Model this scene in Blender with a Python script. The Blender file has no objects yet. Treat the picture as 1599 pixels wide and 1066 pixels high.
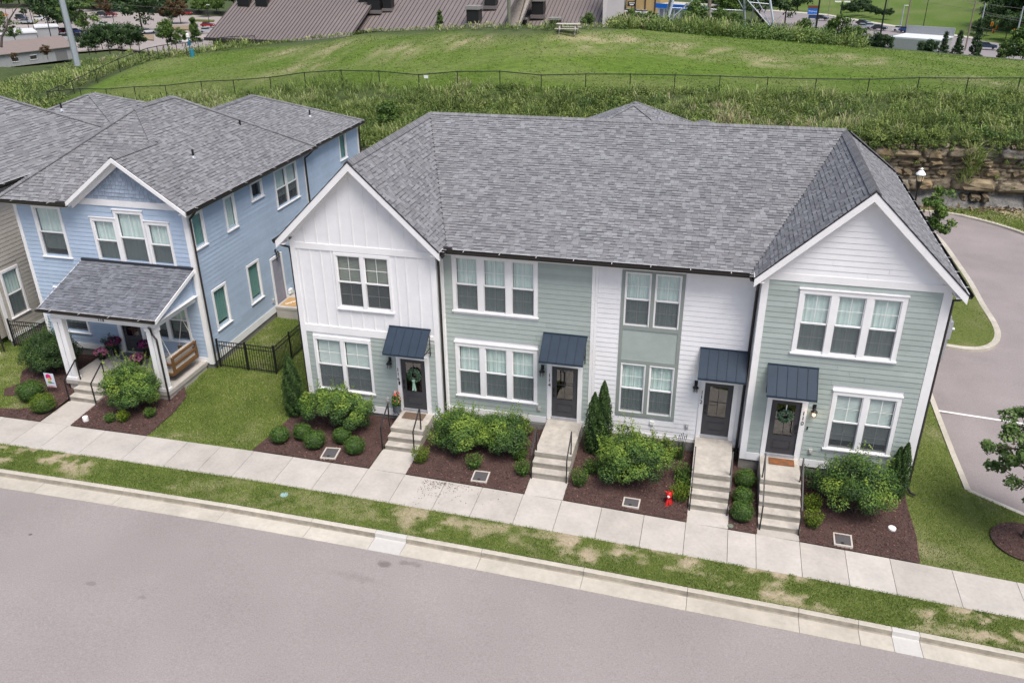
import bpy, math, random
import numpy as np
random.seed(7); RNG = np.random.default_rng(11)
S = bpy.context.scene
COL = S.collection
# ------------------------------------------------------------------ camera, sky, sun, exposure
CAM = (14.1138, -25.3062, 15.6666); YAW, PITCH, ROLL, FPX = 14.2476, 26.2036, -0.5777, 1306.52
def _axes():
    y, pi, r = map(math.radians, (YAW, PITCH, ROLL))
    fw = np.array([-math.sin(y)*math.cos(pi), math.cos(y)*math.cos(pi), -math.sin(pi)])
    rt = np.array([math.cos(y), math.sin(y), 0.]); up = np.cross(rt, fw)
    return math.cos(r)*rt+math.sin(r)*up, -math.sin(r)*rt+math.cos(r)*up, fw
RT, UP, FW = _axes(); CP = np.array(CAM)
from mathutils import Matrix, Vector
cd = bpy.data.cameras.new('camera'); cam = bpy.data.objects.new('camera', cd); COL.objects.link(cam)
cd.sensor_width = 36; cd.lens = FPX/1599*36; cd.clip_start = .5; cd.clip_end = 2500
cam.matrix_world = Matrix(((RT[0], UP[0], -FW[0], CAM[0]), (RT[1], UP[1], -FW[1], CAM[1]), (RT[2], UP[2], -FW[2], CAM[2]), (0, 0, 0, 1)))
S.camera = cam
W = bpy.data.worlds.new('World'); S.world = W; W.use_nodes = True
nt = W.node_tree; nt.nodes.clear()
sky = nt.nodes.new('ShaderNodeTexSky'); sky.sky_type = 'NISHITA'; sky.sun_disc = False
SUN_EL, SUN_AZ = 62, 138      # azimuth clockwise from +Y
sky.sun_elevation = math.radians(SUN_EL); sky.sun_rotation = math.radians(SUN_AZ)
sky.air_density = 1.0; sky.dust_density = 4.0; sky.ozone_density = .6
hsv = nt.nodes.new('ShaderNodeHueSaturation'); hsv.inputs['Saturation'].default_value = 1.2
bg = nt.nodes.new('ShaderNodeBackground'); bg.inputs['Strength'].default_value = .088
out = nt.nodes.new('ShaderNodeOutputWorld')
nt.links.new(sky.outputs[0], hsv.inputs['Color']); nt.links.new(hsv.outputs[0], bg.inputs[0]); nt.links.new(bg.outputs[0], out.inputs[0])
sd = bpy.data.lights.new('sun', 'SUN'); sd.energy = 2.0; sd.angle = math.radians(30); sd.color = (1, .965, .93)
sun = bpy.data.objects.new('sun', sd); COL.objects.link(sun); sun.location = (0, -20, 60)
_e, _a = math.radians(SUN_EL), math.radians(SUN_AZ)
sun.rotation_euler = Vector((-math.sin(_a)*math.cos(_e), -math.cos(_a)*math.cos(_e), -math.sin(_e))).to_track_quat('-Z', 'Y').to_euler()
S.view_settings.view_transform = 'Standard'; S.view_settings.look = 'None'; S.view_settings.gamma = 1
S.view_settings.use_curve_mapping = False; S.view_settings.exposure = 0.84
S.render.engine = 'CYCLES'
try:
    S.cycles.max_bounces = 6; S.cycles.transparent_max_bounces = 12; S.cycles.use_denoising = True
except Exception: pass

# ------------------------------------------------------------------ measuring helpers (photograph pixel -> place on a real surface)
def ray(x, y): return FW + RT*(x-799.5)/FPX - UP*(y-533)/FPX
def at_depth(x, y, t): return CP + t*ray(x, y)
def at_z(x, y, z): d = ray(x, y); return CP + (z-CP[2])/d[2]*d
def at_Y(x, y, Y): d = ray(x, y); return CP + (Y-CP[1])/d[1]*d
ZX = [-60, -11, -5, 0, 4, 8.6, 10.5, 14.2, 17.6, 20.5, 23.8, 30, 60]
ZZ = [-1.2, -.62, -.56, -.55, -.61, -.73, -.78, -.93, -1.05, -1.19, -1.37, -1.65, -2.6]
def zw(x): return np.interp(x, ZX, ZZ)
WX = [-60, -13, -5, -2, 0, 5, 9, 13, 16, 21, 23, 40]
WZ = [-.5, -.45, -.38, -.45, -.5, -.6, -.62, -.71, -.78, -.87, -1.1, -1.15]
def gz(x, y):
    """ground height of the building plots (front beds, lawns, back lane)"""
    x = np.asarray(x, float); y = np.asarray(y, float)
    a = zw(x); b = np.interp(x, WX, WZ)
    t = np.clip((y+3.75)/3.2, 0, 1); z = a*(1-t)+b*t
    r = np.clip(y/30, 0, 1); zr = np.interp(x, [-40, 0, 20, 24, 60], [-.35, -.45, -.6, -.75, -.8])
    return z*(1-r)+zr*r
def zlot(x, y):
    y = np.asarray(y, float)
    return np.interp(y, [-10, 4, 14, 30, 60], [-1.38, -1.3, -1.0, -.66, -.6])+0*np.asarray(x, float)
def on_plot(x, y, f=None):
    f = f or gz; z = -.7
    for _ in range(25):
        P = at_z(x, y, z); z = float(f(P[0], P[1]))
    return at_z(x, y, z)
# ------------------------------------------------------------------ noise
def _hash(i, j, s): 
    v = np.sin(i*127.1+j*311.7+s*74.7)*43758.5453
    return v-np.floor(v)
def vnoise(x, y, s=0):
    i = np.floor(x); j = np.floor(y); fx = x-i; fy = y-j; fx = fx*fx*(3-2*fx); fy = fy*fy*(3-2*fy)
    return (_hash(i, j, s)*(1-fx)+_hash(i+1, j, s)*fx)*(1-fy)+(_hash(i, j+1, s)*(1-fx)+_hash(i+1, j+1, s)*fx)*fy
def fbm(x, y, s=0, o=4):
    a = 0; w = .5; 
    for k in range(o):
        a = a+w*vnoise(x*2**k+k*17.3, y*2**k-k*9.1, s+k); w *= .5
    return a/.94
# ------------------------------------------------------------------ materials
MATS = {}
def pm(name, col, rough=.8, var=.12, scale=6., col2=None, bump=0., bscale=60., metal=0., spec=.35, tone=None, tone_amt=.5, stretch=(1,1,1), var2=0., scale2=.6, coat=0):
    """procedural surface; tone = name of a face attribute that shifts each piece's own colour"""
    if name in MATS: return MATS[name]
    m = bpy.data.materials.new(name); m.use_nodes = True; N = m.node_tree; n = N.nodes; b = n['Principled BSDF']
    L = N.links.new
    co = n.new('ShaderNodeNewGeometry'); mp = n.new('ShaderNodeMapping'); mp.inputs['Scale'].default_value = stretch
    L(co.outputs['Position'], mp.inputs['Vector'])
    nz = n.new('ShaderNodeTexNoise'); nz.inputs['Scale'].default_value = scale; nz.inputs['Detail'].default_value = 8; nz.inputs['Roughness'].default_value = .65
    L(mp.outputs[0], nz.inputs['Vector'])
    cr = n.new('ShaderNodeValToRGB'); e = cr.color_ramp.elements
    c2 = col2 if col2 else tuple(min(1, c*(1+var)) for c in col); c1 = col if col2 else tuple(c*(1-var) for c in col)
    e[0].position = .32; e[0].color = (*c1, 1); e[1].position = .68; e[1].color = (*c2, 1)
    L(nz.outputs['Fac'], cr.inputs[0]); last = cr.outputs[0]
    if var2:
        nb = n.new('ShaderNodeTexNoise'); nb.inputs['Scale'].default_value = scale2; nb.inputs['Detail'].default_value = 5
        L(mp.outputs[0], nb.inputs['Vector'])
        mr = n.new('ShaderNodeMapRange'); mr.inputs[1].default_value = .3; mr.inputs[2].default_value = .7; mr.inputs[3].default_value = 1-var2; mr.inputs[4].default_value = 1+var2
        L(nb.outputs['Fac'], mr.inputs[0])
        mx = n.new('ShaderNodeVectorMath'); mx.operation = 'SCALE'; L(last, mx.inputs[0]); L(mr.outputs[0], mx.inputs['Scale']); last = mx.outputs[0]
    if tone is not None:
        at = n.new('ShaderNodeAttribute'); at.attribute_name = 'tone'
        tr = n.new('ShaderNodeValToRGB'); te = tr.color_ramp.elements; tr.color_ramp.interpolation = 'LINEAR'
        while len(te) < len(tone): te.new(.5)
        for k, c in enumerate(tone): te[k].position = k/(len(tone)-1); te[k].color = (*c, 1)
        L(at.outputs['Fac'], tr.inputs[0])
        mx = n.new('ShaderNodeMix'); mx.data_type = 'RGBA'; mx.blend_type = 'MULTIPLY'; mx.inputs[0].default_value = 1
        L(last, mx.inputs[6]); L(tr.outputs[0], mx.inputs[7]); last = mx.outputs[2]
    L(last, b.inputs['Base Color'])
    b.inputs['Roughness'].default_value = rough; b.inputs['Metallic'].default_value = metal
    b.inputs['Specular IOR Level'].default_value = spec; b.inputs['Coat Weight'].default_value = coat
    if bump:
        nb = n.new('ShaderNodeTexNoise'); nb.inputs['Scale'].default_value = bscale; nb.inputs['Detail'].default_value = 6
        L(mp.outputs[0], nb.inputs['Vector'])
        bp = n.new('ShaderNodeBump'); bp.inputs['Strength'].default_value = bump; bp.inputs['Distance'].default_value = .02
        L(nb.outputs['Fac'], bp.inputs['Height']); L(bp.outputs[0], b.inputs['Normal'])
    MATS[name] = m; return m
G3 = [(v, v, v) for v in (.62, .85, 1.0, 1.22, 1.45)]
WHITE = pm('white_paint', (.79, .79, .795), .55, .03, 3, var2=.045, scale2=1.1)
WHITE2 = pm('white_siding_paint', (.765, .77, .785), .6, .03, 3, var2=.05, scale2=.8)
SAGE = pm('sage_paint', (.352, .408, .385), .6, .05, 4, var2=.06, tone=[(.94,)*3, (1.05,)*3])
SAGE2 = pm('sage_trim_paint', (.25, .285, .265), .6, .04, 4)
BLUE = pm('blue_paint', (.39, .485, .61), .6, .05, 4, var2=.06, tone=[(.94,)*3, (1.05,)*3])
BEIGE = pm('beige_paint', (.46, .43, .385), .6, .05, 4, tone=[(.93,)*3, (1.05,)*3])
NAVY = pm('navy_metal', (.027, .042, .064), .55, .10, 2, metal=.0, spec=.16)
BLACK = pm('black_metal', (.018, .018, .019), .45, .2, 8, metal=.2, spec=.5)
GUTTER = pm('bronze_gutter', (.028, .024, .022), .4, .15, 5, metal=.2, spec=.5)
DOORM = pm('charcoal_door_paint', (.052, .053, .060), .5, .08, 5)
CONC = pm('concrete', (.43, .405, .375), .9, .07, 9, bump=.25, bscale=90, var2=.09, scale2=1.3, tone=[(.90, .89, .87), (1.06, 1.06, 1.05)])
CONCN = pm('new_concrete', (.475, .465, .44), .9, .05, 9, bump=.2, bscale=90)
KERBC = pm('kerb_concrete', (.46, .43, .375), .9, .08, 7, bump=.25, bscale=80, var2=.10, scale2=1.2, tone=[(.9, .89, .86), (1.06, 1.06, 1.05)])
KERBF = pm('dark_kerb_face', (.27, .245, .20), .9, .2, 5, bump=.25, bscale=80, var2=.18, scale2=1.5)  # darker concrete colour, used only on the front faces of the kerb stones
RISERF = pm('dark_riser_face', (.30, .28, .24), .9, .15, 6, bump=.2, bscale=80, var2=.15, scale2=2)  # darker concrete colour for the front faces of steps and landings
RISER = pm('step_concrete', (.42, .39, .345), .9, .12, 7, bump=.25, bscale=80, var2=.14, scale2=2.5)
FOUND = pm('foundation_block', (.20, .195, .18), .95, .15, 12, bump=.4, bscale=40)
ASPH = pm('asphalt', (.270, .243, .235), .95, .17, 24, bump=.5, bscale=60, var2=.07, scale2=.30)
ASPH2 = pm('lane_asphalt', (.255, .225, .222), .95, .15, 22, bump=.35, bscale=140, var2=.10, scale2=.5)
MULCH = pm('mulch_ground', (.052, .029, .025), .95, .35, 40, col2=(.112, .070, .062), bump=.9, bscale=60, var2=.15, scale2=2)
CHIP = pm('mulch_chip', (.100, .058, .050), .9, .2, 30, tone=[(.45, .42, .42), (.8, .75, .75), (1.1, 1., 1.), (1.5, 1.35, 1.3), (3.6, 3.4, 3.1)])
SOIL = pm('dry_soil', (.25, .195, .125), .95, .25, 14, bump=.5, bscale=50)
ROOFU = pm('shingle_underlay', (.085, .088, .098), .95, .2, 30)
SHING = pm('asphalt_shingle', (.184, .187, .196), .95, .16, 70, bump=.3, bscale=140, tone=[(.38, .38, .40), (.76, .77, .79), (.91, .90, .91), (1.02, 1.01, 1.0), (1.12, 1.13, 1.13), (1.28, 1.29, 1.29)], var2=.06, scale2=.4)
SHING2 = pm('dark_asphalt_shingle', (.135, .144, .165), .95, .16, 70, bump=.3, bscale=140, tone=[(.38, .38, .40), (.76, .77, .79), (.91, .90, .91), (1.02, 1.01, 1.0), (1.12, 1.13, 1.13), (1.28, 1.29, 1.29)], var2=.06, scale2=.5)
STEELM = pm('galvanised_steel', (.45, .47, .49), .45, .08, 6, metal=.5)
WOOD = pm('oiled_wood', (.16, .082, .032), .55, .25, 5, stretch=(1, 8, 8), bump=.2)
GWOOD = pm('weathered_wood', (.46, .42, .38), .85, .15, 12, stretch=(1, 6, 6))
CUSH = pm('cream_cushion', (.68, .63, .56), .95, .06, 8)
RUBBER = pm('rubber', (.02, .02, .02), .8)
PLASTW = pm('white_plastic', (.78, .78, .76), .4, .03)
def leafmat(name, tones, rough=.55, trans=.25):
    if name in MATS: return MATS[name]
    m = bpy.data.materials.new(name); m.use_nodes = True; N = m.node_tree; n = N.nodes; b = n['Principled BSDF']; L = N.links.new
    at = n.new('ShaderNodeAttribute'); at.attribute_name = 'tone'
    tr = n.new('ShaderNodeValToRGB'); te = tr.color_ramp.elements
    while len(te) < len(tones): te.new(.5)
    for k, c in enumerate(tones): te[k].position = k/(len(tones)-1); te[k].color = (*c, 1)
    L(at.outputs['Fac'], tr.inputs[0]); L(tr.outputs[0], b.inputs['Base Color']); b.inputs['Roughness'].default_value = rough
    b.inputs['Specular IOR Level'].default_value = .35
    t = n.new('ShaderNodeBsdfTranslucent'); L(tr.outputs[0], t.inputs[0]); mx = n.new('ShaderNodeMixShader'); mx.inputs[0].default_value = trans
    L(b.outputs[0], mx.inputs[1]); L(t.outputs[0], mx.inputs[2]); L(mx.outputs[0], n['Material Output'].inputs[0])
    MATS[name] = m; return m
def sc(c, k): return tuple(v*k for v in c)
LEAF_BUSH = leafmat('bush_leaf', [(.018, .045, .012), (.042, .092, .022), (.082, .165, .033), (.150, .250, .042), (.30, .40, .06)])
LEAF_DARK = leafmat('dark_bush_leaf', [(.018, .042, .014), (.035, .075, .022), (.055, .11, .028), (.09, .16, .035)])
LEAF_BOX = leafmat('boxwood_leaf', [(.022, .050, .012), (.050, .105, .020), (.090, .170, .030), (.15, .24, .04)])
LEAF_YEL = leafmat('golden_green_leaf', [(.035, .065, .008), (.075, .13, .012), (.14, .21, .018), (.24, .30, .025)])
LEAF_ARB = leafmat('arborvitae_leaf', [(.014, .034, .010), (.034, .072, .018), (.062, .125, .026), (.10, .18, .04)])
LEAF_TREE = leafmat('tree_leaf', [(.020, .042, .016), (.036, .075, .024), (.058, .115, .032), (.095, .165, .042)])
LEAF_TREE2 = leafmat('light_tree_leaf', [(.045, .085, .02), (.080, .145, .03), (.125, .205, .04), (.19, .27, .055)])
LEAF_WILD = leafmat('wild_leaf', [(.030, .055, .018), (.065, .105, .028), (.115, .175, .040), (.18, .25, .055), (.30, .36, .10), (.34, .29, .17)], .65, .3)
LEAF_RUST = leafmat('rusty_tree_leaf', [(.06, .035, .018), (.11, .06, .03), (.12, .10, .035), (.17, .12, .05)])
LEAF_OAK = leafmat('oak_leaf', [(.038, .072, .024), (.072, .130, .036), (.115, .190, .050), (.18, .26, .07)])
GRASS = leafmat('grass_blade', [(.052, .100, .020), (.118, .195, .038), (.210, .300, .058), (.315, .39, .09), (.54, .49, .30)], .7, .3)
HGRASS = leafmat('hill_grass_blade', [(.045, .082, .013), (.075, .125, .018), (.110, .175, .025), (.160, .225, .038), (.28, .28, .13)], .7, .2)
WEED = leafmat('weed_leaf', [(.045, .065, .022), (.085, .125, .035), (.14, .20, .05), (.22, .30, .07), (.38, .44, .18), (.42, .34, .24)], .7, .3)
BARK = pm('bark', (.085, .065, .05), .9, .3, 12, bump=.6, bscale=20)

def attrmat(name, c0a, c0b, c1a, c1b, scale=8, attr='bare', bump=.5, bscale=30, stretch=(1, 1, 1), c2=None, attr2=None):
    """ground that changes from c0 to c1 where the attribute says the cover is worn"""
    m = bpy.data.materials.new(name); m.use_nodes = True; N = m.node_tree; n = N.nodes; b = n['Principled BSDF']; L = N.links.new
    g = n.new('ShaderNodeNewGeometry'); mp = n.new('ShaderNodeMapping'); mp.inputs['Scale'].default_value = stretch; L(g.outputs['Position'], mp.inputs[0])
    def ramp(a, b_, sc_):
        nz = n.new('ShaderNodeTexNoise'); nz.inputs['Scale'].default_value = sc_; nz.inputs['Detail'].default_value = 9; nz.inputs['Roughness'].default_value = .7
        L(mp.outputs[0], nz.inputs['Vector']); cr = n.new('ShaderNodeValToRGB'); e = cr.color_ramp.elements
        e[0].position = .33; e[0].color = (*a, 1); e[1].position = .67; e[1].color = (*b_, 1); L(nz.outputs['Fac'], cr.inputs[0]); return cr.outputs[0]
    A = ramp(c0a, c0b, scale); B = ramp(c1a, c1b, scale*1.3)
    at = n.new('ShaderNodeAttribute'); at.attribute_name = attr
    mx = n.new('ShaderNodeMix'); mx.data_type = 'RGBA'; L(at.outputs['Fac'], mx.inputs[0]); L(A, mx.inputs[6]); L(B, mx.inputs[7]); last = mx.outputs[2]
    if c2:
        C_ = ramp(c2[0], c2[1], scale*.8); a2 = n.new('ShaderNodeAttribute'); a2.attribute_name = attr2
        m2 = n.new('ShaderNodeMix'); m2.data_type = 'RGBA'; L(a2.outputs['Fac'], m2.inputs[0]); L(last, m2.inputs[6]); L(C_, m2.inputs[7]); last = m2.outputs[2]
    L(last, b.inputs['Base Color']); b.inputs['Roughness'].default_value = .95; b.inputs['Specular IOR Level'].default_value = .2
    nb = n.new('ShaderNodeTexNoise'); nb.inputs['Scale'].default_value = bscale; nb.inputs['Detail'].default_value = 7; L(mp.outputs[0], nb.inputs['Vector'])
    bp = n.new('ShaderNodeBump'); bp.inputs['Strength'].default_value = bump; bp.inputs['Distance'].default_value = .05
    L(nb.outputs['Fac'], bp.inputs['Height']); L(bp.outputs[0], b.inputs['Normal'])
    return m
def glassmat(name, tint, refl=.12):
    m = bpy.data.materials.new(name); m.use_nodes = True; N = m.node_tree; n = N.nodes; n.remove(n['Principled BSDF']); L = N.links.new
    t = n.new('ShaderNodeBsdfTransparent'); t.inputs[0].default_value = (*tint, 1); g = n.new('ShaderNodeBsdfGlossy'); g.inputs['Roughness'].default_value = .02
    lw = n.new('ShaderNodeLayerWeight'); lw.inputs[0].default_value = .5; f = n.new('ShaderNodeMath'); f.operation = 'POWER'; f.inputs[1].default_value = 3.5; L(lw.outputs['Facing'], f.inputs[0]); ad = n.new('ShaderNodeMath'); ad.operation = 'MULTIPLY_ADD'; ad.inputs[1].default_value = .75; ad.inputs[2].default_value = refl; L(f.outputs[0], ad.inputs[0])
    nz = n.new('ShaderNodeTexNoise'); nz.inputs['Scale'].default_value = .9; ge = n.new('ShaderNodeNewGeometry'); L(ge.outputs['Position'], nz.inputs['Vector'])
    bp = n.new('ShaderNodeBump'); bp.inputs['Strength'].default_value = .25; bp.inputs['Distance'].default_value = .05; L(nz.outputs['Fac'], bp.inputs['Height']); L(bp.outputs[0], g.inputs['Normal'])
    mx = n.new('ShaderNodeMixShader'); L(ad.outputs[0], mx.inputs[0]); L(t.outputs[0], mx.inputs[1]); L(g.outputs[0], mx.inputs[2]); L(mx.outputs[0], n['Material Output'].inputs[0])
    return m
GLASS = glassmat('window_glass', (.93, .985, .965), .09)
GLASSD = glassmat('dark_door_glass', (.45, .42, .38), .16)
def screenmat():
    m = bpy.data.materials.new('insect_screen'); m.use_nodes = True; N = m.node_tree; n = N.nodes; L = N.links.new; b = n['Principled BSDF']
    b.inputs['Base Color'].default_value = (.075, .085, .095, 1); b.inputs['Roughness'].default_value = .8
    t = n.new('ShaderNodeBsdfTransparent'); mx = n.new('ShaderNodeMixShader'); mx.inputs[0].default_value = .38
    L(t.outputs[0], mx.inputs[1]); L(b.outputs[0], mx.inputs[2]); L(mx.outputs[0], n['Material Output'].inputs[0]); return m
SCREEN = screenmat()
BLIND = pm('window_blind', (.62, .70, .69), .7, .06, 3)
BLINDG = pm('green_blind', (.19, .35, .33), .7, .06, 3)
BLINDW = pm('slatted_blind', (.62, .66, .65), .6, .05, 3)
BLINDDK = pm('dark_slatted_blind', (.20, .225, .20), .6, .15, 2, col2=(.34, .33, .29))
ROOMD = pm('dark_room', (.03, .03, .033), .9)
def emis(name, col, s):
    m = bpy.data.materials.new(name); m.use_nodes = True; b = m.node_tree.nodes['Principled BSDF']
    b.inputs['Base Color'].default_value = (*col, 1); b.inputs['Emission Color'].default_value = (*col, 1); b.inputs['Emission Strength'].default_value = s; return m
LAMPON = emis('lit_bulb', (1, .74, .42), 1.3)

def stains(m, spots):
    N = m.node_tree; n = N.nodes; L = N.links.new; b = n['Principled BSDF']; src = b.inputs['Base Color'].links[0].from_socket; ge = n.new('ShaderNodeNewGeometry'); nz = n.new('ShaderNodeTexNoise'); nz.inputs['Scale'].default_value = 3.2; nz.inputs['Detail'].default_value = 6; L(ge.outputs['Position'], nz.inputs['Vector'])
    for (x, y, z, rx, ry, amt, th) in spots:
        mp = n.new('ShaderNodeMapping'); mp.vector_type = 'POINT'; mp.inputs['Location'].default_value = (-x/rx, -y/ry, 0); mp.inputs['Scale'].default_value = (1/rx, 1/ry, 0); L(ge.outputs['Position'], mp.inputs[0])
        ln = n.new('ShaderNodeVectorMath'); ln.operation = 'LENGTH'; L(mp.outputs[0], ln.inputs[0]); a = n.new('ShaderNodeMath'); a.operation = 'SUBTRACT'; a.inputs[0].default_value = 1; L(ln.outputs['Value'], a.inputs[1])
        c = n.new('ShaderNodeMath'); c.operation = 'MULTIPLY_ADD'; c.inputs[1].default_value = .6; L(a.outputs[0], c.inputs[0]); d = n.new('ShaderNodeMath'); d.operation = 'SUBTRACT'; L(nz.outputs['Fac'], d.inputs[0]); d.inputs[1].default_value = th; L(d.outputs[0], c.inputs[2]); e = n.new('ShaderNodeMath'); e.operation = 'MULTIPLY'; e.inputs[1].default_value = 3.5; e.use_clamp = True; L(c.outputs[0], e.inputs[0])
        f = n.new('ShaderNodeMath'); f.operation = 'MULTIPLY'; f.inputs[1].default_value = amt; L(e.outputs[0], f.inputs[0]); mx = n.new('ShaderNodeMix'); mx.data_type = 'RGBA'; L(f.outputs[0], mx.inputs[0]); L(src, mx.inputs[6]); mx.inputs[7].default_value = (.07, .058, .056, 1); src = mx.outputs[2]
    L(src, b.inputs['Base Color'])
# ------------------------------------------------------------------ mesh helpers
ORG = {}
def tag(o, label=None, cat=None, group=None, kind=None):
    if label: o['label'] = label
    if cat: o['category'] = cat
    if group: o['group'] = group
    if kind: o['kind'] = kind
    return o
def empty(name, loc, label=None, cat=None, group=None, kind=None):
    o = bpy.data.objects.new(name, None); COL.objects.link(o); o.location = tuple(map(float, loc)); o.empty_display_size = .2
    ORG[o.name] = np.array(loc, float); return tag(o, label, cat, group, kind)
def org(o): return ORG.get(o.name, np.zeros(3)) if o else np.zeros(3)
def link(name, me, parent=None, base=None):
    o = bpy.data.objects.new(name, me); COL.objects.link(o)
    if parent is not None:
        o.parent = parent; ORG[o.name] = org(parent)
    else:
        b = np.zeros(3) if base is None else np.array(base, float); o.location = tuple(b); ORG[o.name] = b
    return o
class MB:
    def __init__(s): s.v = []; s.f = []; s.m = []; s.t = []
    def add(s, vs, fs, mi=0, tone=.5):
        o = len(s.v); s.v += [tuple(map(float, p)) for p in vs]; s.f += [tuple(i+o for i in f) for f in fs]; s.m += [mi]*len(fs); s.t += (list(tone) if isinstance(tone, list) else [tone]*len(fs)); return s
    def box(s, x0, x1, y0, y1, z0, z1, mi=0, tone=.5):
        return s.add([(x0,y0,z0),(x1,y0,z0),(x1,y1,z0),(x0,y1,z0),(x0,y0,z1),(x1,y0,z1),(x1,y1,z1),(x0,y1,z1)], BOXF, mi, tone)
    def obox(s, c, ax, ay, az, mi=0, tone=.5):
        """box from centre and three half-axis vectors"""
        c, ax, ay, az = map(np.array, (c, ax, ay, az)); vs = [c+i*ax+j*ay+k*az for k in (-1, 1) for (i, j) in ((-1,-1),(1,-1),(1,1),(-1,1))]
        return s.add(vs, BOXF, mi, tone)
    def prism(s, pts, d, mi=0, tone=.5):
        """polygon swept by vector d"""
        n = len(pts); pts = [np.array(p, float) for p in pts]; d = np.array(d, float)
        return s.add(pts+[p+d for p in pts], [tuple(range(n))[::-1], tuple(range(n, 2*n))]+[(i, (i+1) % n, n+(i+1) % n, n+i) for i in range(n)], mi, tone)
    def tube(s, path, r, n=8, r2=None, mi=0, tone=.5, cap=True):
        P = [np.array(p, float) for p in path]; k = len(P); rs = np.linspace(r, r if r2 is None else r2, k); vs = []; ref = None
        for i, p in enumerate(P):
            d = P[min(i+1, k-1)]-P[max(i-1, 0)]; d = d/(np.linalg.norm(d)+1e-9)
            if ref is None: ref = np.array([1., 0, 0]) if abs(d[0]) < .8 else np.array([0, 1., 0])
            a = np.cross(d, ref); a /= np.linalg.norm(a)+1e-9; b = np.cross(d, a)
            for j in range(n): t = 2*math.pi*j/n; vs.append(p+rs[i]*(math.cos(t)*a+math.sin(t)*b))
        fs = [(i*n+j, i*n+(j+1) % n, (i+1)*n+(j+1) % n, (i+1)*n+j) for i in range(k-1) for j in range(n)]
        if cap: fs += [tuple(range(n))[::-1], tuple(range((k-1)*n, k*n))]
        return s.add(vs, fs, mi, tone)
    def lathe(s, c, prof, n=16, mi=0, tone=.5):
        c = np.array(c, float); vs = [c+np.array([r*math.cos(2*math.pi*j/n), r*math.sin(2*math.pi*j/n), z]) for (r, z) in prof for j in range(n)]; k = len(prof)
        fs = [(i*n+j, i*n+(j+1) % n, (i+1)*n+(j+1) % n, (i+1)*n+j) for i in range(k-1) for j in range(n)]+[tuple(range(n))[::-1], tuple(range((k-1)*n, k*n))]
        return s.add(vs, fs, mi, tone)
    def build(s, name, mats, parent=None, base=None, smooth=False, loc=None):
        me = bpy.data.meshes.new(name); b = org(parent) if parent is not None else (np.zeros(3) if base is None else np.array(base, float))
        V = np.array(s.v, float)-b; me.from_pydata(V.tolist(), [], s.f)
        for m in (mats if isinstance(mats, (list, tuple)) else [mats]): me.materials.append(m)
        if any(s.m): me.polygons.foreach_set('material_index', s.m)
        a = me.attributes.new('tone', 'FLOAT', 'FACE'); a.data.foreach_set('value', s.t)
        if smooth: me.polygons.foreach_set('use_smooth', [True]*len(s.f))
        me.update(); return link(name, me, parent, base)
BOXF = [(3,2,1,0),(4,5,6,7),(0,1,5,4),(1,2,6,5),(2,3,7,6),(3,0,4,7)]
def npmesh(name, V, F, mats, parent=None, base=None, tone=None, fattr=None, vattrs=None, smooth=False):
    """V (n,3), F (m,k) arrays -> object"""
    V = np.asarray(V, np.float32).reshape(-1, 3); F = np.asarray(F, np.int32); k = F.shape[1]
    b = org(parent) if parent is not None else (np.zeros(3) if base is None else np.array(base, float))
    me = bpy.data.meshes.new(name); me.vertices.add(len(V)); me.vertices.foreach_set('co', (V-b.astype(np.float32)).ravel())
    me.loops.add(F.size); me.loops.foreach_set('vertex_index', F.ravel()); me.polygons.add(len(F))
    me.polygons.foreach_set('loop_start', np.arange(0, F.size, k, dtype=np.int32)); me.polygons.foreach_set('loop_total', np.full(len(F), k, np.int32))
    for m in (mats if isinstance(mats, (list, tuple)) else [mats]): me.materials.append(m)
    if tone is not None:
        a = me.attributes.new('tone', 'FLOAT', 'FACE'); a.data.foreach_set('value', np.asarray(tone, np.float32))
    for kk, vv in (vattrs or {}).items():
        a = me.attributes.new(kk, 'FLOAT', 'POINT'); a.data.foreach_set('value', np.asarray(vv, np.float32))
    if smooth: me.polygons.foreach_set('use_smooth', np.ones(len(F), bool))
    me.update(calc_edges=True); return link(name, me, parent, base)
def copy_tree(src, loc, label=None, scale=None, rotz=None):
    kids = [c for c in bpy.data.objects if c.parent == src]
    r = src.copy(); COL.objects.link(r); r.location = tuple(map(float, loc)); ORG[r.name] = np.array(loc, float)
    if label: r['label'] = label
    if scale is not None: r.scale = (scale,)*3 if not isinstance(scale, (tuple, list)) else scale
    if rotz is not None: r.rotation_euler = (0, 0, rotz)
    def rec(k, p):
        c = k.copy(); COL.objects.link(c); c.parent = p
        for g in [q for q in KIDS.get(k.name, [])]: rec(g, c)
    for k in KIDS.get(src.name, []): rec(k, r)
    return r
KIDS = {}
def index_kids():
    KIDS.clear()
    for o in bpy.data.objects:
        if o.parent: KIDS.setdefault(o.parent.name, []).append(o)
class Pieces:
    """pieces of one kind on one thing: the largest 300 become parts, the rest one 'stuff' part"""
    def __init__(s, name, root, limit=300): s.name = name; s.root = root; s.items = []; s.limit = limit
    def add(s, vs, fs, mat, parent, tone=.5, size=None):
        vs = np.array(vs, float)
        if size is None:
            d = vs.mean(0)-CP; size = np.linalg.norm(vs.max(0)-vs.min(0))/(d@FW)
        s.items.append((size, vs, fs, mat, parent, tone))
    def flush(s):
        s.items.sort(key=lambda i: -i[0])
        for (_, vs, fs, mat, parent, tone) in s.items[:s.limit]:
            b = MB(); b.add(vs, fs, 0, tone); b.build(s.name, mat, parent)
        rest = s.items[s.limit:]
        if rest:
            b = MB(); ms = []
            for (_, vs, fs, mat, parent, tone) in rest:
                if mat not in ms: ms.append(mat)
                b.add(vs, fs, ms.index(mat), tone)
            o = b.build(s.name+'s_beyond', ms, s.root); o['kind'] = 'stuff'
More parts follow.
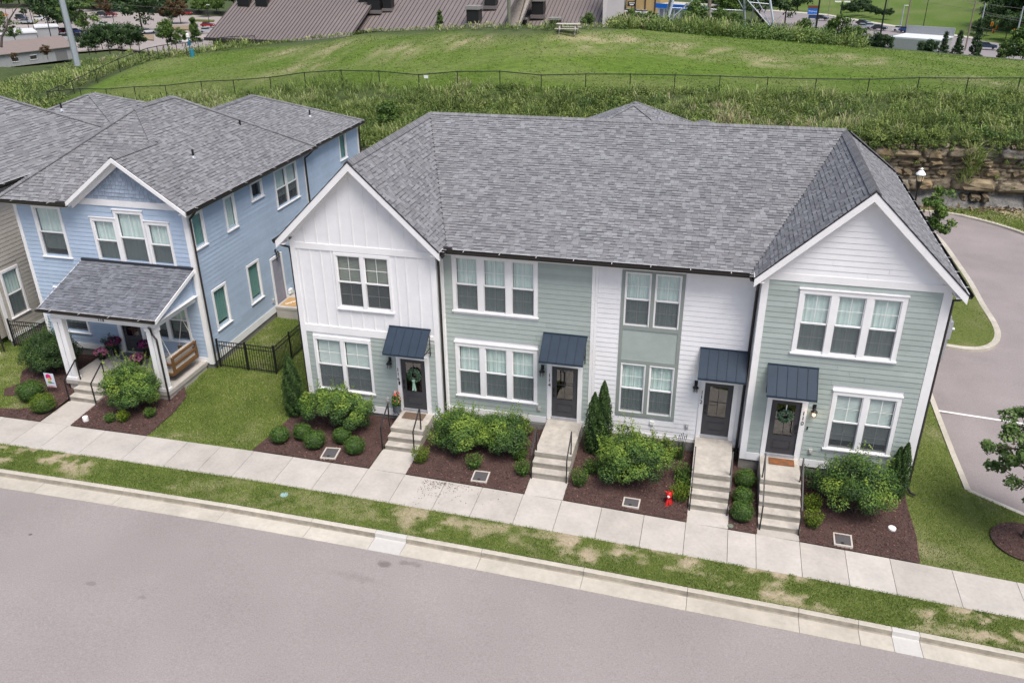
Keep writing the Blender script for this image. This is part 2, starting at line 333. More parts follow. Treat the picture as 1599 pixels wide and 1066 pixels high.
# frames: a wall plane with origin O, horizontal direction u, outward normal n
class Fr:
    def __init__(s, O, u, n): s.O = np.array(O, float); s.u = np.array(u, float); s.n = np.array(n, float)
    def p(s, u, z, d=0): return s.O+s.u*u+s.n*d+np.array([0, 0, z])
    def box(s, mb, u0, u1, z0, z1, d0, d1, mi=0, tone=.5):
        vs = [s.p(u0, z0, d1), s.p(u1, z0, d1), s.p(u1, z0, d0), s.p(u0, z0, d0), s.p(u0, z1, d1), s.p(u1, z1, d1), s.p(u1, z1, d0), s.p(u0, z1, d0)]
        return mb.add(vs, BOXF, mi, tone)
def part(fr, name, mat, parent, boxes):
    mb = MB()
    for b in boxes: fr.box(mb, *b)
    return mb.build(name, mat, parent)
def siding(fr, pieces, mat, wallpart, z0, z1, span, holes=(), exp=.178, seed=0):
    """lap boards: each course split by openings and butt joints; span(z)->(u0,u1)"""
    rr = random.Random(seed); z = z0
    while z < z1-.02:
        zt = min(z+exp, z1); a, b = span((z+zt)/2) if callable(span) else span
        segs = [(a, b)]
        for (h0, h1, k0, k1) in holes:
            if k0 < zt-.01 and k1 > z+.01:
                ns = []
                for (p, q) in segs:
                    if h1 <= p or h0 >= q: ns.append((p, q)); continue
                    if h0 > p: ns.append((p, h0))
                    if h1 < q: ns.append((h1, q))
                segs = ns
        for (p, q) in segs:
            if q-p < .03: continue
            cuts = [p]
            if q-p > 3.7: cuts.append(rr.uniform(p+1.2, q-1.2))
            cuts.append(q)
            for c0, c1 in zip(cuts, cuts[1:]):
                c0_, c1_ = c0+.003, c1-.003; t = rr.random()
                vs = [fr.p(c0_, z, .024), fr.p(c1_, z, .024), fr.p(c1_, z, 0), fr.p(c0_, z, 0), fr.p(c0_, zt+.004, .010), fr.p(c1_, zt+.004, .010), fr.p(c1_, zt+.004, 0), fr.p(c0_, zt+.004, 0)]
                pieces.add(vs, BOXF, mat, wallpart, t)
        z += exp
def window(fr, root, u0, u1, z0, z1, units, trim=WHITE, tw=.09, mull=.10, head=.13, sill=True, grid=(2, 2), blind=None, screen=True, sash=True, inner=None, crown=True, lite_blind=1.0, grid_low=True, frame=WHITE):
    """double-hung windows in one casing: casing, sill, sash, muntin, pane, blind"""
    w = empty('window', fr.p((u0+u1)/2, z0, 0)); w.parent = root; w.location = tuple(np.array(w.location)-org(root)); ORG[w.name] = fr.p((u0+u1)/2, z0, 0)
    D = .045
    bx = [(u0, u0+tw, z0, z1-head, 0, D), (u1-tw, u1, z0, z1-head, 0, D), (u0, u1, z1-head, z1, 0, D+.003)]
    n = len(units) if not isinstance(units, int) else units
    iw = (u1-u0-2*tw-(n-1)*mull)/n; us = [(u0+tw+k*(iw+mull), u0+tw+k*(iw+mull)+iw) for k in range(n)]
    for k in range(n-1): bx.append((us[k][1], us[k+1][0], z0, z1-head, 0, D))
    if crown: bx.append((u0-.035, u1+.035, z1, z1+.035, 0, D+.03))
    part(fr, 'casing', trim, w, bx)
    zb = z0
    if sill:
        part(fr, 'sill', trim, w, [(u0-.04, u1+.04, z0-.045, z0, 0, D+.035)])
    rr = random.Random(int(u0*100+z0*10))
    for k, (a, b) in enumerate(us):
        zm = (z0+.02+z1-head)/2; t = .035
        zl, zh = z0+.015, z1-head
        if sash:
            part(fr, 'sash', frame, w, [(a, a+t, zm, zh, -.02, .012), (b-t, b, zm, zh, -.02, .012), (a+t, b-t, zh-t, zh, -.02, .012), (a+t, b-t, zm-.02, zm+.03, -.02, .020)])
            part(fr, 'sash', frame, w, [(a, a+t, zl, zm-.02, -.05, -.012), (b-t, b, zl, zm-.02, -.05, -.012), (a+t, b-t, zl, zl+.05, -.05, -.008)])
        else:
            part(fr, 'sash', frame, w, [(a, a+t, zl, zh, -.03, .005), (b-t, b, zl, zh, -.03, .005), (a+t, b-t, zh-t, zh, -.03, .005), (a+t, b-t, zl, zl+t, -.03, .005)])
        mb = MB(); p_ = zm if sash else zl+t; mb.add([fr.p(a+t, p_, -.008), fr.p(b-t, p_, -.008), fr.p(b-t, zh-t, -.008), fr.p(a+t, zh-t, -.008)], [(0, 1, 2, 3)]); mb.build('pane', GLASS, w)
        if sash: mb = MB(); mb.add([fr.p(a+t, zl+.05, -.038), fr.p(b-t, zl+.05, -.038), fr.p(b-t, zm-.02, -.038), fr.p(a+t, zm-.02, -.038)], [(0, 1, 2, 3)]); mb.build('pane', GLASS, w)
        if grid[0] > 1 or grid[1] > 1:
            for (p, q, d) in ([(zm+.03, zh-t, -.002), (zl+.05, zm-.02, -.033)] if sash else [(zl+t, zh-t, -.002)]):
                if q < zm and not grid_low: continue
                mt = .016; bb = []
                for g in range(1, grid[0]): uu = a+t+(b-a-2*t)*g/grid[0]; bb.append((uu-mt/2, uu+mt/2, p, q, d-.004, d))
                for g in range(1, grid[1]): zz = p+(q-p)*g/grid[1]; bb.append((a+t, b-t, zz-mt/2, zz+mt/2, d-.006, d-.001))
                part(fr, 'muntin', frame, w, bb)
        if screen and sash: part(fr, 'insect_screen', SCREEN, w, [(a+t*.6, b-t*.6, zl+.03, zm-.02, -.008, -.006)])
        bl = blind
        if bl is not None:
            low = zl if lite_blind >= 1 else zh-(zh-zl)*lite_blind
            mb = MB(); st = .05; zc = zh
            if bl in (BLINDW, BLINDDK):
                while zc > low:
                    mb.add([fr.p(a+t, zc-.046, -.072), fr.p(b-t, zc-.046, -.072), fr.p(b-t, zc, -.098), fr.p(a+t, zc, -.098)], [(0, 1, 2, 3)]); zc -= .05
            else:
                # gathered cloth: gentle folds
                m_ = 14; vs = []; 
                for i in range(m_+1):
                    uu = a+t+(b-a-2*t)*i/m_; dd = -.085-.012*math.sin(i*2.1+rr.random())
                    vs += [fr.p(uu, low, dd), fr.p(uu, zh, dd)]
                mb.add(vs, [(2*i, 2*i+2, 2*i+3, 2*i+1) for i in range(m_)])
            mb.build('blind', bl, w)
        part(fr, 'reveal', ROOMD, w, [(a+.001, b-.001, zl, zh, -.32, -.30)])
    return w
def text_mesh(name, body, size, mat, parent, center, right, up, depth=.006, space=1.0):
    """raised lettering, converted to a mesh"""
    c = bpy.data.curves.new('t', 'FONT'); c.body = body; c.size = size; c.extrude = depth; c.align_x = 'CENTER'; c.align_y = 'CENTER'; c.space_character = space; c.resolution_u = 2
    o = bpy.data.objects.new('t', c); COL.objects.link(o); bpy.context.view_layer.update()
    me = bpy.data.meshes.new_from_object(o.evaluated_get(bpy.context.evaluated_depsgraph_get())); bpy.data.objects.remove(o)
    r = np.array(right, float); u = np.array(up, float); nn = np.cross(r, u); V = np.zeros(len(me.vertices)*3); me.vertices.foreach_get('co', V); V = V.reshape(-1, 3)
    Wd = np.array(center, float)+V[:, :1]*r+V[:, 1:2]*u+V[:, 2:]*nn
    me.vertices.foreach_set('co', (Wd-org(parent)).ravel()); me.materials.clear(); me.materials.append(mat); me.update()
    return link(name, me, parent)

def wall_sheet(fr, name, u0, u1, z0, z1, holes, mat, root, d0=-.14, d1=0.0, gable=None):
    """wall with its window and door openings left open; gable = list of (u,z) above z1"""
    us = sorted(set([u0, u1]+[min(max(h[i], u0), u1) for h in holes for i in (0, 1)])); zs = sorted(set([z0, z1]+[min(max(h[i], z0), z1) for h in holes for i in (2, 3)]))
    mb = MB()
    for p, q in zip(zs, zs[1:]):
        run = None
        for a, b in zip(us, us[1:]):
            m = ((a+b)/2, (p+q)/2); hole = any(h[0] < m[0] < h[1] and h[2] < m[1] < h[3] for h in holes)
            if not hole:
                if run is None: run = [a, b]
                else: run[1] = b
            if hole or b == us[-1]:
                if run: fr.box(mb, run[0], run[1], p, q, d0, d1); run = None
    if gable: mb.prism([fr.p(u, z, d1) for u, z in gable], fr.n*(d0-d1))
    return mb.build(name, mat, root)
# ------------------------------------------------------------------ roofs
def roof_plane(poly, eave, pieces, root, mat=None, thick=.10, exp=.143, wmin=.14, wmax=.25, seed=0, deck=True, name='roof', under=True, step=1):
    """poly: 3-D points of one slope; eave: (p,q) the low edge direction. Lays the deck and its shingle tabs."""
    P = [np.array(p, float) for p in poly]; e0, e1 = map(lambda p: np.array(p, float), eave)
    a = e1-e0; a /= np.linalg.norm(a); nrm = np.cross(P[1]-P[0], P[2]-P[0]); nrm /= np.linalg.norm(nrm); nrm = nrm if nrm[2] > 0 else -nrm
    e0 = e0-nrm*float((e0-P[0])@nrm); up = np.cross(nrm, a); up = up if up[2] > 0 else -up
    dk = MB(); dk.prism([p-nrm*.012 for p in P], -nrm*thick); dkobj = dk.build(name, ROOFU, root)
    A = [(float((p-e0)@a), float((p-e0)@up)) for p in P]; smin = min(s for _, s in A); smax = max(s for _, s in A)
    rr = random.Random(seed); s = smin; row = 0
    def span(sv):
        xs = []
        for (x0, s0), (x1, s1) in zip(A, A[1:]+A[:1]):
            if (s0-sv)*(s1-sv) <= 0 and s0 != s1: xs.append(x0+(x1-x0)*(sv-s0)/(s1-s0))
        return (min(xs), max(xs)) if len(xs) >= 2 else None
    while s < smax-.01:
        st = min(s+exp, smax); sp = span(s+exp*.35) or span(s+.001)
        if sp:
            lo, hi = sp; x = lo; first = True
            while x < hi-.02:
                w = rr.uniform(wmin, wmax)
                if first: w *= rr.random()*.7+.3; first = False
                x1 = min(x+w, hi)
                if hi-x1 < .06: x1 = hi
                t = rr.random(); th = .003 if rr.random() < .5 else .017
                g = .003
                # follow the rake/hip edge: trim the upper corners
                su = span(st-.002) or (lo, hi)
                xa, xb = min(max(x+g, su[0]), su[1]), min(max(x1-g, su[0]), su[1])
                b0 = e0+a*(x+g)+up*s+nrm*th; b1 = e0+a*(x1-g)+up*s+nrm*th; t0 = e0+a*xa+up*(st+.006)+nrm*.001; t1 = e0+a*xb+up*(st+.006)+nrm*.001
                dn = nrm*.014
                kb = rr.uniform(.66, .80) if rr.random() < .48 else .97; m0, m1 = b0+(t0-b0)*kb, b1+(t1-b1)*kb; tt_ = .22+.78*t
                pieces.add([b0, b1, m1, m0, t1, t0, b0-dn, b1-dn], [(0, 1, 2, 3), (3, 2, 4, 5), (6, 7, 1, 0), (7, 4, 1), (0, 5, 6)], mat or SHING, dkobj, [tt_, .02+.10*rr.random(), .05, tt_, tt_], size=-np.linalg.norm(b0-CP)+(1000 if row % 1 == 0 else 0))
                x = x1
        s += exp; row += 1
    return dkobj
def ridge_caps(p, q, pieces, root, mat, w=.16, drop=.55, step=.15, seed=1):
    """overlapping folded caps along a ridge or hip from p (low) to q (high)"""
    p = np.array(p, float); q = np.array(q, float); d = q-p; Lh = np.linalg.norm(d); d /= Lh; side = np.cross(d, [0, 0, 1.]); side /= np.linalg.norm(side); upv = np.cross(side, d); n = int(Lh/step); rr = random.Random(seed)
    for k in range(n):
        c = p+d*step*k; c2 = c+d*(step+.05); h0 = .05; h1 = .028; t = rr.random()
        vs = [c+upv*h0, c+side*w-np.array([0, 0, w*drop])+upv*h0, c-side*w-np.array([0, 0, w*drop])+upv*h0, c2+upv*h1, c2+side*w-np.array([0, 0, w*drop])+upv*h1, c2-side*w-np.array([0, 0, w*drop])+upv*h1]
        low = [v-upv*.03 for v in vs]
        pieces.add(vs+low, [(0, 1, 4, 3), (2, 0, 3, 5), (6, 7, 1, 0), (8, 6, 0, 2), (1, 7, 10, 4), (2, 5, 11, 8)], mat, root, .2+.6*t)
def gutter(name, p, q, root, outw, w=.13, h=.12, clips=True):
    """K-gutter along the eave p-q with its white straps and drip edge"""
    p = np.array(p, float); q = np.array(q, float); o = np.array(outw, float); d = (q-p)/np.linalg.norm(q-p); z = np.array([0, 0, 1.])
    mb = MB(); prof = [(0, 0), (0, -h), (w*.7, -h), (w, -h*.35), (w, 0), (w-.012, 0), (w-.012, -h*.35), (w*.7-.01, -h+.012), (.012, -h+.012), (.012, 0)]
    mb.prism([p+o*x+z*y for x, y in prof], q-p); g = mb.build(name, GUTTER, root)
    mb = MB(); mb.obox((p+q)/2-o*.012+z*.022, (q-p)/2, o*.022, z*.004)
    n = max(2, int(np.linalg.norm(q-p)/1.15))
    for k in range(n): c = p+(q-p)*(k+.5)/n; mb.obox(c+o*(w/2)+z*.002, d*.012, o*w*.5, z*.004)
    mb.build('drip_edge', pm('drip_metal', (.50, .50, .50), .5), g); return g
def downspout(path, root, w=.075, elbow_out=None):
    mb = MB(); P = [np.array(p, float) for p in path]
    mb.tube(P, w*.62, 4, cap=True); o = mb.build('downspout', GUTTER, root); return o
def fascia(p, q, root, up=.0, h=.20, t=.03, out=(0, -1, 0), name='rake_board', mat=WHITE):
    p = np.array(p, float); q = np.array(q, float); z = np.array([0, 0, 1.]); o = np.array(out, float)
    mb = MB(); mb.prism([p+z*up, q+z*up, q+z*(up-h), p+z*(up-h)], o*t); return mb.build(name, mat, root)
def lantern(fr, u, ztop, label, lit=False):
    """caged barn lantern on the wall"""
    base = fr.p(u, ztop, 0); t = empty('wall_lantern', base, label, 'lantern', 'lanterns beside the front doors')
    part(fr, 'back_plate', BLACK, t, [(u-.055, u+.055, ztop-.17, ztop, .0, .035)])
    c = fr.p(u, 0, .14)
    mb = MB(); mb.tube([fr.p(u, ztop-.05, .02), fr.p(u, ztop-.04, .10), fr.p(u, ztop-.10, .14)], .014, 6); mb.build('arm', BLACK, t)
    mb = MB(); mb.lathe(c+[0, 0, ztop], [(.02, -.08), (.045, -.10), (.05, -.14), (.105, -.20), (.105, -.212), (.05, -.212)], 14); mb.build('shade', BLACK, t)
    mb = MB()
    for j in range(6):
        a = j*math.pi/3; mb.tube([c+[.075*math.cos(a), .075*math.sin(a), ztop-.21], c+[.075*math.cos(a), .075*math.sin(a), ztop-.37]], .005, 4)
    for zz in (-.26, -.32, -.37):
        mb.tube([c+[.078*math.cos(k*math.pi/6), .078*math.sin(k*math.pi/6), ztop+zz] for k in range(13)], .005, 4, cap=False)
    mb.build('cage', BLACK, t)
    mb = MB(); mb.lathe(c+[0, 0, ztop], [(.02, -.21), (.055, -.23), (.055, -.34), (.03, -.355)], 12); mb.build('bulb_glass', LAMPON if lit else pm('frosted_glass', (.35, .36, .36), .2), t)
    if lit:
        l = bpy.data.lights.new('lantern_light', 'POINT'); l.energy = 1.5; l.color = (1, .72, .4); l.shadow_soft_size = .05
        lo = bpy.data.objects.new('lantern_light', l); COL.objects.link(lo); lo.parent = t; lo.location = tuple(fr.n*.24+np.array([0, 0, -.28]))
    return t
def outlet(fr, u, z, root):
    part(fr, 'outlet_cover', pm('grey_plastic', (.42, .42, .40), .5), root, [(u-.055, u+.055, z-.08, z+.08, .0, .07), (u-.03, u+.03, z-.05, z+.03, .07, .09)])
def door(fr, root, u0, z0=0., w=.92, h=2.04, hinge_right=True, curtain=None, threshold=True, mat=None, panes=(2, 2)):
    d = empty('door', fr.p(u0+w/2, z0, 0)); d.parent = root; d.location = tuple(ORG[d.name]-org(root))
    g0, g1, k0, k1 = u0+.17, u0+w-.17, z0+.72, z0+h-.15
    M_ = mat or DOORM
    part(fr, 'door_slab', M_, d, [(u0+.006, g0, z0+.01, z0+h-.005, -.05, -.010), (g1, u0+w-.006, z0+.01, z0+h-.005, -.05, -.010), (g0, g1, z0+.01, k0, -.05, -.010), (g0, g1, k1, z0+h-.005, -.05, -.010)])
    part(fr, 'panel_moulding', M_, d, [(g0, g1, z0+.20, z0+.215, -.010, .002), (g0, g1, z0+.53, z0+.545, -.010, .002), (g0, g0+.015, z0+.215, z0+.53, -.010, .002), (g1-.015, g1, z0+.215, z0+.53, -.010, .002), (g0+.04, g1-.04, z0+.25, z0+.495, -.010, .001)])
    part(fr, 'pane', GLASSD, d, [(g0, g1, k0, k1, -.032, -.028)])
    if curtain is not None:
        if curtain is BLINDW:
            mb = MB(); zc = k1
            while zc > k0+.22: mb.add([fr.p(g0, zc-.044, -.06), fr.p(g1, zc-.044, -.06), fr.p(g1, zc, -.085), fr.p(g0, zc, -.085)], [(0, 1, 2, 3)]); zc -= .06
            mb.build('blind', BLINDW, d)
        else: part(fr, 'blind', curtain, d, [(g0, g1, k0, k1, -.08, -.075)])
    part(fr, 'interior', pm('dim_hall', (.085, .07, .055), .9, .3, 2), d, [(g0-.1, g1+.1, k0-.1, k1+.1, -.5, -.49)])
    um, zm = (g0+g1)/2, (k0+k1)/2
    part(fr, 'muntin', M_, d, ([(um-.011, um+.011, k0, k1, -.028, -.012)] if panes[0] > 1 else [])+([(g0, g1, zm-.011, zm+.011, -.027, -.013)] if panes[1] > 1 else []) + [(g0, g1, k0, k0+.012, -.012, -.004)])
    hu = u0+.075 if hinge_right else u0+w-.075
    hd = part(fr, 'lock', BLACK, d, [(hu-.035, hu+.035, z0+1.0, z0+1.17, -.010, .018)])
    mb = MB(); fr.box(mb, hu-.03, hu+.03, z0+.83, z0+.90, -.01, .01); mb.tube([fr.p(hu, z0+.865, .0), fr.p(hu, z0+.865, .05), fr.p(hu+(.09 if hinge_right else -.09), z0+.865, .055)], .011, 6); mb.build('handle', BLACK, d)
    if threshold: part(fr, 'threshold', pm('sill_metal', (.42, .43, .46), .4, metal=.3), d, [(u0-.02, u0+w+.02, z0-.09, z0+.005, -.06, .05)])
    return d
def awning(fr, u0, u1, zb, label, zf=2.62, proj=.84, panels=5):
    """standing-seam metal awning on two brackets"""
    t = empty('door_awning', fr.p((u0+u1)/2, zf, 0), label, 'awning', 'metal awnings above the front doors')
    a = fr.p(u0, zb, .03); b = fr.p(u1, zb, .03); c = fr.p(u1, zf, proj); d = fr.p(u0, zf, proj)
    sl = (d-a); sl /= np.linalg.norm(sl); nn = np.cross(fr.u, sl); nn = nn if nn[2] > 0 else -nn
    n = panels; wd = (u1-u0)/n
    for k in range(n):
        mb = MB(); p0 = a+fr.u*(k*wd+.002); p1 = a+fr.u*((k+1)*wd-.002); Ls = np.linalg.norm(d-a)
        mb.prism([p0, p1, p1+sl*Ls, p0+sl*Ls], -nn*.02); mb.build('metal_pan', NAVY, t)
    for k in range(n+1):
        mb = MB(); c0 = a+fr.u*min(max(k*wd, .008), u1-u0-.008); Ls = np.linalg.norm(d-a)
        mb.obox(c0+sl*Ls/2+nn*.012, fr.u*.008, sl*Ls/2, nn*.016); mb.build('seam', NAVY, t)
    mb = MB(); fr.box(mb, u0-.01, u1+.01, zb-.04, zb+.035, .027, .055); mb.build('wall_flashing', NAVY, t)
    mb = MB(); mb.obox((c+d)/2-np.array([0, 0, .035]), fr.u*(u1-u0)/2, fr.n*.012, np.array([0, 0, .035])); mb.build('front_trim', NAVY, t)
    for uu in (u0+.05, u1-.05):
        mb = MB(); mb.tube([fr.p(uu, zf-.02, proj-.05), fr.p(uu, zf-.02, .03)], .014, 5); mb.tube([fr.p(uu, zb-.1, .035), fr.p(uu, zf-.35, .035)], .014, 5)
        mb.tube([fr.p(uu, zf-.33, .04)]+[fr.p(uu, zf-.33+.30*math.sin(k*math.pi/12), .04+(proj-.15)*(1-math.cos(k*math.pi/12))) for k in range(1, 7)], .013, 5); mb.build('bracket', BLACK, t)
    return t

# =========================================================================================== ROW HOUSE
ROW = empty('row_house', (10.48, 5, 0), 'white and sage green two storey row house of four units under one grey shingle roof', 'row house')
boards = Pieces('siding_board', ROW); shing = Pieces('shingle', ROW)
FM = Fr((0, 0, 0), (1, 0, 0), (0, -1, 0)); FG = Fr((0, -.65, 0), (1, 0, 0), (0, -1, 0))
xL, xR = 0.0, 20.97; gA, gB = 5.25, 15.71; YB = 12.35
ridge = 9.10; eg = 6.28
# --- walls
hUp = (1.62, 3.62, 3.86, 5.84); hLo = (.44, 2.67, .42, 2.63)
holes116 = [(1.68, 3.57, 3.90, 5.76), (.52, 2.59, .46, 2.50), (3.74, 4.67, -.09, 2.05)]
wA = wall_sheet(FG, 'wall', xL, gA, -.33, 6.2, holes116, WHITE2, ROW, gable=[(xL, 6.2), (gA, 6.2), (2.62, 8.78)])
holes114 = [(5.68, 8.53, 3.88, 5.84), (5.68, 8.53, .52, 2.50), (9.12, 10.05, -.09, 2.05)]
holes112 = [(11.53, 12.32, 3.88, 5.75), (12.50, 13.29, 3.88, 5.75), (11.53, 12.32, .56, 2.44), (12.50, 13.29, .56, 2.44), (14.35, 15.28, -.09, 2.05)]
wM = wall_sheet(FM, 'wall', gA, gB, -.40, 6.2, holes114+holes112, WHITE2, ROW)
holes110 = [(16.90, 19.76, 3.88, 5.84), (18.34, 20.20, .52, 2.50), (16.49, 17.42, -.09, 2.05)]
wB = wall_sheet(FG, 'wall', gB, xR, -.33, 6.2, holes110, WHITE2, ROW, gable=[(gB, 6.2), (xR, 6.2), (18.35, 8.82)])
# side, rear and return walls
mb = MB(); mb.box(xR-.14, xR, -.51, YB, -.4, 6.15); mb.box(xL, xL+.14, -.51, YB, -.4, 6.15); mb.box(xL+.14, xR-.14, YB-.14, YB, -.4, 6.15)
mb.box(gA-.14, gA, -.51, -.02, -.4, 6.15); mb.box(gB, gB+.14, -.51, -.02, -.4, 6.15); mb.build('wall', SAGE, ROW)
# side boards of the right end (seen edge on)
FRt = Fr((xR, 0, 0), (0, 1, 0), (1, 0, 0)); FLt = Fr((gB, 0, 0), (0, -1, 0), (-1, 0, 0)); FLr = Fr((gA, 0, 0), (0, 1, 0), (1, 0, 0))
siding(FRt, boards, SAGE, wB, -.05, 6.1, (-.5, YB-.1), seed=31)
mb = MB(); mb.box(xL-.02, xR+.02, -.06, YB+.02, -1.3, -.36); mb.box(xL-.015, gA+.02, -.63, -.06, -1.3, -.36); mb.box(gB-.02, xR+.015, -.63, -.06, -1.3, -.36); mb.build('foundation', FOUND, ROW)
# --- siding
def trihole(x0, x1, z0, apexx, apexz):
    def f(z):
        if z < z0: return (x0, x1)
        k = (z-z0)/(apexz-z0); return (x0+(apexx-x0)*k, x1+(apexx-x1)*k)
    return f
siding(FG, boards, SAGE, wA, -.08, 2.74, (.19, 5.08), [(.44, 2.67, .40, 2.66), (3.57, 4.84, -1, 2.25)], seed=1)
siding(FM, boards, SAGE, wM, -.06, 6.10, (gA+.06, 10.42), [(5.60, 8.61, 3.80, 5.97), (5.60, 8.61, .46, 2.65), (8.93, 10.21, -1, 2.25)], seed=2)
siding(FM, boards, WHITE2, wM, -.22, 6.10, (10.63, gB), [(11.38, 13.42, .40, 5.92), (14.20, 15.45, -1, 2.25)], seed=3)
siding(FG, boards, SAGE, wB, -.06, 6.14, (15.90, 20.75), [(16.80, 19.87, 3.80, 5.99), (18.24, 20.30, .44, 2.66), (16.36, 17.60, -1, 2.25)], seed=4)
siding(FG, boards, WHITE2, wB, 6.37, 8.80, trihole(gB+.05, xR-.05, 6.2, 18.35, 8.85), [], seed=5)
# board and batten of the left gable bay
def batten(u, z0, z1): part(FG, 'batten', WHITE, wA, [(u-.020, u+.020, z0, z1, .004, .022)])
part(FG, 'panel_sheet', WHITE2, wA, [(.16, 5.10, 3.04, 5.9, 0, .006)])if False else None
def gz_top(u): return 6.2+(u/2.62 if u < 2.62 else (5.25-u)/2.63)*2.55
for u in (.58, 1.03, 1.48, 1.93, 2.38, 2.85, 3.30, 3.75, 4.18, 4.62): batten(u, 6.12, gz_top(u))
for u in (.31, .72, 1.12, 1.50, 3.86, 4.20, 4.64): batten(u, 3.03, 5.90)
for u in (2.02, 2.46, 2.90, 3.30): batten(u, 3.03, 3.77)
part(FG, 'frieze_board', WHITE, wA, [(.19, 5.08, 5.90, 6.12, .0, .034)])
part(FG, 'belly_band', WHITE, wA, [(.19, 3.40, 2.75, 3.03, .0, .036), (3.40, 5.08, 2.88, 3.03, .0, .036)])
part(FG, 'frieze_board', WHITE, wB, [(gB+.02, xR-.02, 6.14, 6.37, .0, .040)])
for (a, b, f, zb, zt) in ((0, .19, FG, -.36, 6.3), (5.08, gA, FG, -.36, 6.3), (gB, 15.90, FG, -.34, 6.14), (20.75, xR, FG, -.34, 6.14)):
    part(f, 'corner_board', WHITE, ROW, [(a, b, zb, zt, .002, .032)])
part(FM, 'corner_board', WHITE, ROW, [(10.42, 10.53, -.36, 6.15, .0, .034)]); part(FM, 'corner_board', WHITE, ROW, [(10.535, 10.63, -.24, 6.15, .0, .026)])
part(FM, 'corner_board', WHITE, ROW, [(gA, gA+.06, -.3, 6.1, .0, .03)])
for (a, b) in ((-.65, -.46),): part(FRt, 'corner_board', WHITE, ROW, [(a-.03, b, -.34, 6.1, .0, .034)])
part(FLr, 'return_board', WHITE, ROW, [(-.68, -.02, -.34, 6.1, 0, .015)]); part(Fr((gB, 0, 0), (0, 1, 0), (-1, 0, 0)), 'corner_board', WHITE, ROW, [(-.68, -.02, -.34, 6.1, 0, .015)])
part(FG, 'skirt_board', WHITE, ROW, [(.19, 3.57, -.36, -.08, .0, .040), (4.84, 5.08, -.36, -.08, .0, .040)])
part(FM, 'skirt_board', WHITE, ROW, [(gA+.02, 8.93, -.30, -.055, .0, .040), (10.21, 10.42, -.30, -.055, 0, .04), (10.63, 14.20, -.38, -.22, 0, .040), (15.45, gB-.03, -.38, -.22, 0, .040)])
part(FG, 'skirt_board', WHITE, ROW, [(15.90, 16.36, -.34, -.06, .0, .040), (17.60, 20.75, -.33, -.06, .0, .040)])
part(FRt, 'skirt_board', WHITE, ROW, [(-.46, YB, -.34, -.06, .0, .036)])
# sage surround of the white unit's stacked windows
part(FM, 'window_surround', SAGE2, ROW, [(11.40, 11.50, .52, 5.77, 0, .036), (13.31, 13.41, .52, 5.77, 0, .036), (12.34, 12.48, .52, 5.77, 0, .036) if False else (12.35, 12.47, .56, 2.46, 0, .036), (12.35, 12.47, 3.86, 5.77, 0, .036), (11.40, 13.41, 5.77, 5.90, 0, .040), (11.40, 13.41, .41, .55, 0, .040), (11.50, 13.31, 3.72, 3.86, 0, .036), (11.50, 13.31, 2.46, 2.60, 0, .036)])
part(FM, 'recessed_panel', SAGE, ROW, [(11.50, 13.31, 2.60, 3.72, 0, .012)])
# --- windows
window(FG, ROW, 1.60, 3.64, 3.80, 5.86, 2, tw=.08, mull=.14, head=.10, blind=BLINDDK, crown=False)
window(FG, ROW, .44, 2.67, .44, 2.62, 2, tw=.09, mull=.13, head=.14, blind=BLINDW, crown=False)
window(FM, ROW, 5.61, 8.60, 3.83, 5.93, 3, tw=.13, mull=.22, head=.15, blind=BLIND)
window(FM, ROW, 5.61, 8.60, .47, 2.60, 3, tw=.12, mull=.20, head=.14, blind=BLIND)
for (z0, z1) in ((3.87, 5.76), (.56, 2.45)):
    for (a, b) in ((11.505, 12.345), (12.475, 13.305)): window(FM, ROW, a, b, z0, z1, 1, tw=.03, head=.03, blind=BLIND, sill=False, crown=False)
window(FG, ROW, 16.82, 19.84, 3.80, 5.92, 3, tw=.13, mull=.20, head=.14, blind=BLIND)
window(FG, ROW, 18.27, 20.27, .47, 2.60, 2, tw=.11, mull=.17, head=.14, blind=BLINDW, lite_blind=.84)
# --- doors, casings
def entry(f, u, sup=None):
    part(f, 'door_casing', WHITE, ROW, [(u-.155, u-.004, -.12, 2.17, 0, .05), (u+.924, u+1.08, -.12, 2.17, 0, .05), (u-.004, u+.924, 2.045, 2.19, 0, .046)])
entry(FG, 3.745); entry(FM, 9.12); entry(FM, 14.355); entry(FG, 16.49)
door(FG, ROW, 3.745, curtain=None); door(FM, ROW, 9.12); door(FM, ROW, 14.355); door(FG, ROW, 16.49, hinge_right=False, curtain=BLINDW)
for f, u in ((FG, 3.16), (FM, 8.67), (FM, 13.88), (FG, 17.90)): outlet(f, u, .27, ROW)
part(FM, 'outlet_cover', PLASTW, ROW, [(12.62, 12.76, .16, .30, .026, .07)])
part(FM, 'soffit_vent', PLASTW, ROW, [(9.62, 9.93, 5.86, 6.02, .02, .10), (9.94, 10.25, 5.86, 6.02, .02, .10)])
part(FM, 'soffit_vent', PLASTW, ROW, [(14.88, 15.26, 5.88, 6.02, .02, .10)])
for f, u in ((FG, 3.665),): part(f, 'doorbell', BLACK, ROW, [(u-.028, u+.028, .98, 1.12, .05, .075)])
part(FG, 'doorbell', BLACK, ROW, [(17.66, 17.70, 1.07, 1.18, .027, .05)])
for f, u, s_, sp in ((FG, 3.645, '116', .19), (FM, 9.045, '114', .155), (FM, 14.275, '112', .17), (FG, 17.50, '110', .165)):
    for k, ch in enumerate(s_):
        zz = {0: 1.66, 1: 1.485, 2: 1.29}[k] if s_ != '116' else {0: 1.58, 1: 1.40, 2: 1.21}[k]
        text_mesh('house_number', ch, .20, BLACK, ROW, f.p(u, zz, .058), (1, 0, 0), (0, 0, 1))
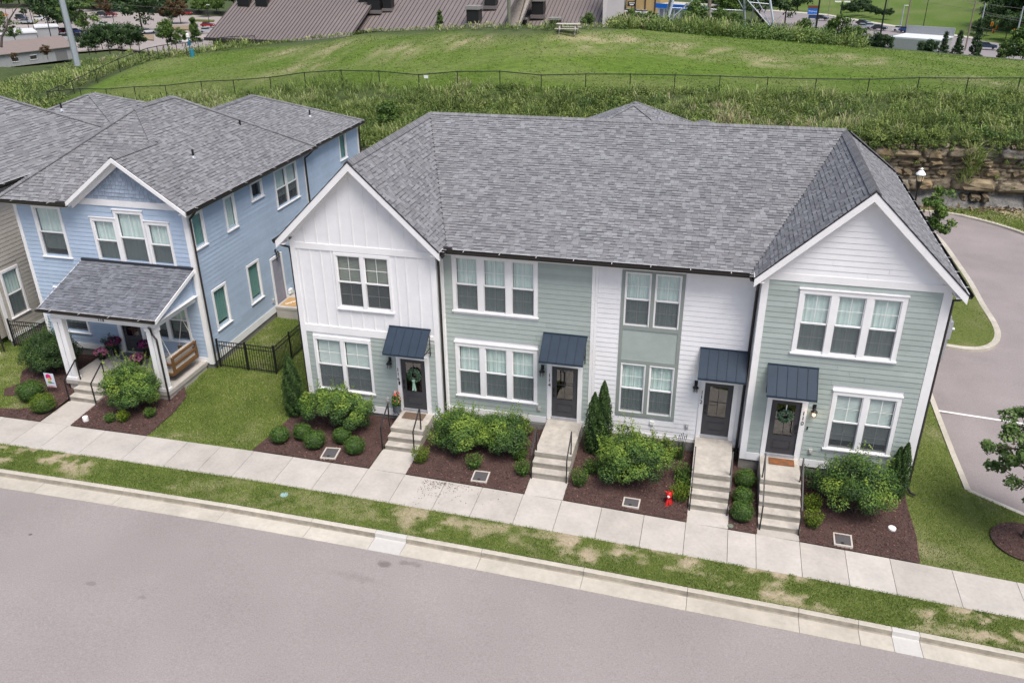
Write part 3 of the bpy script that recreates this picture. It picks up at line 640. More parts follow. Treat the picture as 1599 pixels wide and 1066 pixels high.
# --- roof
sl = (ridge-eg)/2.93
zE = 6.20; yE = -.45; Yr = 7.04; xa, xb = 2.60, 18.37; eL, eR = -.33, 21.31; yf = -1.0
eZ = lambda x, c: ridge-sl*abs(x-c)
vA = (xa+(ridge-zE)/sl, yE, zE); vB = (xb-(ridge-zE)/sl, yE, zE)
yRear = 12.75
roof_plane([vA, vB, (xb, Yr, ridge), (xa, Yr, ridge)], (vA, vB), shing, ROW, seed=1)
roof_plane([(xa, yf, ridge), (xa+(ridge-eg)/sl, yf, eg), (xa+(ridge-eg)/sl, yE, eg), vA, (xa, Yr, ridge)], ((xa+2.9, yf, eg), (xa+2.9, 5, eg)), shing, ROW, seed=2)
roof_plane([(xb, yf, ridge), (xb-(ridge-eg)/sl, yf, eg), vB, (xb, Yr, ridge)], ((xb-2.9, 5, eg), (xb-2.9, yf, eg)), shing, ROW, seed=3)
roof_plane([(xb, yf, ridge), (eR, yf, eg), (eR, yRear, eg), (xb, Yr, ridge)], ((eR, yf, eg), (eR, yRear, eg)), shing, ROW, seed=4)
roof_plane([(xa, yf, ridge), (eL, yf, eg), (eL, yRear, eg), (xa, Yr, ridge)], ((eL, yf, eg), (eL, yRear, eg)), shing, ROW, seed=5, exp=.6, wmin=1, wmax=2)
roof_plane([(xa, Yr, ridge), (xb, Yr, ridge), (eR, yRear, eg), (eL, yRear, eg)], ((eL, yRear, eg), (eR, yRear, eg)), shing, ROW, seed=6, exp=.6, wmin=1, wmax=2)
caps = Pieces('ridge_cap', ROW)
ridge_caps((xa, yf, ridge), (xa, Yr, ridge), caps, ROW, SHING, drop=.9); ridge_caps((xb, yf, ridge), (xb, Yr, ridge), caps, ROW, SHING, drop=.9)
ridge_caps((xa, Yr, ridge), (xb, Yr, ridge), caps, ROW, SHING, drop=.45); ridge_caps((eR, yRear, eg), (xb, Yr, ridge), caps, ROW, SHING, drop=.3)
caps.flush()
# rakes, soffits
for (c, l, r) in ((xa, eL, xa+2.93), (xb, xb-2.93, eR)):
    for s_, e in ((-1, l), (1, r)):
        ez = eZ(e, c)
        fascia((c, yf, ridge-.03), (e, yf, ez-.03), ROW, h=.27, t=.035, out=(0, -1, 0))
        mb = MB(); mb.prism([(c, yf-.045, ridge-.0), (e, yf-.045, ez-.0), (e, yf-.045, ez-.035), (c, yf-.045, ridge-.035)], (0, .02, 0)); mb.build('drip_edge', BLACK, ROW)
        mb = MB(); mb.prism([(c, yf, ridge-.30), (e, yf, ez-.30), (e, yf, ez-.27), (c, yf, ridge-.27)], (0, .36, 0)); mb.build('soffit', WHITE, ROW)
        mb = MB(); mb.prism([(c, -.652, ridge-.27), (e-s_*.2, -.652, ez+sl*.2-.27), (e-s_*.2, -.652, ez+sl*.2-.43), (c, -.652, ridge-.43)], (0, -.03, 0)); mb.build('frieze_board', WHITE, ROW)
        mb = MB(); y2 = -.02 if (s_ == 1 and c == xa) or (s_ == -1 and c == xb) else YB; mb.box(min(e, e-s_*.30), max(e, e-s_*.30), yf, y2, eg-.17, eg-.14); mb.build('soffit', WHITE, ROW)
        mb = MB(); mb.box(min(e, e-s_*.03), max(e, e-s_*.03), yf, y2, eg-.20, eg-.03); mb.build('fascia_board', WHITE, ROW)
mb = MB(); mb.box(vA[0]-.1, vB[0]+.1, yE, -.02, zE-.15, zE-.12); mb.build('soffit', WHITE, ROW); mb = MB(); mb.box(vA[0]-.1, vB[0]+.1, yE-.002, yE+.03, zE-.20, zE-.03); mb.build('fascia_board', WHITE, ROW)
gutter('gutter', (vA[0]-.02, yE-.01, zE-.01), (vB[0]+.02, yE-.01, zE-.01), ROW, (0, -1, 0))
for (x, s_) in ((vA[0]-.30, 1), (vB[0]-.05, 1)):
    mb = MB(); mb.box(x+.15, x+.50, yE-.16, yE-.02, zE-.06, zE+.10); mb.build('gutter_splash_guard', GUTTER, ROW)
gutter('gutter', (eR+.01, yf, eg-.02), (eR+.01, yRear, eg-.02), ROW, (1, 0, 0)); gutter('gutter', (eL-.01, yf, eg-.02), (eL-.01, yRear, eg-.02), ROW, (-1, 0, 0))
gutter('gutter', (xa+2.94, yf, eg-.02), (xa+2.94, yE-.1, eg-.02), ROW, (1, 0, 0)); gutter('gutter', (xb-2.94, yf, eg-.02), (xb-2.94, yE-.1, eg-.02), ROW, (-1, 0, 0))
downspout([(5.62, -.80, 6.12), (5.50, -.74, 5.98), (5.34, -.62, 5.86), (5.34, -.60, 5.5), (5.34, -.60, -.35), (5.38, -.72, -.5)], ROW)
downspout([(15.40, -.72, 6.12), (15.52, -.50, 5.98), (15.62, -.30, 5.80), (15.62, -.12, 5.5), (15.60, -.10, -.3), (15.60, -.10, -.62)], ROW)
downspout([(21.33, -.80, 6.10), (21.20, -.70, 5.98), (21.05, -.60, 5.90), (21.05, -.60, 5.6), (21.05, -.60, -.70), (21.12, -.75, -.80), (21.28, -.82, -.82)], ROW)
downspout([(-.35, -.85, 6.10), (-.22, -.72, 5.98), (-.08, -.58, 5.88), (-.06, -.58, 5.5), (-.06, -.58, -.45)], ROW)
mb = MB(); mb.box(15.50, 15.70, -.28, -.04, -.72, -.45); mb.tube([(15.6, -.16, -.45), (15.6, -.16, -.30)], .07, 8); mb.build('drain_adapter', RUBBER, ROW)
boards.flush(); shing.flush()
lantern(FG, 3.36, 2.04, 'unlit black wall lantern beside the mint ribbon wreath door'); lantern(FM, 8.79, 2.04, 'unlit black wall lantern right of the lower sage triple window')
lantern(FM, 14.05, 2.07, 'unlit black wall lantern on the white lap siding'); lantern(FG, 17.79, 2.02, 'lit black wall lantern right of the door numbered 110', True)
awning(FG, 3.45, 4.96, 3.28, 'navy metal awning over the mint ribbon wreath door, leftmost of four'); awning(FM, 8.82, 10.33, 3.29, 'navy metal awning beside the sage triple windows, second of four')
awning(FM, 14.08, 15.59, 3.31, 'navy metal awning on the white lap siding, third of four'); awning(FG, 16.21, 17.72, 3.30, 'navy metal awning over the door beside the lit lantern, rightmost of four')

# =========================================================================================== BLUE HOUSE
BH = empty('blue_house', (-9.1, 5, 0), 'light blue two storey house with white trim and a covered front porch', 'house')
boards = Pieces('siding_board', BH); shing = Pieces('shingle', BH)
FF = Fr((0, 1.11, 0), (1, 0, 0), (0, -1, 0)); FS = Fr((-5.2, 0, 0), (0, 1, 0), (1, 0, 0)); FS2 = Fr((-5.2, 0, 0), (0, 1, 0), (1, 0, 0))
bx0, bx1 = -12.95, -5.2
hF = [(-12.0, -10.87, 4.09, 6.04), (-9.39, -8.46, 4.12, 5.68), (-8.28, -7.17, 4.12, 6.04), (-6.96, -6.08, 4.12, 5.68), (-11.95, -10.88, .73, 2.5), (-9.22, -8.29, 0.0, 2.05), (-7.85, -6.03, .84, 2.62)]
wF = wall_sheet(FF, 'wall', bx0, bx1, -.05, 6.3, hF, BLUE, BH)
hS = [(1.36, 2.04, 4.79, 6.04), (3.68, 4.33, 4.77, 6.02), (5.79, 6.61, 5.42, 6.04), (7.83, 9.80, 4.46, 6.04), (1.88, 2.76, 1.14, 2.70), (4.57, 5.44, 1.14, 2.72), (6.55, 7.38, .17, 2.3), (14.70, 15.42, 4.96, 6.24)]
wS = wall_sheet(FS, 'wall', 1.11, 17.1, -.15, 6.3, hS, BLUE, BH)
mb = MB(); mb.box(bx0, bx0+.12, 1.25, 17.1, -.4, 6.3); mb.box(bx0+.12, bx1-.14, 16.98, 17.1, -.4, 6.3); mb.build('wall', BLUE, BH)
mb = MB(); mb.box(bx0+.02, bx1-.02, 1.14, 17.05, -.9, -.05); mb.build('foundation', FOUND, BH)
part(FF, 'skirt_board', WHITE, BH, [(bx0, -9.42, -.10, .16, .0, .036), (-8.1, bx1, -.12, .12, 0, .036)])
part(FS, 'skirt_board', WHITE, BH, [(1.12, 6.42, -.12, .19, .0, .036), (7.52, 17.1, -.12, .19, 0, .036)])
siding(FF, boards, BLUE, wF, .16, 6.30, (-12.80, -5.36), [(-12.12, -10.75, 4.0, 6.2), (-9.50, -8.36, 4.0, 5.84), (-8.40, -7.05, 4, 6.2), (-7.06, -5.97, 4, 5.84), (-12.06, -10.78, .6, 2.7), (-9.42, -8.10, -1, 2.2), (-7.97, -5.92, .74, 2.74), (-12.95, -10.1, 6.20, 6.4), (-10.3, -5.2, 6.22, 6.6)], seed=11)
siding(FS, boards, BLUE, wS, .19, 6.20, (1.28, 17.0), [(1.26, 2.14, 4.66, 6.2), (3.58, 4.43, 4.66, 6.12), (5.68, 6.72, 5.32, 6.14), (7.72, 9.90, 4.36, 6.16), (1.78, 2.86, 1.02, 2.80), (4.47, 5.55, 1.02, 2.83), (6.42, 7.52, -1, 2.42), (14.6, 15.52, 4.90, 6.34), (10.62, 10.72, 0, 7)], seed=12)
for f_, b_ in ((FF, (bx0, -12.80, -.15, 6.33, 0, .034)), (FF, (-5.36, bx1+.03, -.17, 6.3, 0, .034)), (FS, (1.11, 1.28, -.17, 6.2, 0, .034)), (FS, (10.60, 10.74, -.1, 6.2, 0, .03)), (FS, (16.95, 17.1, -.1, 6.2, 0, .034))): part(f_, 'corner_board', WHITE, BH, [b_])
part(FS, 'frieze_board', WHITE, BH, [(1.11, 17.1, 6.2, 6.36, 0, .03)])
part(FF, 'frieze_board', WHITE, BH, [(bx0, -10.05, 6.22, 6.36, .0, .036), (-10.05, -5.17, 6.30, 6.56, .0, .040)])
window(FF, BH, -12.10, -10.77, 4.00, 6.17, 1, tw=.11, head=.14, blind=BLIND, grid=(2, 1), grid_low=False, lite_blind=.86)
window(FF, BH, -9.48, -8.37, 4.05, 5.80, 1, tw=.10, head=.13, blind=BLIND, grid=(2, 1), grid_low=False)
window(FF, BH, -8.36, -7.08, 4.05, 6.17, 1, tw=.10, head=.13, blind=BLIND, grid=(2, 1), grid_low=False)
window(FF, BH, -7.05, -5.99, 4.05, 5.80, 1, tw=.10, head=.13, blind=BLIND, grid=(2, 1), grid_low=False)
window(FF, BH, -12.04, -10.79, .64, 2.62, 1, tw=.09, head=.12, blind=BLIND, grid=(2, 1), grid_low=False, lite_blind=.8)
window(FF, BH, -7.95, -5.94, .76, 2.72, 2, tw=.10, mull=.16, head=.12, blind=BLIND, grid=(2, 1), grid_low=False, lite_blind=.8)
window(FS, BH, 1.28, 2.12, 4.70, 6.12, 1, tw=.09, head=.10, blind=BLINDG, sash=False, grid=(1, 1), crown=False)
window(FS, BH, 3.60, 4.41, 4.68, 6.10, 1, tw=.09, head=.10, blind=BLIND, sash=False, grid=(1, 1), crown=False)
window(FS, BH, 5.70, 6.70, 5.33, 6.13, 1, tw=.10, head=.10, blind=None, sash=False, grid=(1, 1), crown=False)
window(FS, BH, 7.74, 9.88, 4.38, 6.14, 2, tw=.10, mull=.11, head=.10, blind=BLIND, grid=(1, 1), crown=False, lite_blind=.75)
window(FS, BH, 1.80, 2.84, 1.05, 2.79, 1, tw=.09, head=.10, blind=BLINDG, sash=False, grid=(1, 1), crown=False, lite_blind=.88)
window(FS, BH, 4.49, 5.52, 1.05, 2.82, 1, tw=.09, head=.10, blind=BLINDG, sash=False, grid=(1, 1), crown=False, lite_blind=.9)
window(FS, BH, 14.62, 15.50, 4.90, 6.33, 1, tw=.09, head=.10, blind=BLINDG, sash=False, grid=(1, 1), crown=False)
# front door
part(FF, 'door_casing', WHITE, BH, [(-9.40, -9.224, -.05, 2.2, 0, .05), (-8.286, -8.12, -.05, 2.2, 0, .05), (-9.224, -8.286, 2.045, 2.2, 0, .046)])
door(FF, BH, -9.22, 0.0, panes=(2, 1))
# side door with its curtain
part(FS, 'door_casing', WHITE, BH, [(6.43, 6.55, .17, 2.42, 0, .05), (7.38, 7.50, .17, 2.42, 0, .05), (6.55, 7.38, 2.30, 2.42, 0, .046)])
mb = MB(); n_ = 30; vs = []
for i in range(n_+1):
    u = 6.55+.83*i/n_; d_ = .02+.03*math.sin(i*1.35)+.012*math.sin(i*3.1); vs += [FS.p(u, .19, d_+.01), FS.p(u*.96+.28, 1.3, d_*.8), FS.p(u, 2.29, d_*.5)]
mb.add(vs, [(3*i+k, 3*i+3+k, 3*i+4+k, 3*i+1+k) for i in range(n_) for k in (0, 1)]); mb.build('door_curtain', pm('grey_curtain', (.235, .235, .285), .9, .1, 3), BH, smooth=True)
part(FS, 'outlet_cover', pm('grey_plastic', (.42,)*3), BH, [(6.14, 6.26, .42, .58, 0.02, .10)]); part(FS, 'outlet_cover', pm('grey_plastic', (.42,)*3), BH, [(1.75, 1.87, .30, .45, 0.02, .09)])
part(FS, 'outlet_cover', PLASTW, BH, [(7.66, 7.92, .24, .45, .02, .14)])
# roof of the front block
cx_, xe0, xe1, ye, yb2, ez_, rz = -9.1, -13.32, -4.88, .70, 11.46, 6.42, 9.37
pf, pr = (cx_, 4.69, rz), (cx_, 7.02, rz); c1, c2, c3, c4 = (xe0, ye, ez_), (xe1, ye, ez_), (xe1, yb2, ez_), (xe0, yb2, ez_)
k_ = (rz-ez_)/(xe1-cx_)     # side slope
# front gable over the right bay
gc, gz0 = -7.56, 8.38; gl, gr = -10.15, -4.92; gs = (gz0-6.48)/(gr-gc)
ks = (rz-ez_)/(4.69-ye)
yg = ye+(gz0-ez_)/ks       # gable ridge meets the front slope
gc = -7.58; gr = xe1; zg = rz-k_*(gc-cx_); gs = k_; yg = 4.69-(rz-zg)/ks; yf2 = ye-.02; gz0 = zg; gsl = (zg-ez_)/(gc-gl)
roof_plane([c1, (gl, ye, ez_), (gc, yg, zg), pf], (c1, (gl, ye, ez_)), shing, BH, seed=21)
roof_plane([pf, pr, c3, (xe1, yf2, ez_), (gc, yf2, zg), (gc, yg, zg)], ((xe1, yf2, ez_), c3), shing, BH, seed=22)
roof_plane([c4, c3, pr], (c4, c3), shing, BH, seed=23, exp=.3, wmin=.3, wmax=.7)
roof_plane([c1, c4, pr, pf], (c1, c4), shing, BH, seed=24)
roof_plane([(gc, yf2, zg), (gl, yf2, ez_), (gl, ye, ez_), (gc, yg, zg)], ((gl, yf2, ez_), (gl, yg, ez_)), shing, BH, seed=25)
caps = Pieces('ridge_cap', BH)
ridge_caps(pf, pr, caps, BH, SHING, drop=.6); ridge_caps(c1, pf, caps, BH, SHING, drop=.35); ridge_caps((gc, yg, zg), pf, caps, BH, SHING, drop=.35); ridge_caps(c3, pr, caps, BH, SHING, drop=.35)
ridge_caps((gc, yf2, gz0), (gc, yg+.1, gz0), caps, BH, SHING, drop=.6)
# gable wall of shakes
part(FF, 'gable_wall', BLUE, BH, []) if False else None
gw = MB(); gw.prism([FF.p(gl+.45, 6.56, .0), FF.p(gr-.40, 6.56, .0), FF.p(gc, gz0-.30, .0)], (0, .1, 0)); gwo = gw.build('gable_wall', BLUE, BH)
SHAKE = pm('blue_shake_paint', (.35, .42, .515), .7, .06, 4, tone=[(.78,)*3, (1.08,)*3]); shk = Pieces('shake', BH); rr = random.Random(5); z = 6.56
while z < gz0-.35:
    zt = z+.15; k = (z+.10-6.56)/(gz0-.35-6.56)
    if k >= 1: break
    a, b = gl+.45+(gc-gl-.45)*k, gr-.40+(gc-gr+.40)*k; u = a
    while u < b-.02:
        u1 = min(u+rr.uniform(.09, .22), b); dz = rr.uniform(0, .02)
        vs = [FF.p(u+.006, z-dz, .042), FF.p(u1-.006, z-dz, .042), FF.p(u1-.003, z-dz, 0), FF.p(u+.003, z-dz, 0), FF.p(u+.003, zt, .012), FF.p(u1-.003, zt, .012), FF.p(u1-.003, zt, 0), FF.p(u+.003, zt, 0)]
        shk.add(vs, BOXF, SHAKE, gwo, rr.random()); u = u1
    z += .15
shk.flush()
for s_, e in ((-1, gl), (1, gr)):
    ez2 = ez_
    fascia((gc, yf2, gz0-.02), (e, yf2, ez2-.02), BH, h=.17, t=.035)
    fascia((gc, yf2+.3, gz0-.16), (e-s_*.1, yf2+.3, ez2-.06), BH, h=.22, t=.04)
    mb = MB(); mb.prism([(gc, yf2-.01, gz0-.20), (e, yf2-.01, ez2-.20), (e, yf2-.01, ez2-.17), (gc, yf2-.01, gz0-.17)], (0, .42, 0)); mb.build('soffit', WHITE, BH)
mb = MB(); mb.box(xe0, gl+.1, ye, 1.1, ez_-.15, ez_-.12); mb.box(xe1-.32, xe1, ye, yb2, ez_-.15, ez_-.12); mb.build('soffit', WHITE, BH)
mb = MB(); mb.box(xe0, gl+.1, ye, ye+.03, ez_-.19, ez_-.03); mb.box(xe1-.03, xe1, ye, yb2, ez_-.19, ez_-.03); mb.build('fascia_board', WHITE, BH)
gutter('gutter', (xe0, ye-.01, ez_-.02), (gl+.15, ye-.01, ez_-.02), BH, (0, -1, 0)); gutter('gutter', (xe1+.01, ye, ez_-.02), (xe1+.01, yb2, ez_-.02), BH, (1, 0, 0))
mb = MB(); mb.box(gl-.25, gl+.10, ye-.16, ye, ez_-.05, ez_+.08); mb.build('gutter_splash_guard', GUTTER, BH)
downspout([(-4.80, 1.15, 6.30), (-4.98, 1.2, 6.10), (-5.10, 1.18, 5.98), (-5.10, 1.18, 5.6), (-5.10, 1.18, -.35)], BH)
downspout([(-4.80, 11.0, 6.30), (-4.95, 10.8, 6.12), (-5.10, 10.67, 6.0), (-5.10, 10.67, 5.6), (-5.10, 10.67, -.2)], BH)
downspout([(-4.95, 17.2, 6.35), (-5.10, 17.15, 6.2), (-5.12, 17.12, 5.6), (-5.12, 17.12, -.2)], BH)
# rear block roof
q1, q2, q3 = (-4.92, 17.38, 6.46), (-9.0, 13.3, 8.34), (-9.0, 8.6, 8.34)
roof_plane([(-4.92, 8.9, 6.46), q1, q2, q3], ((-4.92, 9, 6.46), q1), shing, BH, seed=27)
roof_plane([q1, (-13.1, 17.38, 6.46), q2], (q1, (-13.1, 17.38, 6.46)), shing, BH, seed=28, exp=.5, wmin=1, wmax=2)
roof_plane([(-13.1, 8.9, 6.46), (-13.1, 17.38, 6.46), q2, q3], ((-13.1, 8.9, 6.46), (-13.1, 17, 6.46)), shing, BH, seed=29, exp=.3, wmin=.3, wmax=.8)
ridge_caps(q1, q2, caps, BH, SHING, drop=.25); ridge_caps(q3, q2, caps, BH, SHING, drop=.45); caps.flush()
mb = MB(); mb.box(-5.22, -4.92, 11.4, 17.38, 6.30, 6.33); mb.build('soffit', WHITE, BH); mb = MB(); mb.box(-4.95, -4.92, 11.4, 17.38, 6.26, 6.43); mb.build('fascia_board', WHITE, BH)
gutter('gutter', (-4.91, 11.3, 6.44), (-4.91, 17.38, 6.44), BH, (1, 0, 0))
def vent(P, name='vent_pipe', h=.32, root=BH):
    P = np.array(P, float); mb = MB(); mb.lathe(P, [(.045, -.1), (.045, h), (.03, h)], 8); v = mb.build(name, RUBBER, root); mb = MB(); mb.lathe(P, [(.12, -.06), (.08, .02), (.05, .07)], 8); mb.build('flashing', STEELM, v)
vent((-6.5, 4.08, rz-k_*2.6)); vent((-7.0, 8.62, rz-k_*2.1-.1)); vent((-6.5, 14.37, 7.18))
# --- porch
PO = MB(); PO.box(-10.05, -5.45, -1.55, 1.08, -.22, -.05); PO.box(-10.0, -5.5, -1.50, 1.05, -.9, -.221); PO.build('porch_floor', CONC, BH)
mb = MB(); mb.box(-10.0, -9.95, -1.5, 1.0, -.9, -.23); mb.build('porch_footing', FOUND, BH)
def column(x0, x1, name='porch_column'):
    for a, b in ((x0, x0+(x1-x0)*.45), (x0+(x1-x0)*.55, x1)):
        mb = MB(); mb.box(a, b, -1.50, -1.30, .05, 2.46); o = mb.build(name, WHITE, BH)
    mb = MB(); mb.box(x0-.03, x1+.03, -1.53, -1.27, 2.46, 2.60); mb.box(x0-.03, x1+.03, -1.53, -1.27, -.048, .06); mb.build('column_trim', WHITE, BH)
column(-10.0, -9.56); column(-5.92, -5.48)
mb = MB(); mb.box(-10.02, -5.46, -1.50, -1.32, 2.605, 2.86); mb.box(-5.64, -5.46, -1.318, 1.10, 2.605, 2.86); mb.box(-10.02, -9.84, -1.318, 1.10, 2.605, 2.86); mb.build('porch_beam', WHITE, BH)
pz = lambda y: 3.99-(1.09-y)*.341
roof_plane([(-10.30, -1.70, pz(-1.70)), (-5.27, -1.70, pz(-1.70)), (-5.27, 1.09, pz(1.09)), (-10.30, 1.09, pz(1.09))], ((-10.3, -1.70, pz(-1.70)), (-5.27, -1.70, pz(-1.70))), shing, BH, mat=SHING2, seed=30, thick=.08, wmin=.11, wmax=.26)
mb = MB(); mb.box(-10.30, -5.27, 1.0, 1.08, 3.97, 4.06); mb.build('wall_flashing', pm('lead_flashing', (.03, .034, .045), .5), BH)
gutter('gutter', (-10.34, -1.72, pz(-1.70)-.02), (-5.25, -1.72, pz(-1.70)-.02), BH, (0, -1, 0), w=.11, h=.09)
mb = MB(); mb.box(-10.28, -5.30, -1.69, -1.66, pz(-1.70)-.14, pz(-1.70)-.09); mb.box(-10.28, -5.30, -1.66, 1.05, 2.862, 2.875); mb.build('porch_ceiling', WHITE, BH)
for x, o_ in ((-5.27, 1), (-10.30, -1)):
    fascia((x, -1.70, pz(-1.70)-.01), (x, 1.08, pz(1.08)-.01), BH, h=.15, t=.03, out=(o_, 0, 0))
    mb = MB(); xx = -5.47 if o_ == 1 else -10.0; mb.prism([(xx, -1.25, 2.87), (xx, 1.08, 2.87), (xx, 1.08, pz(1.08)-.12), (xx, -1.25, pz(-1.25)-.12)], (-.03*o_, 0, 0)); mb.build('porch_gable', BLUE, BH)
downspout([(-5.45, -1.88, 2.82), (-5.52, -1.70, 2.70), (-5.60, -1.62, 2.60), (-5.60, -1.58, 2.4), (-5.46, -1.58, 2.2), (-5.46, -1.58, -.5)], BH, w=.08)
for k, ch in enumerate('118'): text_mesh('house_number', ch, .15, BLACK, BH, (-7.86+k*.10, -1.51, 2.715), (1, 0, 0), (0, 0, 1))
boards.flush(); shing.flush()
# the swing, pots, mats
def bar(mb, p, q, w, h=None):
    p = np.array(p, float); q = np.array(q, float); d = q-p; L_ = np.linalg.norm(d); d /= L_; s = np.cross(d, [0, 0, 1.]); s = s/np.linalg.norm(s) if np.linalg.norm(s) > .05 else np.array([1., 0, 0]); u = np.cross(s, d)
    mb.obox((p+q)/2, d*L_/2, s*w/2, u*(h or w)/2); return mb
SW = empty('porch_swing', (-6.0, 0, .28), 'brown wooden porch swing with cream cushions hanging by ropes on the blue house porch', 'swing')
mb = MB(); mb.box(-5.66, -5.58, -.80, -.70, .28, 1.02); mb.box(-5.66, -5.58, .70, .80, .28, 1.02); mb.box(-5.66, -5.58, -.70, .70, .93, 1.02); mb.box(-5.66, -5.59, -.70, .70, .62, .73); mb.box(-5.66, -5.59, -.70, .70, .28, .42); mb.build('backrest', WOOD, SW)
for y in (-.80, .72):
    mb = MB(); mb.box(-6.42, -5.66, y, y+.08, .66, .72); mb.box(-6.42, -6.34, y, y+.08, .24, .66); mb.build('armrest', WOOD, SW)
mb = MB(); mb.box(-6.42, -5.66, -.80, .80, .22, .30); mb.build('seat', WOOD, SW)
mb = MB(); mb.box(-6.38, -5.68, -.70, .70, .30, .44); mb.build('seat_cushion', CUSH, SW)
for y in (-.36, .34):
    mb = MB(); mb.obox((-5.80, y, .68), (.09, 0, .03), (0, .33, 0), (-.07, 0, .25)); mb.build('back_cushion', CUSH, SW)
mb = MB(); mb.obox((-6.05, .25, .58), (.07, .05, .05), (-.03, .17, 0), (-.05, 0, .15)); mb.obox((-6.02, -.45, .58), (.07, .05, .05), (-.03, .17, 0), (-.05, 0, .15)); mb.build('pillow', pm('blush_pillow', (.58, .46, .44), .95), SW)
for y in (-.76, .76):
    mb = MB(); mb.tube([(-6.38, y, .70), (-6.0, y*.97, 2.0), (-6.0, y*.95, 2.85)], .012, 5); mb.tube([(-5.62, y, 1.0), (-6.0, y*.97, 2.0)], .012, 5); mb.build('rope', CUSH, SW)
def blossoms(c, r, n, tones_mat, seed, size=.05, flat=.7):
    g = np.random.default_rng(seed); d = g.normal(size=(n, 3)); d /= np.linalg.norm(d, axis=1)[:, None]; d[:, 2] = np.abs(d[:, 2]); P = np.array(c)+d*np.array([r, r, r*flat])*g.uniform(.75, 1.05, (n, 1))
    return P, d
def leafquads(P, Nrm, size, g, asp=.55, jit=.6):
    """one bent leaf (two triangles along the midrib) per point"""
    n = len(P); N_ = Nrm+g.normal(scale=jit, size=(n, 3)); N_ /= np.linalg.norm(N_, axis=1)[:, None]+1e-9
    r = g.normal(size=(n, 3)); a = np.cross(N_, r); a /= np.linalg.norm(a, axis=1)[:, None]+1e-9; b = np.cross(N_, a)
    s = (size*g.uniform(.65, 1.3, (n, 1))) if np.isscalar(size) else size
    V = np.stack([P-a*s, P+b*s*asp, P+a*s, P-b*s*asp], 1); V[:, 1] += N_*s*.12; V[:, 3] += N_*s*.12
    F = np.arange(n*4).reshape(n, 4); return V.reshape(-1, 3), F
FL_MAG = leafmat('magenta_petal', [(.30, .02, .10), (.42, .03, .16), (.12, .02, .12), (.07, .03, .10)]); FL_PINK = leafmat('pink_petal', [(.75, .22, .38), (.85, .36, .50), (.62, .12, .25), (.85, .55, .6)])
FL_RED = leafmat('coral_petal', [(.65, .06, .04), (.80, .22, .15), (.85, .6, .5)])
def pot(P, r, h, potmat, leafm, petals, label, flr, seed, name='flower_pot', fh=.18, taper=.72, leaves=260, nbl=150):
    P = np.array(P, float); t = empty(name, P, label, 'flower pot'); g = np.random.default_rng(seed)
    mb = MB(); mb.lathe(P, [(r*taper, 0), (r, h), (r+.012, h), (r+.012, h-.03), (r-.02, h-.03), (r-.02, h-.05)], 18); mb.build('pot', potmat, t, smooth=False)
    d = g.normal(size=(leaves, 3)); d /= np.linalg.norm(d, axis=1)[:, None]; Q = P+[0, 0, h+fh*.35]+d*np.array([flr*.9, flr*.9, fh*.7])
    V, F = leafquads(Q, d, .045, g); npmesh('foliage', V, F, leafm, t, tone=g.random(len(F)))
    n = nbl; d = g.normal(size=(n, 3)); d /= np.linalg.norm(d, axis=1)[:, None]; d[:, 2] = np.abs(d[:, 2]); Q = P+[0, 0, h+fh*.4]+d*np.array([flr, flr, fh]); V, F = leafquads(Q, d, .046, g, .9, .3); npmesh('blossoms', V, F, petals, t, tone=g.random(len(F))); return t
PLBK = pm('black_planter', (.014, .014, .016), .4, .1)
pot((-9.50, .78, -.05), .15, .52, PLBK, LEAF_DARK, FL_MAG, 'tall black planter of magenta flowers left of the blue house door', .30, 1)
pot((-8.05, .82, -.05), .15, .52, PLBK, LEAF_DARK, FL_MAG, 'tall black planter of dark magenta flowers right of the blue house door', .30, 2)
pot((-9.80, .28, -.05), .17, .22, PLBK, LEAF_BOX, FL_PINK, 'low black pot of pink flowers on the porch near the left column', .27, 3)
pot((-8.02, .22, -.05), .17, .22, PLBK, LEAF_BOX, FL_PINK, 'low black pot of pink flowers in front of the porch planter', .30, 4)
def mat_rect(name, x0, x1, y0, y1, z, m, label, edge=None):
    mb = MB(); mb.box(x0, x1, y0, y1, z, z+.015); o = mb.build(name, m, None, base=((x0+x1)/2, (y0+y1)/2, z)); tag(o, label, 'doormat'); return o
mat_rect('doormat', -9.25, -8.20, .42, 1.0, -.048, pm('blue_brown_mat', (.10, .09, .07), .95, .3, 5, col2=(.20, .23, .30)), 'blue and brown patterned doormat at the blue house door')
mat_rect('doormat', 3.86, 4.66, -1.22, -.80, -.085, pm('brown_mat', (.10, .065, .045), .95, .25, 20, col2=(.17, .12, .09)), 'plain brown doormat at the door numbered 116')
mat_rect('doormat', 16.62, 17.42, -1.18, -.80, -.085, pm('flower_mat', (.30, .10, .03), .95, .3, 6, col2=(.10, .07, .045)), 'rust and brown floral doormat at the door numbered 110')
pot((3.58, -.92, -.02), .15, .27, pm('slate_pot', (.07, .085, .10), .5), LEAF_BUSH, FL_RED, 'slate planter with red and white blooms left of the wreathed door 116', .17, 6, fh=.40, taper=.95, leaves=520, nbl=26)
mb = MB(); mb.box(3.46, 3.70, -1.04, -.80, -.095, -.085) if False else None
for a in range(2):
    mb.tube([(3.46+a*.24, -1.04, -.10), (3.70-a*.24, -.80, -.02)], .012, 4)
o = mb.build('plant_stand', BLACK, None, base=(3.58, -.92, -.1)); tag(o, 'black crossed stand under the slate planter by door 116', 'plant stand')
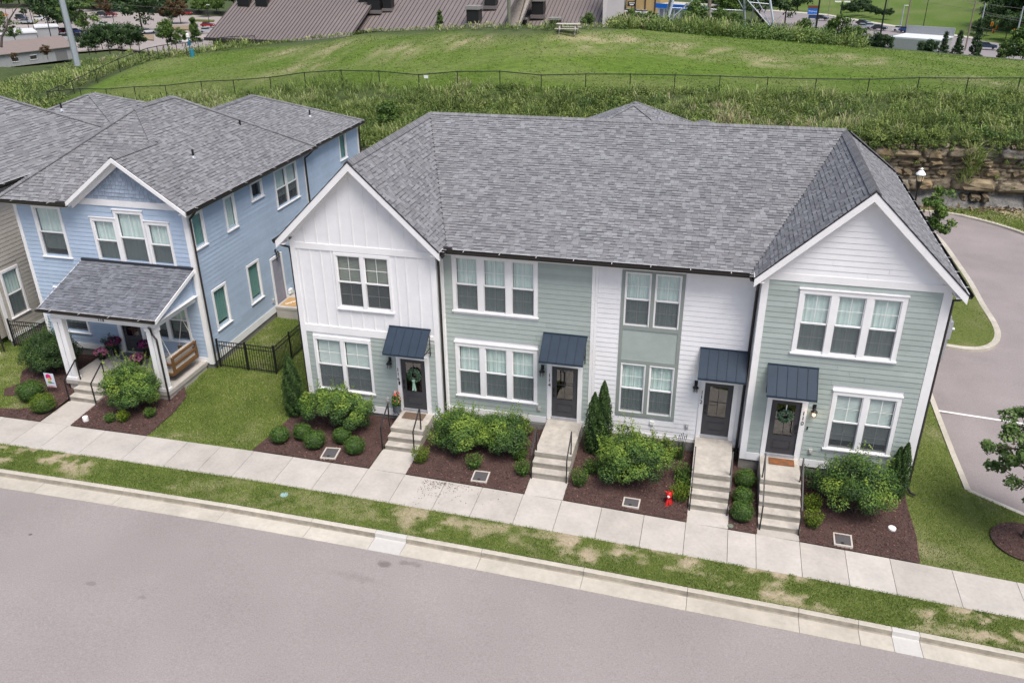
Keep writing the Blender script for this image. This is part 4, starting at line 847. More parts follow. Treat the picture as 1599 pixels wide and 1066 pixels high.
def wreath(fr, u, z, label, seed, R_=.20, tail=False, hang=False):
    c = fr.p(u, z, .05); t = empty('door_wreath', c, label, 'wreath'); g = np.random.default_rng(seed); n = 620; th = g.uniform(0, 2*math.pi, n); d = g.normal(size=(n, 3)); d /= np.linalg.norm(d, axis=1)[:, None]
    Q = c+np.stack([np.cos(th)*R_, np.zeros(n), np.sin(th)*R_], 1)+d*np.array([.075, .045, .075])
    V, F = leafquads(Q, d+[0, -1., 0], .042, g, .4); npmesh('foliage', V, F, leafmat('wreath_leaf', [(.025, .07, .035), (.05, .13, .06), (.13, .24, .14), (.32, .42, .28)] if tail else [(.02, .06, .04), (.06, .14, .10), (.17, .20, .09), (.30, .38, .22)]), t, tone=g.random(n))
    mb = MB(); mb.tube([c+np.array([math.cos(k*.5236)*R_, 0, math.sin(k*.5236)*R_]) for k in range(13)], .02, 6, cap=False); mb.build('ring', BARK, t)
    if tail:
        mb = MB(); 
        for s_ in (-1, 1): mb.add([c+[-.03, -.06, -R_], c+[.03, -.06, -R_], c+[.05*s_+.035, -.05, -R_-.40], c+[.05*s_-.035, -.05, -R_-.42]], [(0, 1, 2, 3)])
        mb.obox(c+[0, -.065, -R_], (.05, 0, 0), (0, .02, 0), (0, 0, .035)); mb.build('ribbon', pm('mint_ribbon', (.36, .55, .44), .7), t)
    if hang:
        mb = MB(); mb.obox(c+[0, -.0, R_+.13], (.016, 0, 0), (0, .004, 0), (0, 0, .13)); mb.build('hanger', WHITE, t)
wreath(FG, 4.24, 1.42, 'green leaf wreath with a mint ribbon on the door numbered 116', 3, .185, tail=True); wreath(FG, 16.95, 1.48, 'mixed green wreath on a white hanger on the door numbered 110', 4, .17, hang=True)

# =========================================================================================== STEPS
def stairs(x0, x1, yb, yl, zl, n, rise, run, zbot, label, name='front_steps', ybot=None, rails=True, rx=None, house=''):
    t = empty(name, ((x0+x1)/2, yl, zbot), label, 'steps', 'concrete front steps')
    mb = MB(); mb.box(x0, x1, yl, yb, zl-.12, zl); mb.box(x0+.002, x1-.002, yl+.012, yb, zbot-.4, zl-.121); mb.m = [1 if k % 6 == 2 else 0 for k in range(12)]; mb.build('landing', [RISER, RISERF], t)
    y = yl
    for k in range(1, n):
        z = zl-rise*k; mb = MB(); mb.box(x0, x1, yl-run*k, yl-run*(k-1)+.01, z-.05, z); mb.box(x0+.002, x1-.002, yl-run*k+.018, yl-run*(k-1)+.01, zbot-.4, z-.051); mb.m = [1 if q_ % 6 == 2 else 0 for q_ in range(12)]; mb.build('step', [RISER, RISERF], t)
    yb_ = yl-run*(n-1)-.04
    for x in (rx or (x0-.05, x1-.10)):
        mb = MB(); P0 = np.array([x, yb_, zbot-.02]); P1 = np.array([x, yb_, zbot+.92]); P2 = np.array([x, yl+.12, zl+.90]); P3 = np.array([x, yl+.12, zl-.02])
        for a, b in ((P0, P1), (P2, P3)): mb.obox((a+b)/2, (.019, 0, 0), (0, .019, 0), (0, 0, abs(b[2]-a[2])/2))
        bar(mb, P1+[0, 0, -.01], P2+[0, 0, -.01], .042, .03); mb.build('handrail', BLACK, t)
    return t
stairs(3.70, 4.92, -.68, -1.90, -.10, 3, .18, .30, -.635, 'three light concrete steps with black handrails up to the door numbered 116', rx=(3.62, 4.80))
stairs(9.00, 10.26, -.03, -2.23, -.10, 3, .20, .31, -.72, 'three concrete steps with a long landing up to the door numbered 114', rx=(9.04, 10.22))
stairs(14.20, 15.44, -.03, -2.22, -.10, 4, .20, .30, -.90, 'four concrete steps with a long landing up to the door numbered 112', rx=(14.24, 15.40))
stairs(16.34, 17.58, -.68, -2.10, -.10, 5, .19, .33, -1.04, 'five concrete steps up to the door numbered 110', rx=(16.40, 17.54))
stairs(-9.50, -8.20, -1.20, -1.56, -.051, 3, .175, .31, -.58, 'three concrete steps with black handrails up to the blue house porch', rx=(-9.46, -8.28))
t = empty('side_stoop', (-4.5, 7, -.2), 'small concrete stoop at the blue house side door', 'stoop'); mb = MB(); mb.box(-5.16, -3.75, 6.32, 7.9, .05, .16); mb.box(-5.14, -3.77, 6.34, 7.88, -.6, .049); mb.build('slab', CONC, t)
mat_rect('doormat', -5.02, -4.25, 6.52, 7.45, .162, pm('coir_mat', (.42, .27, .12), .95, .15, 15), 'tan coir doormat with white print on the side stoop')
mb = MB(); g = random.Random(3)
for k in range(7): a = k*.9; mb.obox((-4.80+.07*k, 6.72+.09*k, .179), (.07*math.cos(a), .07*math.sin(a), 0), (-.03*math.sin(a), .03*math.cos(a), 0), (0, 0, .001))
o = mb.build('mat_print', PLASTW, bpy.data.objects['doormat.003'])
lt = lantern(FS, 7.0, 2.72, 'black lantern above the blue house side door'); lt['group'] = ''; del lt['group']

# =========================================================================================== GROUND
def strip(name, xs, ys, zf, mat, kind='structure', parent=None, vattr=None, thick=0):
    X, Y = np.meshgrid(xs, ys); Z = zf(X, Y); n, m = X.shape; V = np.stack([X, Y, Z], -1).reshape(-1, 3); i = np.arange((n-1)*(m-1)); r = i//(m-1); c = i % (m-1); a = r*m+c
    F = np.stack([a, a+1, a+m+1, a+m], 1); va = {k: f(X, Y).ravel() for k, f in (vattr or {}).items()}
    o = npmesh(name, V, F, mat, parent, vattrs=va, smooth=True)
    if kind and parent is None: o['kind'] = kind
    return o
XS = np.arange(-60, 62, 1.0)
strip('street', XS, np.array([-60, -40, -20, -12, -9, -7.35]), lambda x, y: zw(x)-.215+np.where(y < -7.4, (-7.35-y)*.012, 0)*np.clip((y+20)/12, 0, 1), ASPH)
_sp = []
for (px, py, rx, ry, am, th) in ((598, 884, .55, .22, .55, .72), (640, 882, .9, .25, .35, .80), (145, 920, .25, .12, .30, .6), (225, 942, .25, .12, .28, .6), (50, 842, .06, .05, .8, .5), (560, 905, 2.0, .4, .18, .80)):
    P = at_z(px, py, -.95); _sp.append((P[0], P[1], 0, rx, ry, am, th))
stains(ASPH, _sp)
# kerb and gutter pieces, cast in lengths
kb = empty('kerb', (5, -7, -.9), kind='structure'); rr = random.Random(2)
kx = [-9.9-3.05*k for k in range(12)][::-1]+[-6.75, -3.75, .0, 2.95, 5.05, 6.05, 8.4, 11.45, 14.4, 17.4, 18.95, 19.8, 20.5, 23.6, 26.6, 29.6, 32.6, 35.6, 38.6, 44, 50, 56]
for a, b in zip(kx, kx[1:]):
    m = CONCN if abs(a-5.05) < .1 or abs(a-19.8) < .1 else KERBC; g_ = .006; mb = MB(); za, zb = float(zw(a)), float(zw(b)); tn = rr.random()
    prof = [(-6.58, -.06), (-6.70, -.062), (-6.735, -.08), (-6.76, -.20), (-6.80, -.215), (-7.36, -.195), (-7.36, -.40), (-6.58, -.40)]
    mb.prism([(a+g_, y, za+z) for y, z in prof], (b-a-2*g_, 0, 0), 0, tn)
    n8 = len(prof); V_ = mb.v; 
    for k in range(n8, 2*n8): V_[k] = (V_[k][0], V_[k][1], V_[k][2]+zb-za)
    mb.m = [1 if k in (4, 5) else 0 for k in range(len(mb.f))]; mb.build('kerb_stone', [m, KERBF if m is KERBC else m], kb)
# sidewalk slabs
sw = empty('sidewalk', (5, -4.5, -.7), kind='structure'); jx = [-8.27, -6.66, -4.92, -3.27, -1.97, -.66, .83, 2.23, 3.60, 4.91, 6.35, 7.60, 8.98, 10.24, 11.54, 12.88, 14.17, 15.45, 16.28, 17.57, 18.87, 20.14, 21.86, 23.60]
jx = [-8.27-1.26-1.5*k for k in range(30)][::-1]+jx+[23.6+1.7*k for k in range(1, 20)]
def slab(a, b, y0, y1, parent, name, mat=CONC, dz=0., g_=.007):
    mb = MB(); za, zb = float(zw(a)), float(zw(b)); 
    vs = [(a+g_, y0, za-.03+dz), (b-g_, y0, zb-.03+dz), (b-g_, y1, zb+dz), (a+g_, y1, za+dz)]; low = [(x, y, z-.12) for x, y, z in vs]
    mb.add(low+vs, BOXF, 0, random.random()); return mb.build(name, mat, parent)
for a, b in zip(jx, jx[1:]): slab(a, b, -5.30, -3.765, sw, 'paving_slab')
mb = MB(); mb.v = []
strip('sidewalk_bed', XS, np.array([-5.28, -3.78]), lambda x, y: zw(x)-.06, pm('joint_dirt', (.07, .06, .045), .95))
fw_ = empty('front_walk', (4.3, -3, -.65), kind='structure')
def walk(x0, x1, y0, y1, z0, z1):
    mb = MB(); low = [(x0, y0, z0-.15), (x1, y0, z0-.15), (x1, y1, z1-.15), (x0, y1, z1-.15)]; mb.add(low+[(x, y, z+.15) for x, y, z in low], BOXF, 0, random.random()); mb.build('paving_slab', CONC, fw_)
walk(3.62, 4.93, -3.75, -2.49, float(zw(4.2)), -.632); walk(9.0, 10.28, -3.75, -2.84, float(zw(9.6)), -.718); walk(14.19, 15.45, -3.75, -3.10, float(zw(14.8)), -.898); walk(16.30, 17.56, -3.75, -3.40, float(zw(17)), -1.038); walk(-9.50, -8.18, -3.75, -2.17, float(zw(-9)), -.578)
# turf
def f_bare(X, Y):
    v = np.clip((fbm(X*.62, Y*1.2, 3)-.45)*7, 0, 1)*np.clip((fbm(X*2.6, Y*3.2, 9)-.41)*7, 0, 1); v = v*np.interp(X, [-14, -3, -2, 4, 6, 10, 11, 18, 22, 30], [1, 1, .35, .35, .9, .6, 1.3, 1.2, 1.2, .8])
    return np.clip(v*np.interp(Y, [-6.6, -6.3, -5.6, -5.3], [.35, .8, 1, .8]), 0, 1)
def f_bare2(X, Y): return np.clip((fbm(X*.8, Y*.8, 23)-.52)*4, 0, 1)*np.clip((fbm(X*3, Y*3, 29)-.35)*4, 0, 1)*.6
GT = attrmat('turf_ground', (.085, .112, .028), (.150, .180, .050), (.26, .215, .145), (.46, .385, .27), 9, bump=.7, bscale=35)
xs = np.arange(-16, 34, .16)
strip('grass_verge', xs, np.linspace(-6.585, -5.30, 9), lambda x, y: zw(x)-.05+.018*fbm(x*3, y*3), GT, vattr={'bare': f_bare})
strip('verge_far', np.concatenate([np.arange(-60, -15.9, 1)]), np.array([-6.585, -5.3]), lambda x, y: zw(x)-.05, GT, vattr={'bare': lambda X, Y: X*0}); strip('verge_far', np.arange(34, 61, 1.), np.array([-6.585, -5.3]), lambda x, y: zw(x)-.05, GT, vattr={'bare': lambda X, Y: X*0})
strip('lawn', np.append(np.arange(-40, 20.9, .35), 21.0), np.concatenate([np.arange(-3.755, 12, .3), np.arange(12, 19, 1.)]), lambda x, y: gz(x, y)-.02+.02*fbm(x*1.5, y*1.5)-.16*(y < .2)*(((x > -.3) & (x < 20.9)) | ((x > -9.7) & (x < -5.2))), GT, vattr={'bare': f_bare2})
# right lawn up to the lane kerb: polygon wedge
def blades(name, P, h, w, mat, seed, lean=.35, tone=None, parent=None, nper=1, label=None, tonej=.22):
    """grass blades: thin triangles"""
    g = np.random.default_rng(seed); n = len(P); a = g.uniform(0, 2*math.pi, n); d = np.stack([np.cos(a), np.sin(a), 0*a], 1); hh = h*g.uniform(.55, 1.35, (n, 1)); ww = w*g.uniform(.7, 1.3, (n, 1))
    b = g.uniform(0, 2*math.pi, n); ld = np.stack([np.cos(b), np.sin(b), 0*b], 1)*hh*lean*g.uniform(.2, 1.5, (n, 1)); top = P+ld+np.array([0, 0, 1.])*hh
    V = np.stack([P-d*ww, P+d*ww, top], 1).reshape(-1, 3); F = np.arange(n*3).reshape(n, 3)
    t = g.random(n)*.4+.3 if tone is None else np.clip(tone+g.normal(scale=tonej, size=n), 0, 1)
    o = npmesh(name, V, F, mat, parent, tone=t); o['kind'] = 'stuff'
    return o
def scatter(x0, x1, y0, y1, dens, g): 
    n = int((x1-x0)*(y1-y0)*dens); return g.uniform(x0, x1, n), g.uniform(y0, y1, n)
g = np.random.default_rng(5)
X, Y = scatter(-13.5, 26, -6.60, -5.26, 2300, g); br = f_bare(X, Y); k = g.random(len(X)) > br*1.15-.03; X, Y, br = X[k], Y[k], br[k]
tn = .12+.55*fbm(X*1.3, Y*1.3, 5)+.35*br
blades('verge_grass', np.stack([X, Y, zw(X)-.05], 1), .055, .011, GRASS, 1, tone=tn)
# bed outlines (plan)
def inpoly(X, Y, poly):
    r = np.zeros(X.shape, bool); n = len(poly)
    for i in range(n):
        x0, y0 = poly[i]; x1, y1 = poly[(i+1) % n]
        c = ((y0 > Y) != (y1 > Y)) & (X < (x1-x0)*(Y-y0)/((y1-y0) if y1 != y0 else 1e-9)+x0); r ^= c
    return r
BEDS = [[(-.75, -3.76), (3.62, -3.76), (3.62, -2.5), (3.70, -.60), (-.08, -.60), (-.42, -1.5), (-.55, -2.6)],
        [(4.93, -3.76), (9.0, -3.76), (9.0, -.02), (5.25, -.02), (5.25, -.62), (4.92, -.62), (4.92, -2.5)],
        [(10.27, -3.76), (14.19, -3.76), (14.19, -.02), (10.27, -.02)],
        [(15.45, -3.76), (16.32, -3.76), (16.32, -.62), (15.70, -.62), (15.70, -.02), (15.45, -.02)],
        [(17.57, -3.76), (20.98, -3.76), (21.05, -2.6), (20.97, -1.4), (20.97, -.62), (17.57, -.62)],
        [(-8.18, -3.76), (-4.92, -3.76), (-4.85, -2.2), (-5.0, -1.2), (-5.42, -.6), (-8.18, -.6)],
        [(-12.6, -3.76), (-9.52, -3.76), (-9.52, -1.5), (-10.05, -1.5), (-10.05, 1.08), (-12.95, 1.08), (-12.9, -.8), (-12.3, -1.6), (-12.6, -2.1), (-12.25, -2.5), (-11.6, -2.35), (-11.0, -2.2), (-10.2, -2.8), (-10.9, -3.2), (-12.0, -3.35)]]
def triangulate_bed(poly, name, dz):
    xs_ = [p[0] for p in poly]; ys_ = [p[1] for p in poly]; s = .12
    from mathutils.geometry import delaunay_2d_cdt
    pts = []; edges = []
    n = len(poly)
    for i in range(n):
        p, q = np.array(poly[i]), np.array(poly[(i+1) % n]); m = max(1, int(np.linalg.norm(q-p)/s))
        for k in range(m): pts.append(tuple(p+(q-p)*k/m))
    nb = len(pts); edges = [(i, (i+1) % nb) for i in range(nb)]
    gx, gy = np.meshgrid(np.arange(min(xs_)+s/2, max(xs_), s*1.6), np.arange(min(ys_)+s/2, max(ys_), s*1.6)); k = inpoly(gx, gy, poly); 
    rg = np.random.default_rng(1); pts += [tuple(v) for v in np.stack([gx[k], gy[k]], 1)+rg.uniform(-.03, .03, (k.sum(), 2))]
    vs, _, fs, *_ = delaunay_2d_cdt([Vector(p) for p in pts], edges, [], 1, 1e-5)
    V = np.array([(v[0], v[1]) for v in vs]); Z = gz(V[:, 0], V[:, 1])+dz+.03*fbm(V[:, 0]*2, V[:, 1]*2, 7); me = bpy.data.meshes.new(name); me.from_pydata(np.column_stack([V, Z]).tolist(), [], [tuple(f) for f in fs]); me.materials.append(MULCH)
    me.polygons.foreach_set('use_smooth', [True]*len(me.polygons)); me.update(); o = link(name, me); o['kind'] = 'structure'
    for f in me.polygons:
        if f.normal.z < 0: me.flip_normals(); break
    return o
for p in BEDS: triangulate_bed(p, 'mulch_bed', .012)
RING = [(24.25+.95*math.cos(a), -2.0+.85*math.sin(a)) for a in np.linspace(0, 2*math.pi, 26)[:-1]]
triangulate_bed(RING, 'mulch_bed', -.0+.02); BEDS.append(RING)
# mulch chips
g = np.random.default_rng(8); CX, CY = [], []
for p in BEDS:
    X, Y = scatter(min(q[0] for q in p), max(q[0] for q in p), min(q[1] for q in p), max(q[1] for q in p), 620, g); k = inpoly(X, Y, p); CX.append(X[k]); CY.append(Y[k])
X = np.concatenate(CX); Y = np.concatenate(CY); P = np.stack([X, Y, gz(X, Y)+.045], 1); V, F = leafquads(P, np.tile([0, 0, 1.], (len(P), 1)), .026, g, .45, .45)
t_ = g.random(len(F))*.72; t_[g.random(len(F)) < .03] = .95
o = npmesh('mulch_chips', V, F, CHIP, tone=t_); o['kind'] = 'stuff'
# spilled mulch on the slabs and bits on the verge
X = 5.6+g.gamma(1.5, .45, 260); Y = -3.85-g.exponential(.28, 260); k = (Y > -5.2) & (X < 9); X, Y = X[k], Y[k]; V, F = leafquads(np.stack([X, Y, zw(X)+(Y+3.75)*.02+.008], 1), np.tile([0, 0, 1.], (len(X), 1)), .020, g, .6, .3); o = npmesh('spilled_mulch', V, F, CHIP, tone=g.random(len(F))*.4); o['kind'] = 'stuff'
# lawn grass
def turf(name, x0, x1, y0, y1, dens, seed, h=.05, excl=(), zf=gz, poly=None):
    g = np.random.default_rng(seed); X, Y = scatter(x0, x1, y0, y1, dens, g); k = np.ones(len(X), bool)
    for p in excl: k &= ~inpoly(X, Y, p)
    if poly is not None: k &= inpoly(X, Y, poly)
    k &= g.random(len(X)) > f_bare2(X, Y)*.9; X, Y = X[k], Y[k]
    return blades(name, np.stack([X, Y, zf(X, Y)-.01], 1), h, .012, GRASS, seed+1, tone=.18+.55*fbm(X*.9, Y*.9, seed)+.18*(fbm(X*.3, Y*.3, seed+3)-.5))
turf('lawn_grass', -5.4, .1, -3.76, 1.3, 1900, 21, excl=BEDS); turf('lawn_grass', -5.15, .0, 1.3, 9, 1200, 22); turf('lawn_grass', -17, -9.9, -3.76, 2.0, 1400, 23, excl=BEDS+[[(-12.95, -1), (-12.95, 3), (-9, 3), (-9, -1)]])
KZ = lambda x, y: zlot(x, y)+.12
RL = [(21.0, -3.76), (34, -3.76), (34, -2.6), (26.5, -1.9), (24.75, -.75), (23.05, .55), (22.95, 14), (20.97, 14), (20.97, -.6), (21.0, -1.4), (21.07, -2.6)]
def gr(x, y):
    x = np.asarray(x, float); y = np.asarray(y, float); a = gz(np.minimum(x, 21), y); b = KZ(x, y); t = np.clip((x-21)/2.0, 0, 1); tt = np.clip((y+3.75)/2.6, 0, 1)
    return (1-tt)*zw(x)+tt*((1-t)*a+t*b)
# the right lawn replaces the plot beyond x=21
def polysheet(name, poly, zf, mat, s=.3, dz=0, attrs=None, kind='structure'):
    from mathutils.geometry import delaunay_2d_cdt
    pts = []; n = len(poly)
    for i in range(n):
        p, q = np.array(poly[i]), np.array(poly[(i+1) % n]); m = max(1, int(np.linalg.norm(q-p)/s))
        for k in range(m): pts.append(tuple(p+(q-p)*k/m))
    nb = len(pts); edges = [(i, (i+1) % nb) for i in range(nb)]; xs_ = [p[0] for p in poly]; ys_ = [p[1] for p in poly]
    gx, gy = np.meshgrid(np.arange(min(xs_)+s/2, max(xs_), s*1.5), np.arange(min(ys_)+s/2, max(ys_), s*1.5)); k = inpoly(gx, gy, poly); pts += [tuple(v) for v in np.stack([gx[k], gy[k]], 1)]
    vs, _, fs, *_ = delaunay_2d_cdt([Vector(p) for p in pts], edges, [], 1, 1e-5); V = np.array([(v[0], v[1]) for v in vs]); Z = zf(V[:, 0], V[:, 1])+dz
    me = bpy.data.meshes.new(name); me.from_pydata(np.column_stack([V, Z]).tolist(), [], [tuple(f) for f in fs]); me.materials.append(mat)
    me.polygons.foreach_set('use_smooth', [True]*len(me.polygons))
    if len(me.polygons) and me.polygons[0].normal.z < 0: me.flip_normals()
    for kk, f in (attrs or {}).items():
        a = me.attributes.new(kk, 'FLOAT', 'POINT'); a.data.foreach_set('value', f(V[:, 0], V[:, 1]).astype(np.float32))
    me.update(); o = link(name, me); o['kind'] = kind; return o
polysheet('side_lawn', RL, gr, GT, .35, attrs={'bare': f_bare2})
turf('lawn_grass', 20.9, 34, -3.76, 14, 1500, 24, excl=[RING, [(20.97, -.62), (20.97, 14), (14, 14), (14, -.62)]], zf=gr, poly=RL)
# lane behind and beside the houses, with its kerbs and island
lane_far = [(-60, 29), (10, 29.5), (25.3, 30.9), (28.0, 31.0), (30.0, 29.9), (32.2, 27.5), (36, 24), (42, 20), (60, 14)]
strip('parking_lane', np.arange(-60, 62, 1.), np.arange(-1.6, 36, .6), lambda x, y: zlot(x, y)-.0-(np.clip((23.2-x)/1.0, 0, 1)*.35)*(y < 20), ASPH2)
def kerbline(pts, name, w=.17, h=.13, root=None, mat=KERBC, closed=False, z0=zlot):
    P = [np.array(p, float) for p in pts]; n = len(P); L_, R_ = [], []
    for i in range(n):
        a = P[i-1] if (i > 0 or closed) else P[i]; b = P[(i+1) % n] if (i < n-1 or closed) else P[i]; d = b-a; d /= np.linalg.norm(d); nn = np.array([-d[1], d[0]]); L_.append(P[i]+nn*w/2); R_.append(P[i]-nn*w/2)
    for i in range(n if closed else n-1):
        j = (i+1) % n; mb = MB(); q = [L_[i], L_[j], R_[j], R_[i]]; low = [(x, y, float(z0(x, y))-.1) for x, y in q]; mb.add(low+[(x, y, z+.1+h) for x, y, z in low], BOXF if True else [], 0, random.random()); mb.build('kerb_stone', mat, root)
lk = empty('lane_kerb', (23.1, 5, -1.2), kind='structure')
kerbline([(23.12, 14.2), (23.12, 11), (23.13, 8), (23.14, 5), (23.15, 2.5), (23.18, .45)], 'k', root=lk, w=.19)
kerbline([(23.18, .45), (24.0, -.12), (24.75, -.62), (26.5, -1.75), (29.5, -2.9), (34, -3.5)], 'k', root=lk, w=.16)
def smooth(pts, k=4):
    P = np.array(pts, float); out = []
    for i in range(len(P)-1):
        p0, p1, p2, p3 = P[max(i-1, 0)], P[i], P[i+1], P[min(i+2, len(P)-1)]
        for j in range(k): t = j/k; out.append(.5*((2*p1)+(-p0+p2)*t+(2*p0-5*p1+4*p2-p3)*t*t+(-p0+3*p1-3*p2+p3)*t**3))
    return [tuple(o) for o in out]+[tuple(P[-1])]
FARK = smooth([tuple(on_plot(x, y, zlot)[:2]) for x, y in ((1400, 327), (1450, 332), (1490, 336), (1526, 344), (1560, 353), (1599, 366), (1680, 396))])
kerbline(FARK, 'k', root=lk, w=.30, h=.12)
ISL = smooth([tuple(on_plot(x, y, zlot)[:2]) for x, y in ((1420, 534), (1469, 541), (1510, 547), (1536, 546), (1552, 538), (1557, 524), (1550, 505), (1533, 478), (1515, 445), (1493, 412), (1470, 380), (1440, 350))])
kerbline(ISL, 'k', root=lk, w=.26, h=.13)
ISLP = [p for p in ISL]+[(23.1, ISL[-1][1]), (23.1, ISL[0][1])]
polysheet('island_lawn', ISLP, lambda x, y: zlot(x, y)+.10+.03*fbm(x, y, 4), GT, .4, attrs={'bare': f_bare2})
turf('lawn_grass', 22.5, 28, 8, 30, 1100, 25, zf=lambda x, y: zlot(x, y)+.10, poly=ISLP)
mb = MB(); a = on_plot(1464, 641, zlot); b = on_plot(1602, 662, zlot); d = (b-a)/np.linalg.norm(b-a); n_ = np.array([-d[1], d[0], 0]); mb.prism([a+[0, 0, .006]+n_*.055, b+[0, 0, .006]+n_*.055, b+[0, 0, .006]-n_*.055, a+[0, 0, .006]-n_*.055], (0, 0, .003)); o = mb.build('parking_line', pm('road_paint', (.80, .80, .78), .7, .06, 20), None, base=a); o['kind'] = 'structure'
# verge between the lane and the rock face
vb = [(x, y) for x, y in FARK]; vb2 = [(60, 34), (-10, 31)]
def bare3(X, Y): return np.clip((fbm(X*.7, Y*.7, 31)-.40)*5, 0, 1)*np.clip((Y-28)/4, .3, 1)
polysheet('lane_verge', [(FARK[0][0]-6, FARK[0][1])]+FARK+[(60, FARK[-1][1]), (60, 34.5), (FARK[0][0]-6, 33.5)], lambda x, y: zlot(x, y)+.10, GT, .5, attrs={'bare': bare3})
g = np.random.default_rng(41); X, Y = scatter(24, 42, 24, 33.5, 420, g); k = inpoly(X, Y, [(FARK[0][0]-6, FARK[0][1])]+FARK+[(60, FARK[-1][1]), (60, 34.5), (FARK[0][0]-6, 33.5)]) & (g.random(len(X)) > bare3(X, Y)); X, Y = X[k], Y[k]
blades('verge_grass', np.stack([X, Y, zlot(X, Y)+.1], 1), .10, .022, GRASS, 8, tone=.3+.4*fbm(X, Y, 6))

# =========================================================================================== HILL (heights fitted through surveyed points)
CLX = [-120, -60, -30, -11, 5, 20, 30, 50, 90]; CLY = [23, 24, 25, 27, 30, 31.6, 32.4, 33.5, 35]; CLZ = [-1, -.5, 1.2, 2.3, 2.9, 3.2, 3.5, 3.2, 3]
def cl_y(x): return np.interp(x, CLX, CLY)
def cl_z(x): return np.interp(x, CLX, CLZ)
FENCE = [(1640, 156, 55), (1599, 152, 55.5), (1450, 150, 57), (1240, 151, 58.5), (1100, 147, 59), (850, 146, 61), (650, 144, 64), (400, 150, 71), (250, 158, 76), (160, 162, 79), (78, 164, 82)]
CREST = [(1700, 104, 76), (1599, 95, 75), (1400, 78, 75), (1200, 61, 74), (1000, 46, 72), (870, 50, 66), (700, 49, 72), (560, 54, 77), (400, 74, 84), (310, 84, 88), (240, 94, 86), (190, 112, 85), (130, 142, 83)]
ctrl = [at_depth(*c) for c in FENCE+CREST]
for c in CREST[:11]:
    P = at_depth(*c); d = np.array([P[0]-CAM[0], P[1]-CAM[1]]); d /= np.linalg.norm(d)
    ctrl.append(np.array([*(P[:2]+d*22), P[2]-3.2])); ctrl.append(np.array([*(P[:2]+d*48), P[2]-9])); 
for x in (-60, -30, -11, 5, 20, 30, 50, 90): ctrl.append(np.array([x, cl_y(x)+.3, cl_z(x)+.15]))
ctrl += [at_depth(*c) for c in ((0, 150, 92), (60, 125, 118), (0, 100, 175), (120, 100, 140), (200, 82, 150), (-60, 170, 90), (1700, 200, 55))]
for a in np.linspace(-50, 30, 9):
    for r_ in (175, 230, 300, 400): 
        h_ = -13.5 if not (a > 12 and r_ > 250) else {300: -11.5, 400: -3}.get(r_, -13.5)
        ctrl.append(np.array([CAM[0]+r_*math.sin(math.radians(a)), CAM[1]+r_*math.cos(math.radians(a)), h_]))
CT = np.array(ctrl); _D = np.linalg.norm(CT[:, None, :2]-CT[None, :, :2], axis=2)
_A = np.block([[_D+np.eye(len(CT))*.15*0, np.ones((len(CT), 1))], [np.ones((1, len(CT))), np.zeros((1, 1))]]); _w = np.linalg.solve(_A, np.append(CT[:, 2], 0))
def hz(x, y):
    x = np.asarray(x, float); y = np.asarray(y, float); sh = x.shape; q = np.stack([x.ravel(), y.ravel()], 1); o = np.empty(len(q))
    for i in range(0, len(q), 20000): o[i:i+20000] = np.linalg.norm(q[i:i+20000, None]-CT[None, :, :2], axis=2)@_w[:-1]+_w[-1]
    return o.reshape(sh)
def on_hill(px, py, t0=50, t1=420):
    ts = np.arange(t0, t1, .25); P = CP+ts[:, None]*ray(px, py); z = hz(P[:, 0], P[:, 1]); k = np.argmax(P[:, 2] < z)
    return P[k] if P[k, 2] < z[k] else P[-1]
fence_xy = np.array([at_depth(*c)[:2] for c in FENCE]); crest_xy = np.array([at_depth(*c)[:2] for c in CREST])
LAWNP = [tuple(p) for p in fence_xy]+[tuple(p) for p in crest_xy[::-1]]
cc = crest_xy.mean(0)
us = np.concatenate([np.arange(-330, -110, 8), np.arange(-110, -60, 2.5), np.arange(-60, 62, .8), np.arange(62, 120, 4), np.arange(120, 260, 14)]); vs_ = np.concatenate([np.arange(0, 14, .5), np.arange(14, 50, 1.), np.arange(50, 110, 3), np.arange(110, 460, 12)])
U, V_ = np.meshgrid(us, vs_); HY = cl_y(U)+V_; HZ = hz(U, HY); near = np.clip((V_-0)/3, 0, 1)
HZ = cl_z(U)*(1-near)+HZ*near+ .10*(fbm(U*.5, HY*.5, 3)-.5)*np.clip(1-(V_-90)/40, 0, 1)
def lawnmask(X, Y): return inpoly(X, Y, LAWNP)
lm = lawnmask(U, HY).astype(float)
# beyond the crest keep a mown strip
bar_px = [(300, 500, 60), (725, 62, 4.5), (935, 68, 3.5), (1010, 72, 3.5), (620, 70, 3), (840, 55, 2)]
bz_ = np.clip((fbm(U*.28, HY*.5, 12)-.56)*8, 0, 1)
worn = np.zeros_like(U)
for (px, py, r_) in ((725, 62, 3.2), (700, 68, 2.6), (770, 56, 2.5), (925, 62, 3.0), (890, 68, 2.2), (985, 62, 3), (1030, 72, 3), (1100, 80, 4), (1330, 92, 4), (630, 76, 3.2), (520, 78, 2.6), (440, 84, 2.5), (1560, 130, 3), (460, 112, 3), (1180, 96, 3)):
    P = on_hill(px, py, 55, 95); worn = np.maximum(worn, np.exp(-(((U-P[0])/r_)**2+((HY-P[1])/(r_*.55))**2)))
bare_h = np.clip(worn*.70*np.clip((fbm(U*1.1, HY*1.4, 2)-.38)*4.5, 0, 1)+.16*np.clip((fbm(U*.12, HY*.45, 44)-.45)*4, 0, 1), 0, 1)
HM = attrmat('hill_turf', (.052, .094, .015), (.118, .186, .026), (.26, .21, .12), (.46, .39, .27), 3.2, bump=1.0, bscale=12, stretch=(.4, 1.5, 1), c2=((.035, .055, .018), (.085, .11, .04)), attr2='rough')
n, m = U.shape; i = np.arange((n-1)*(m-1)); r = i//(m-1); c = i % (m-1); a = r*m+c; F = np.stack([a, a+1, a+m+1, a+m], 1)
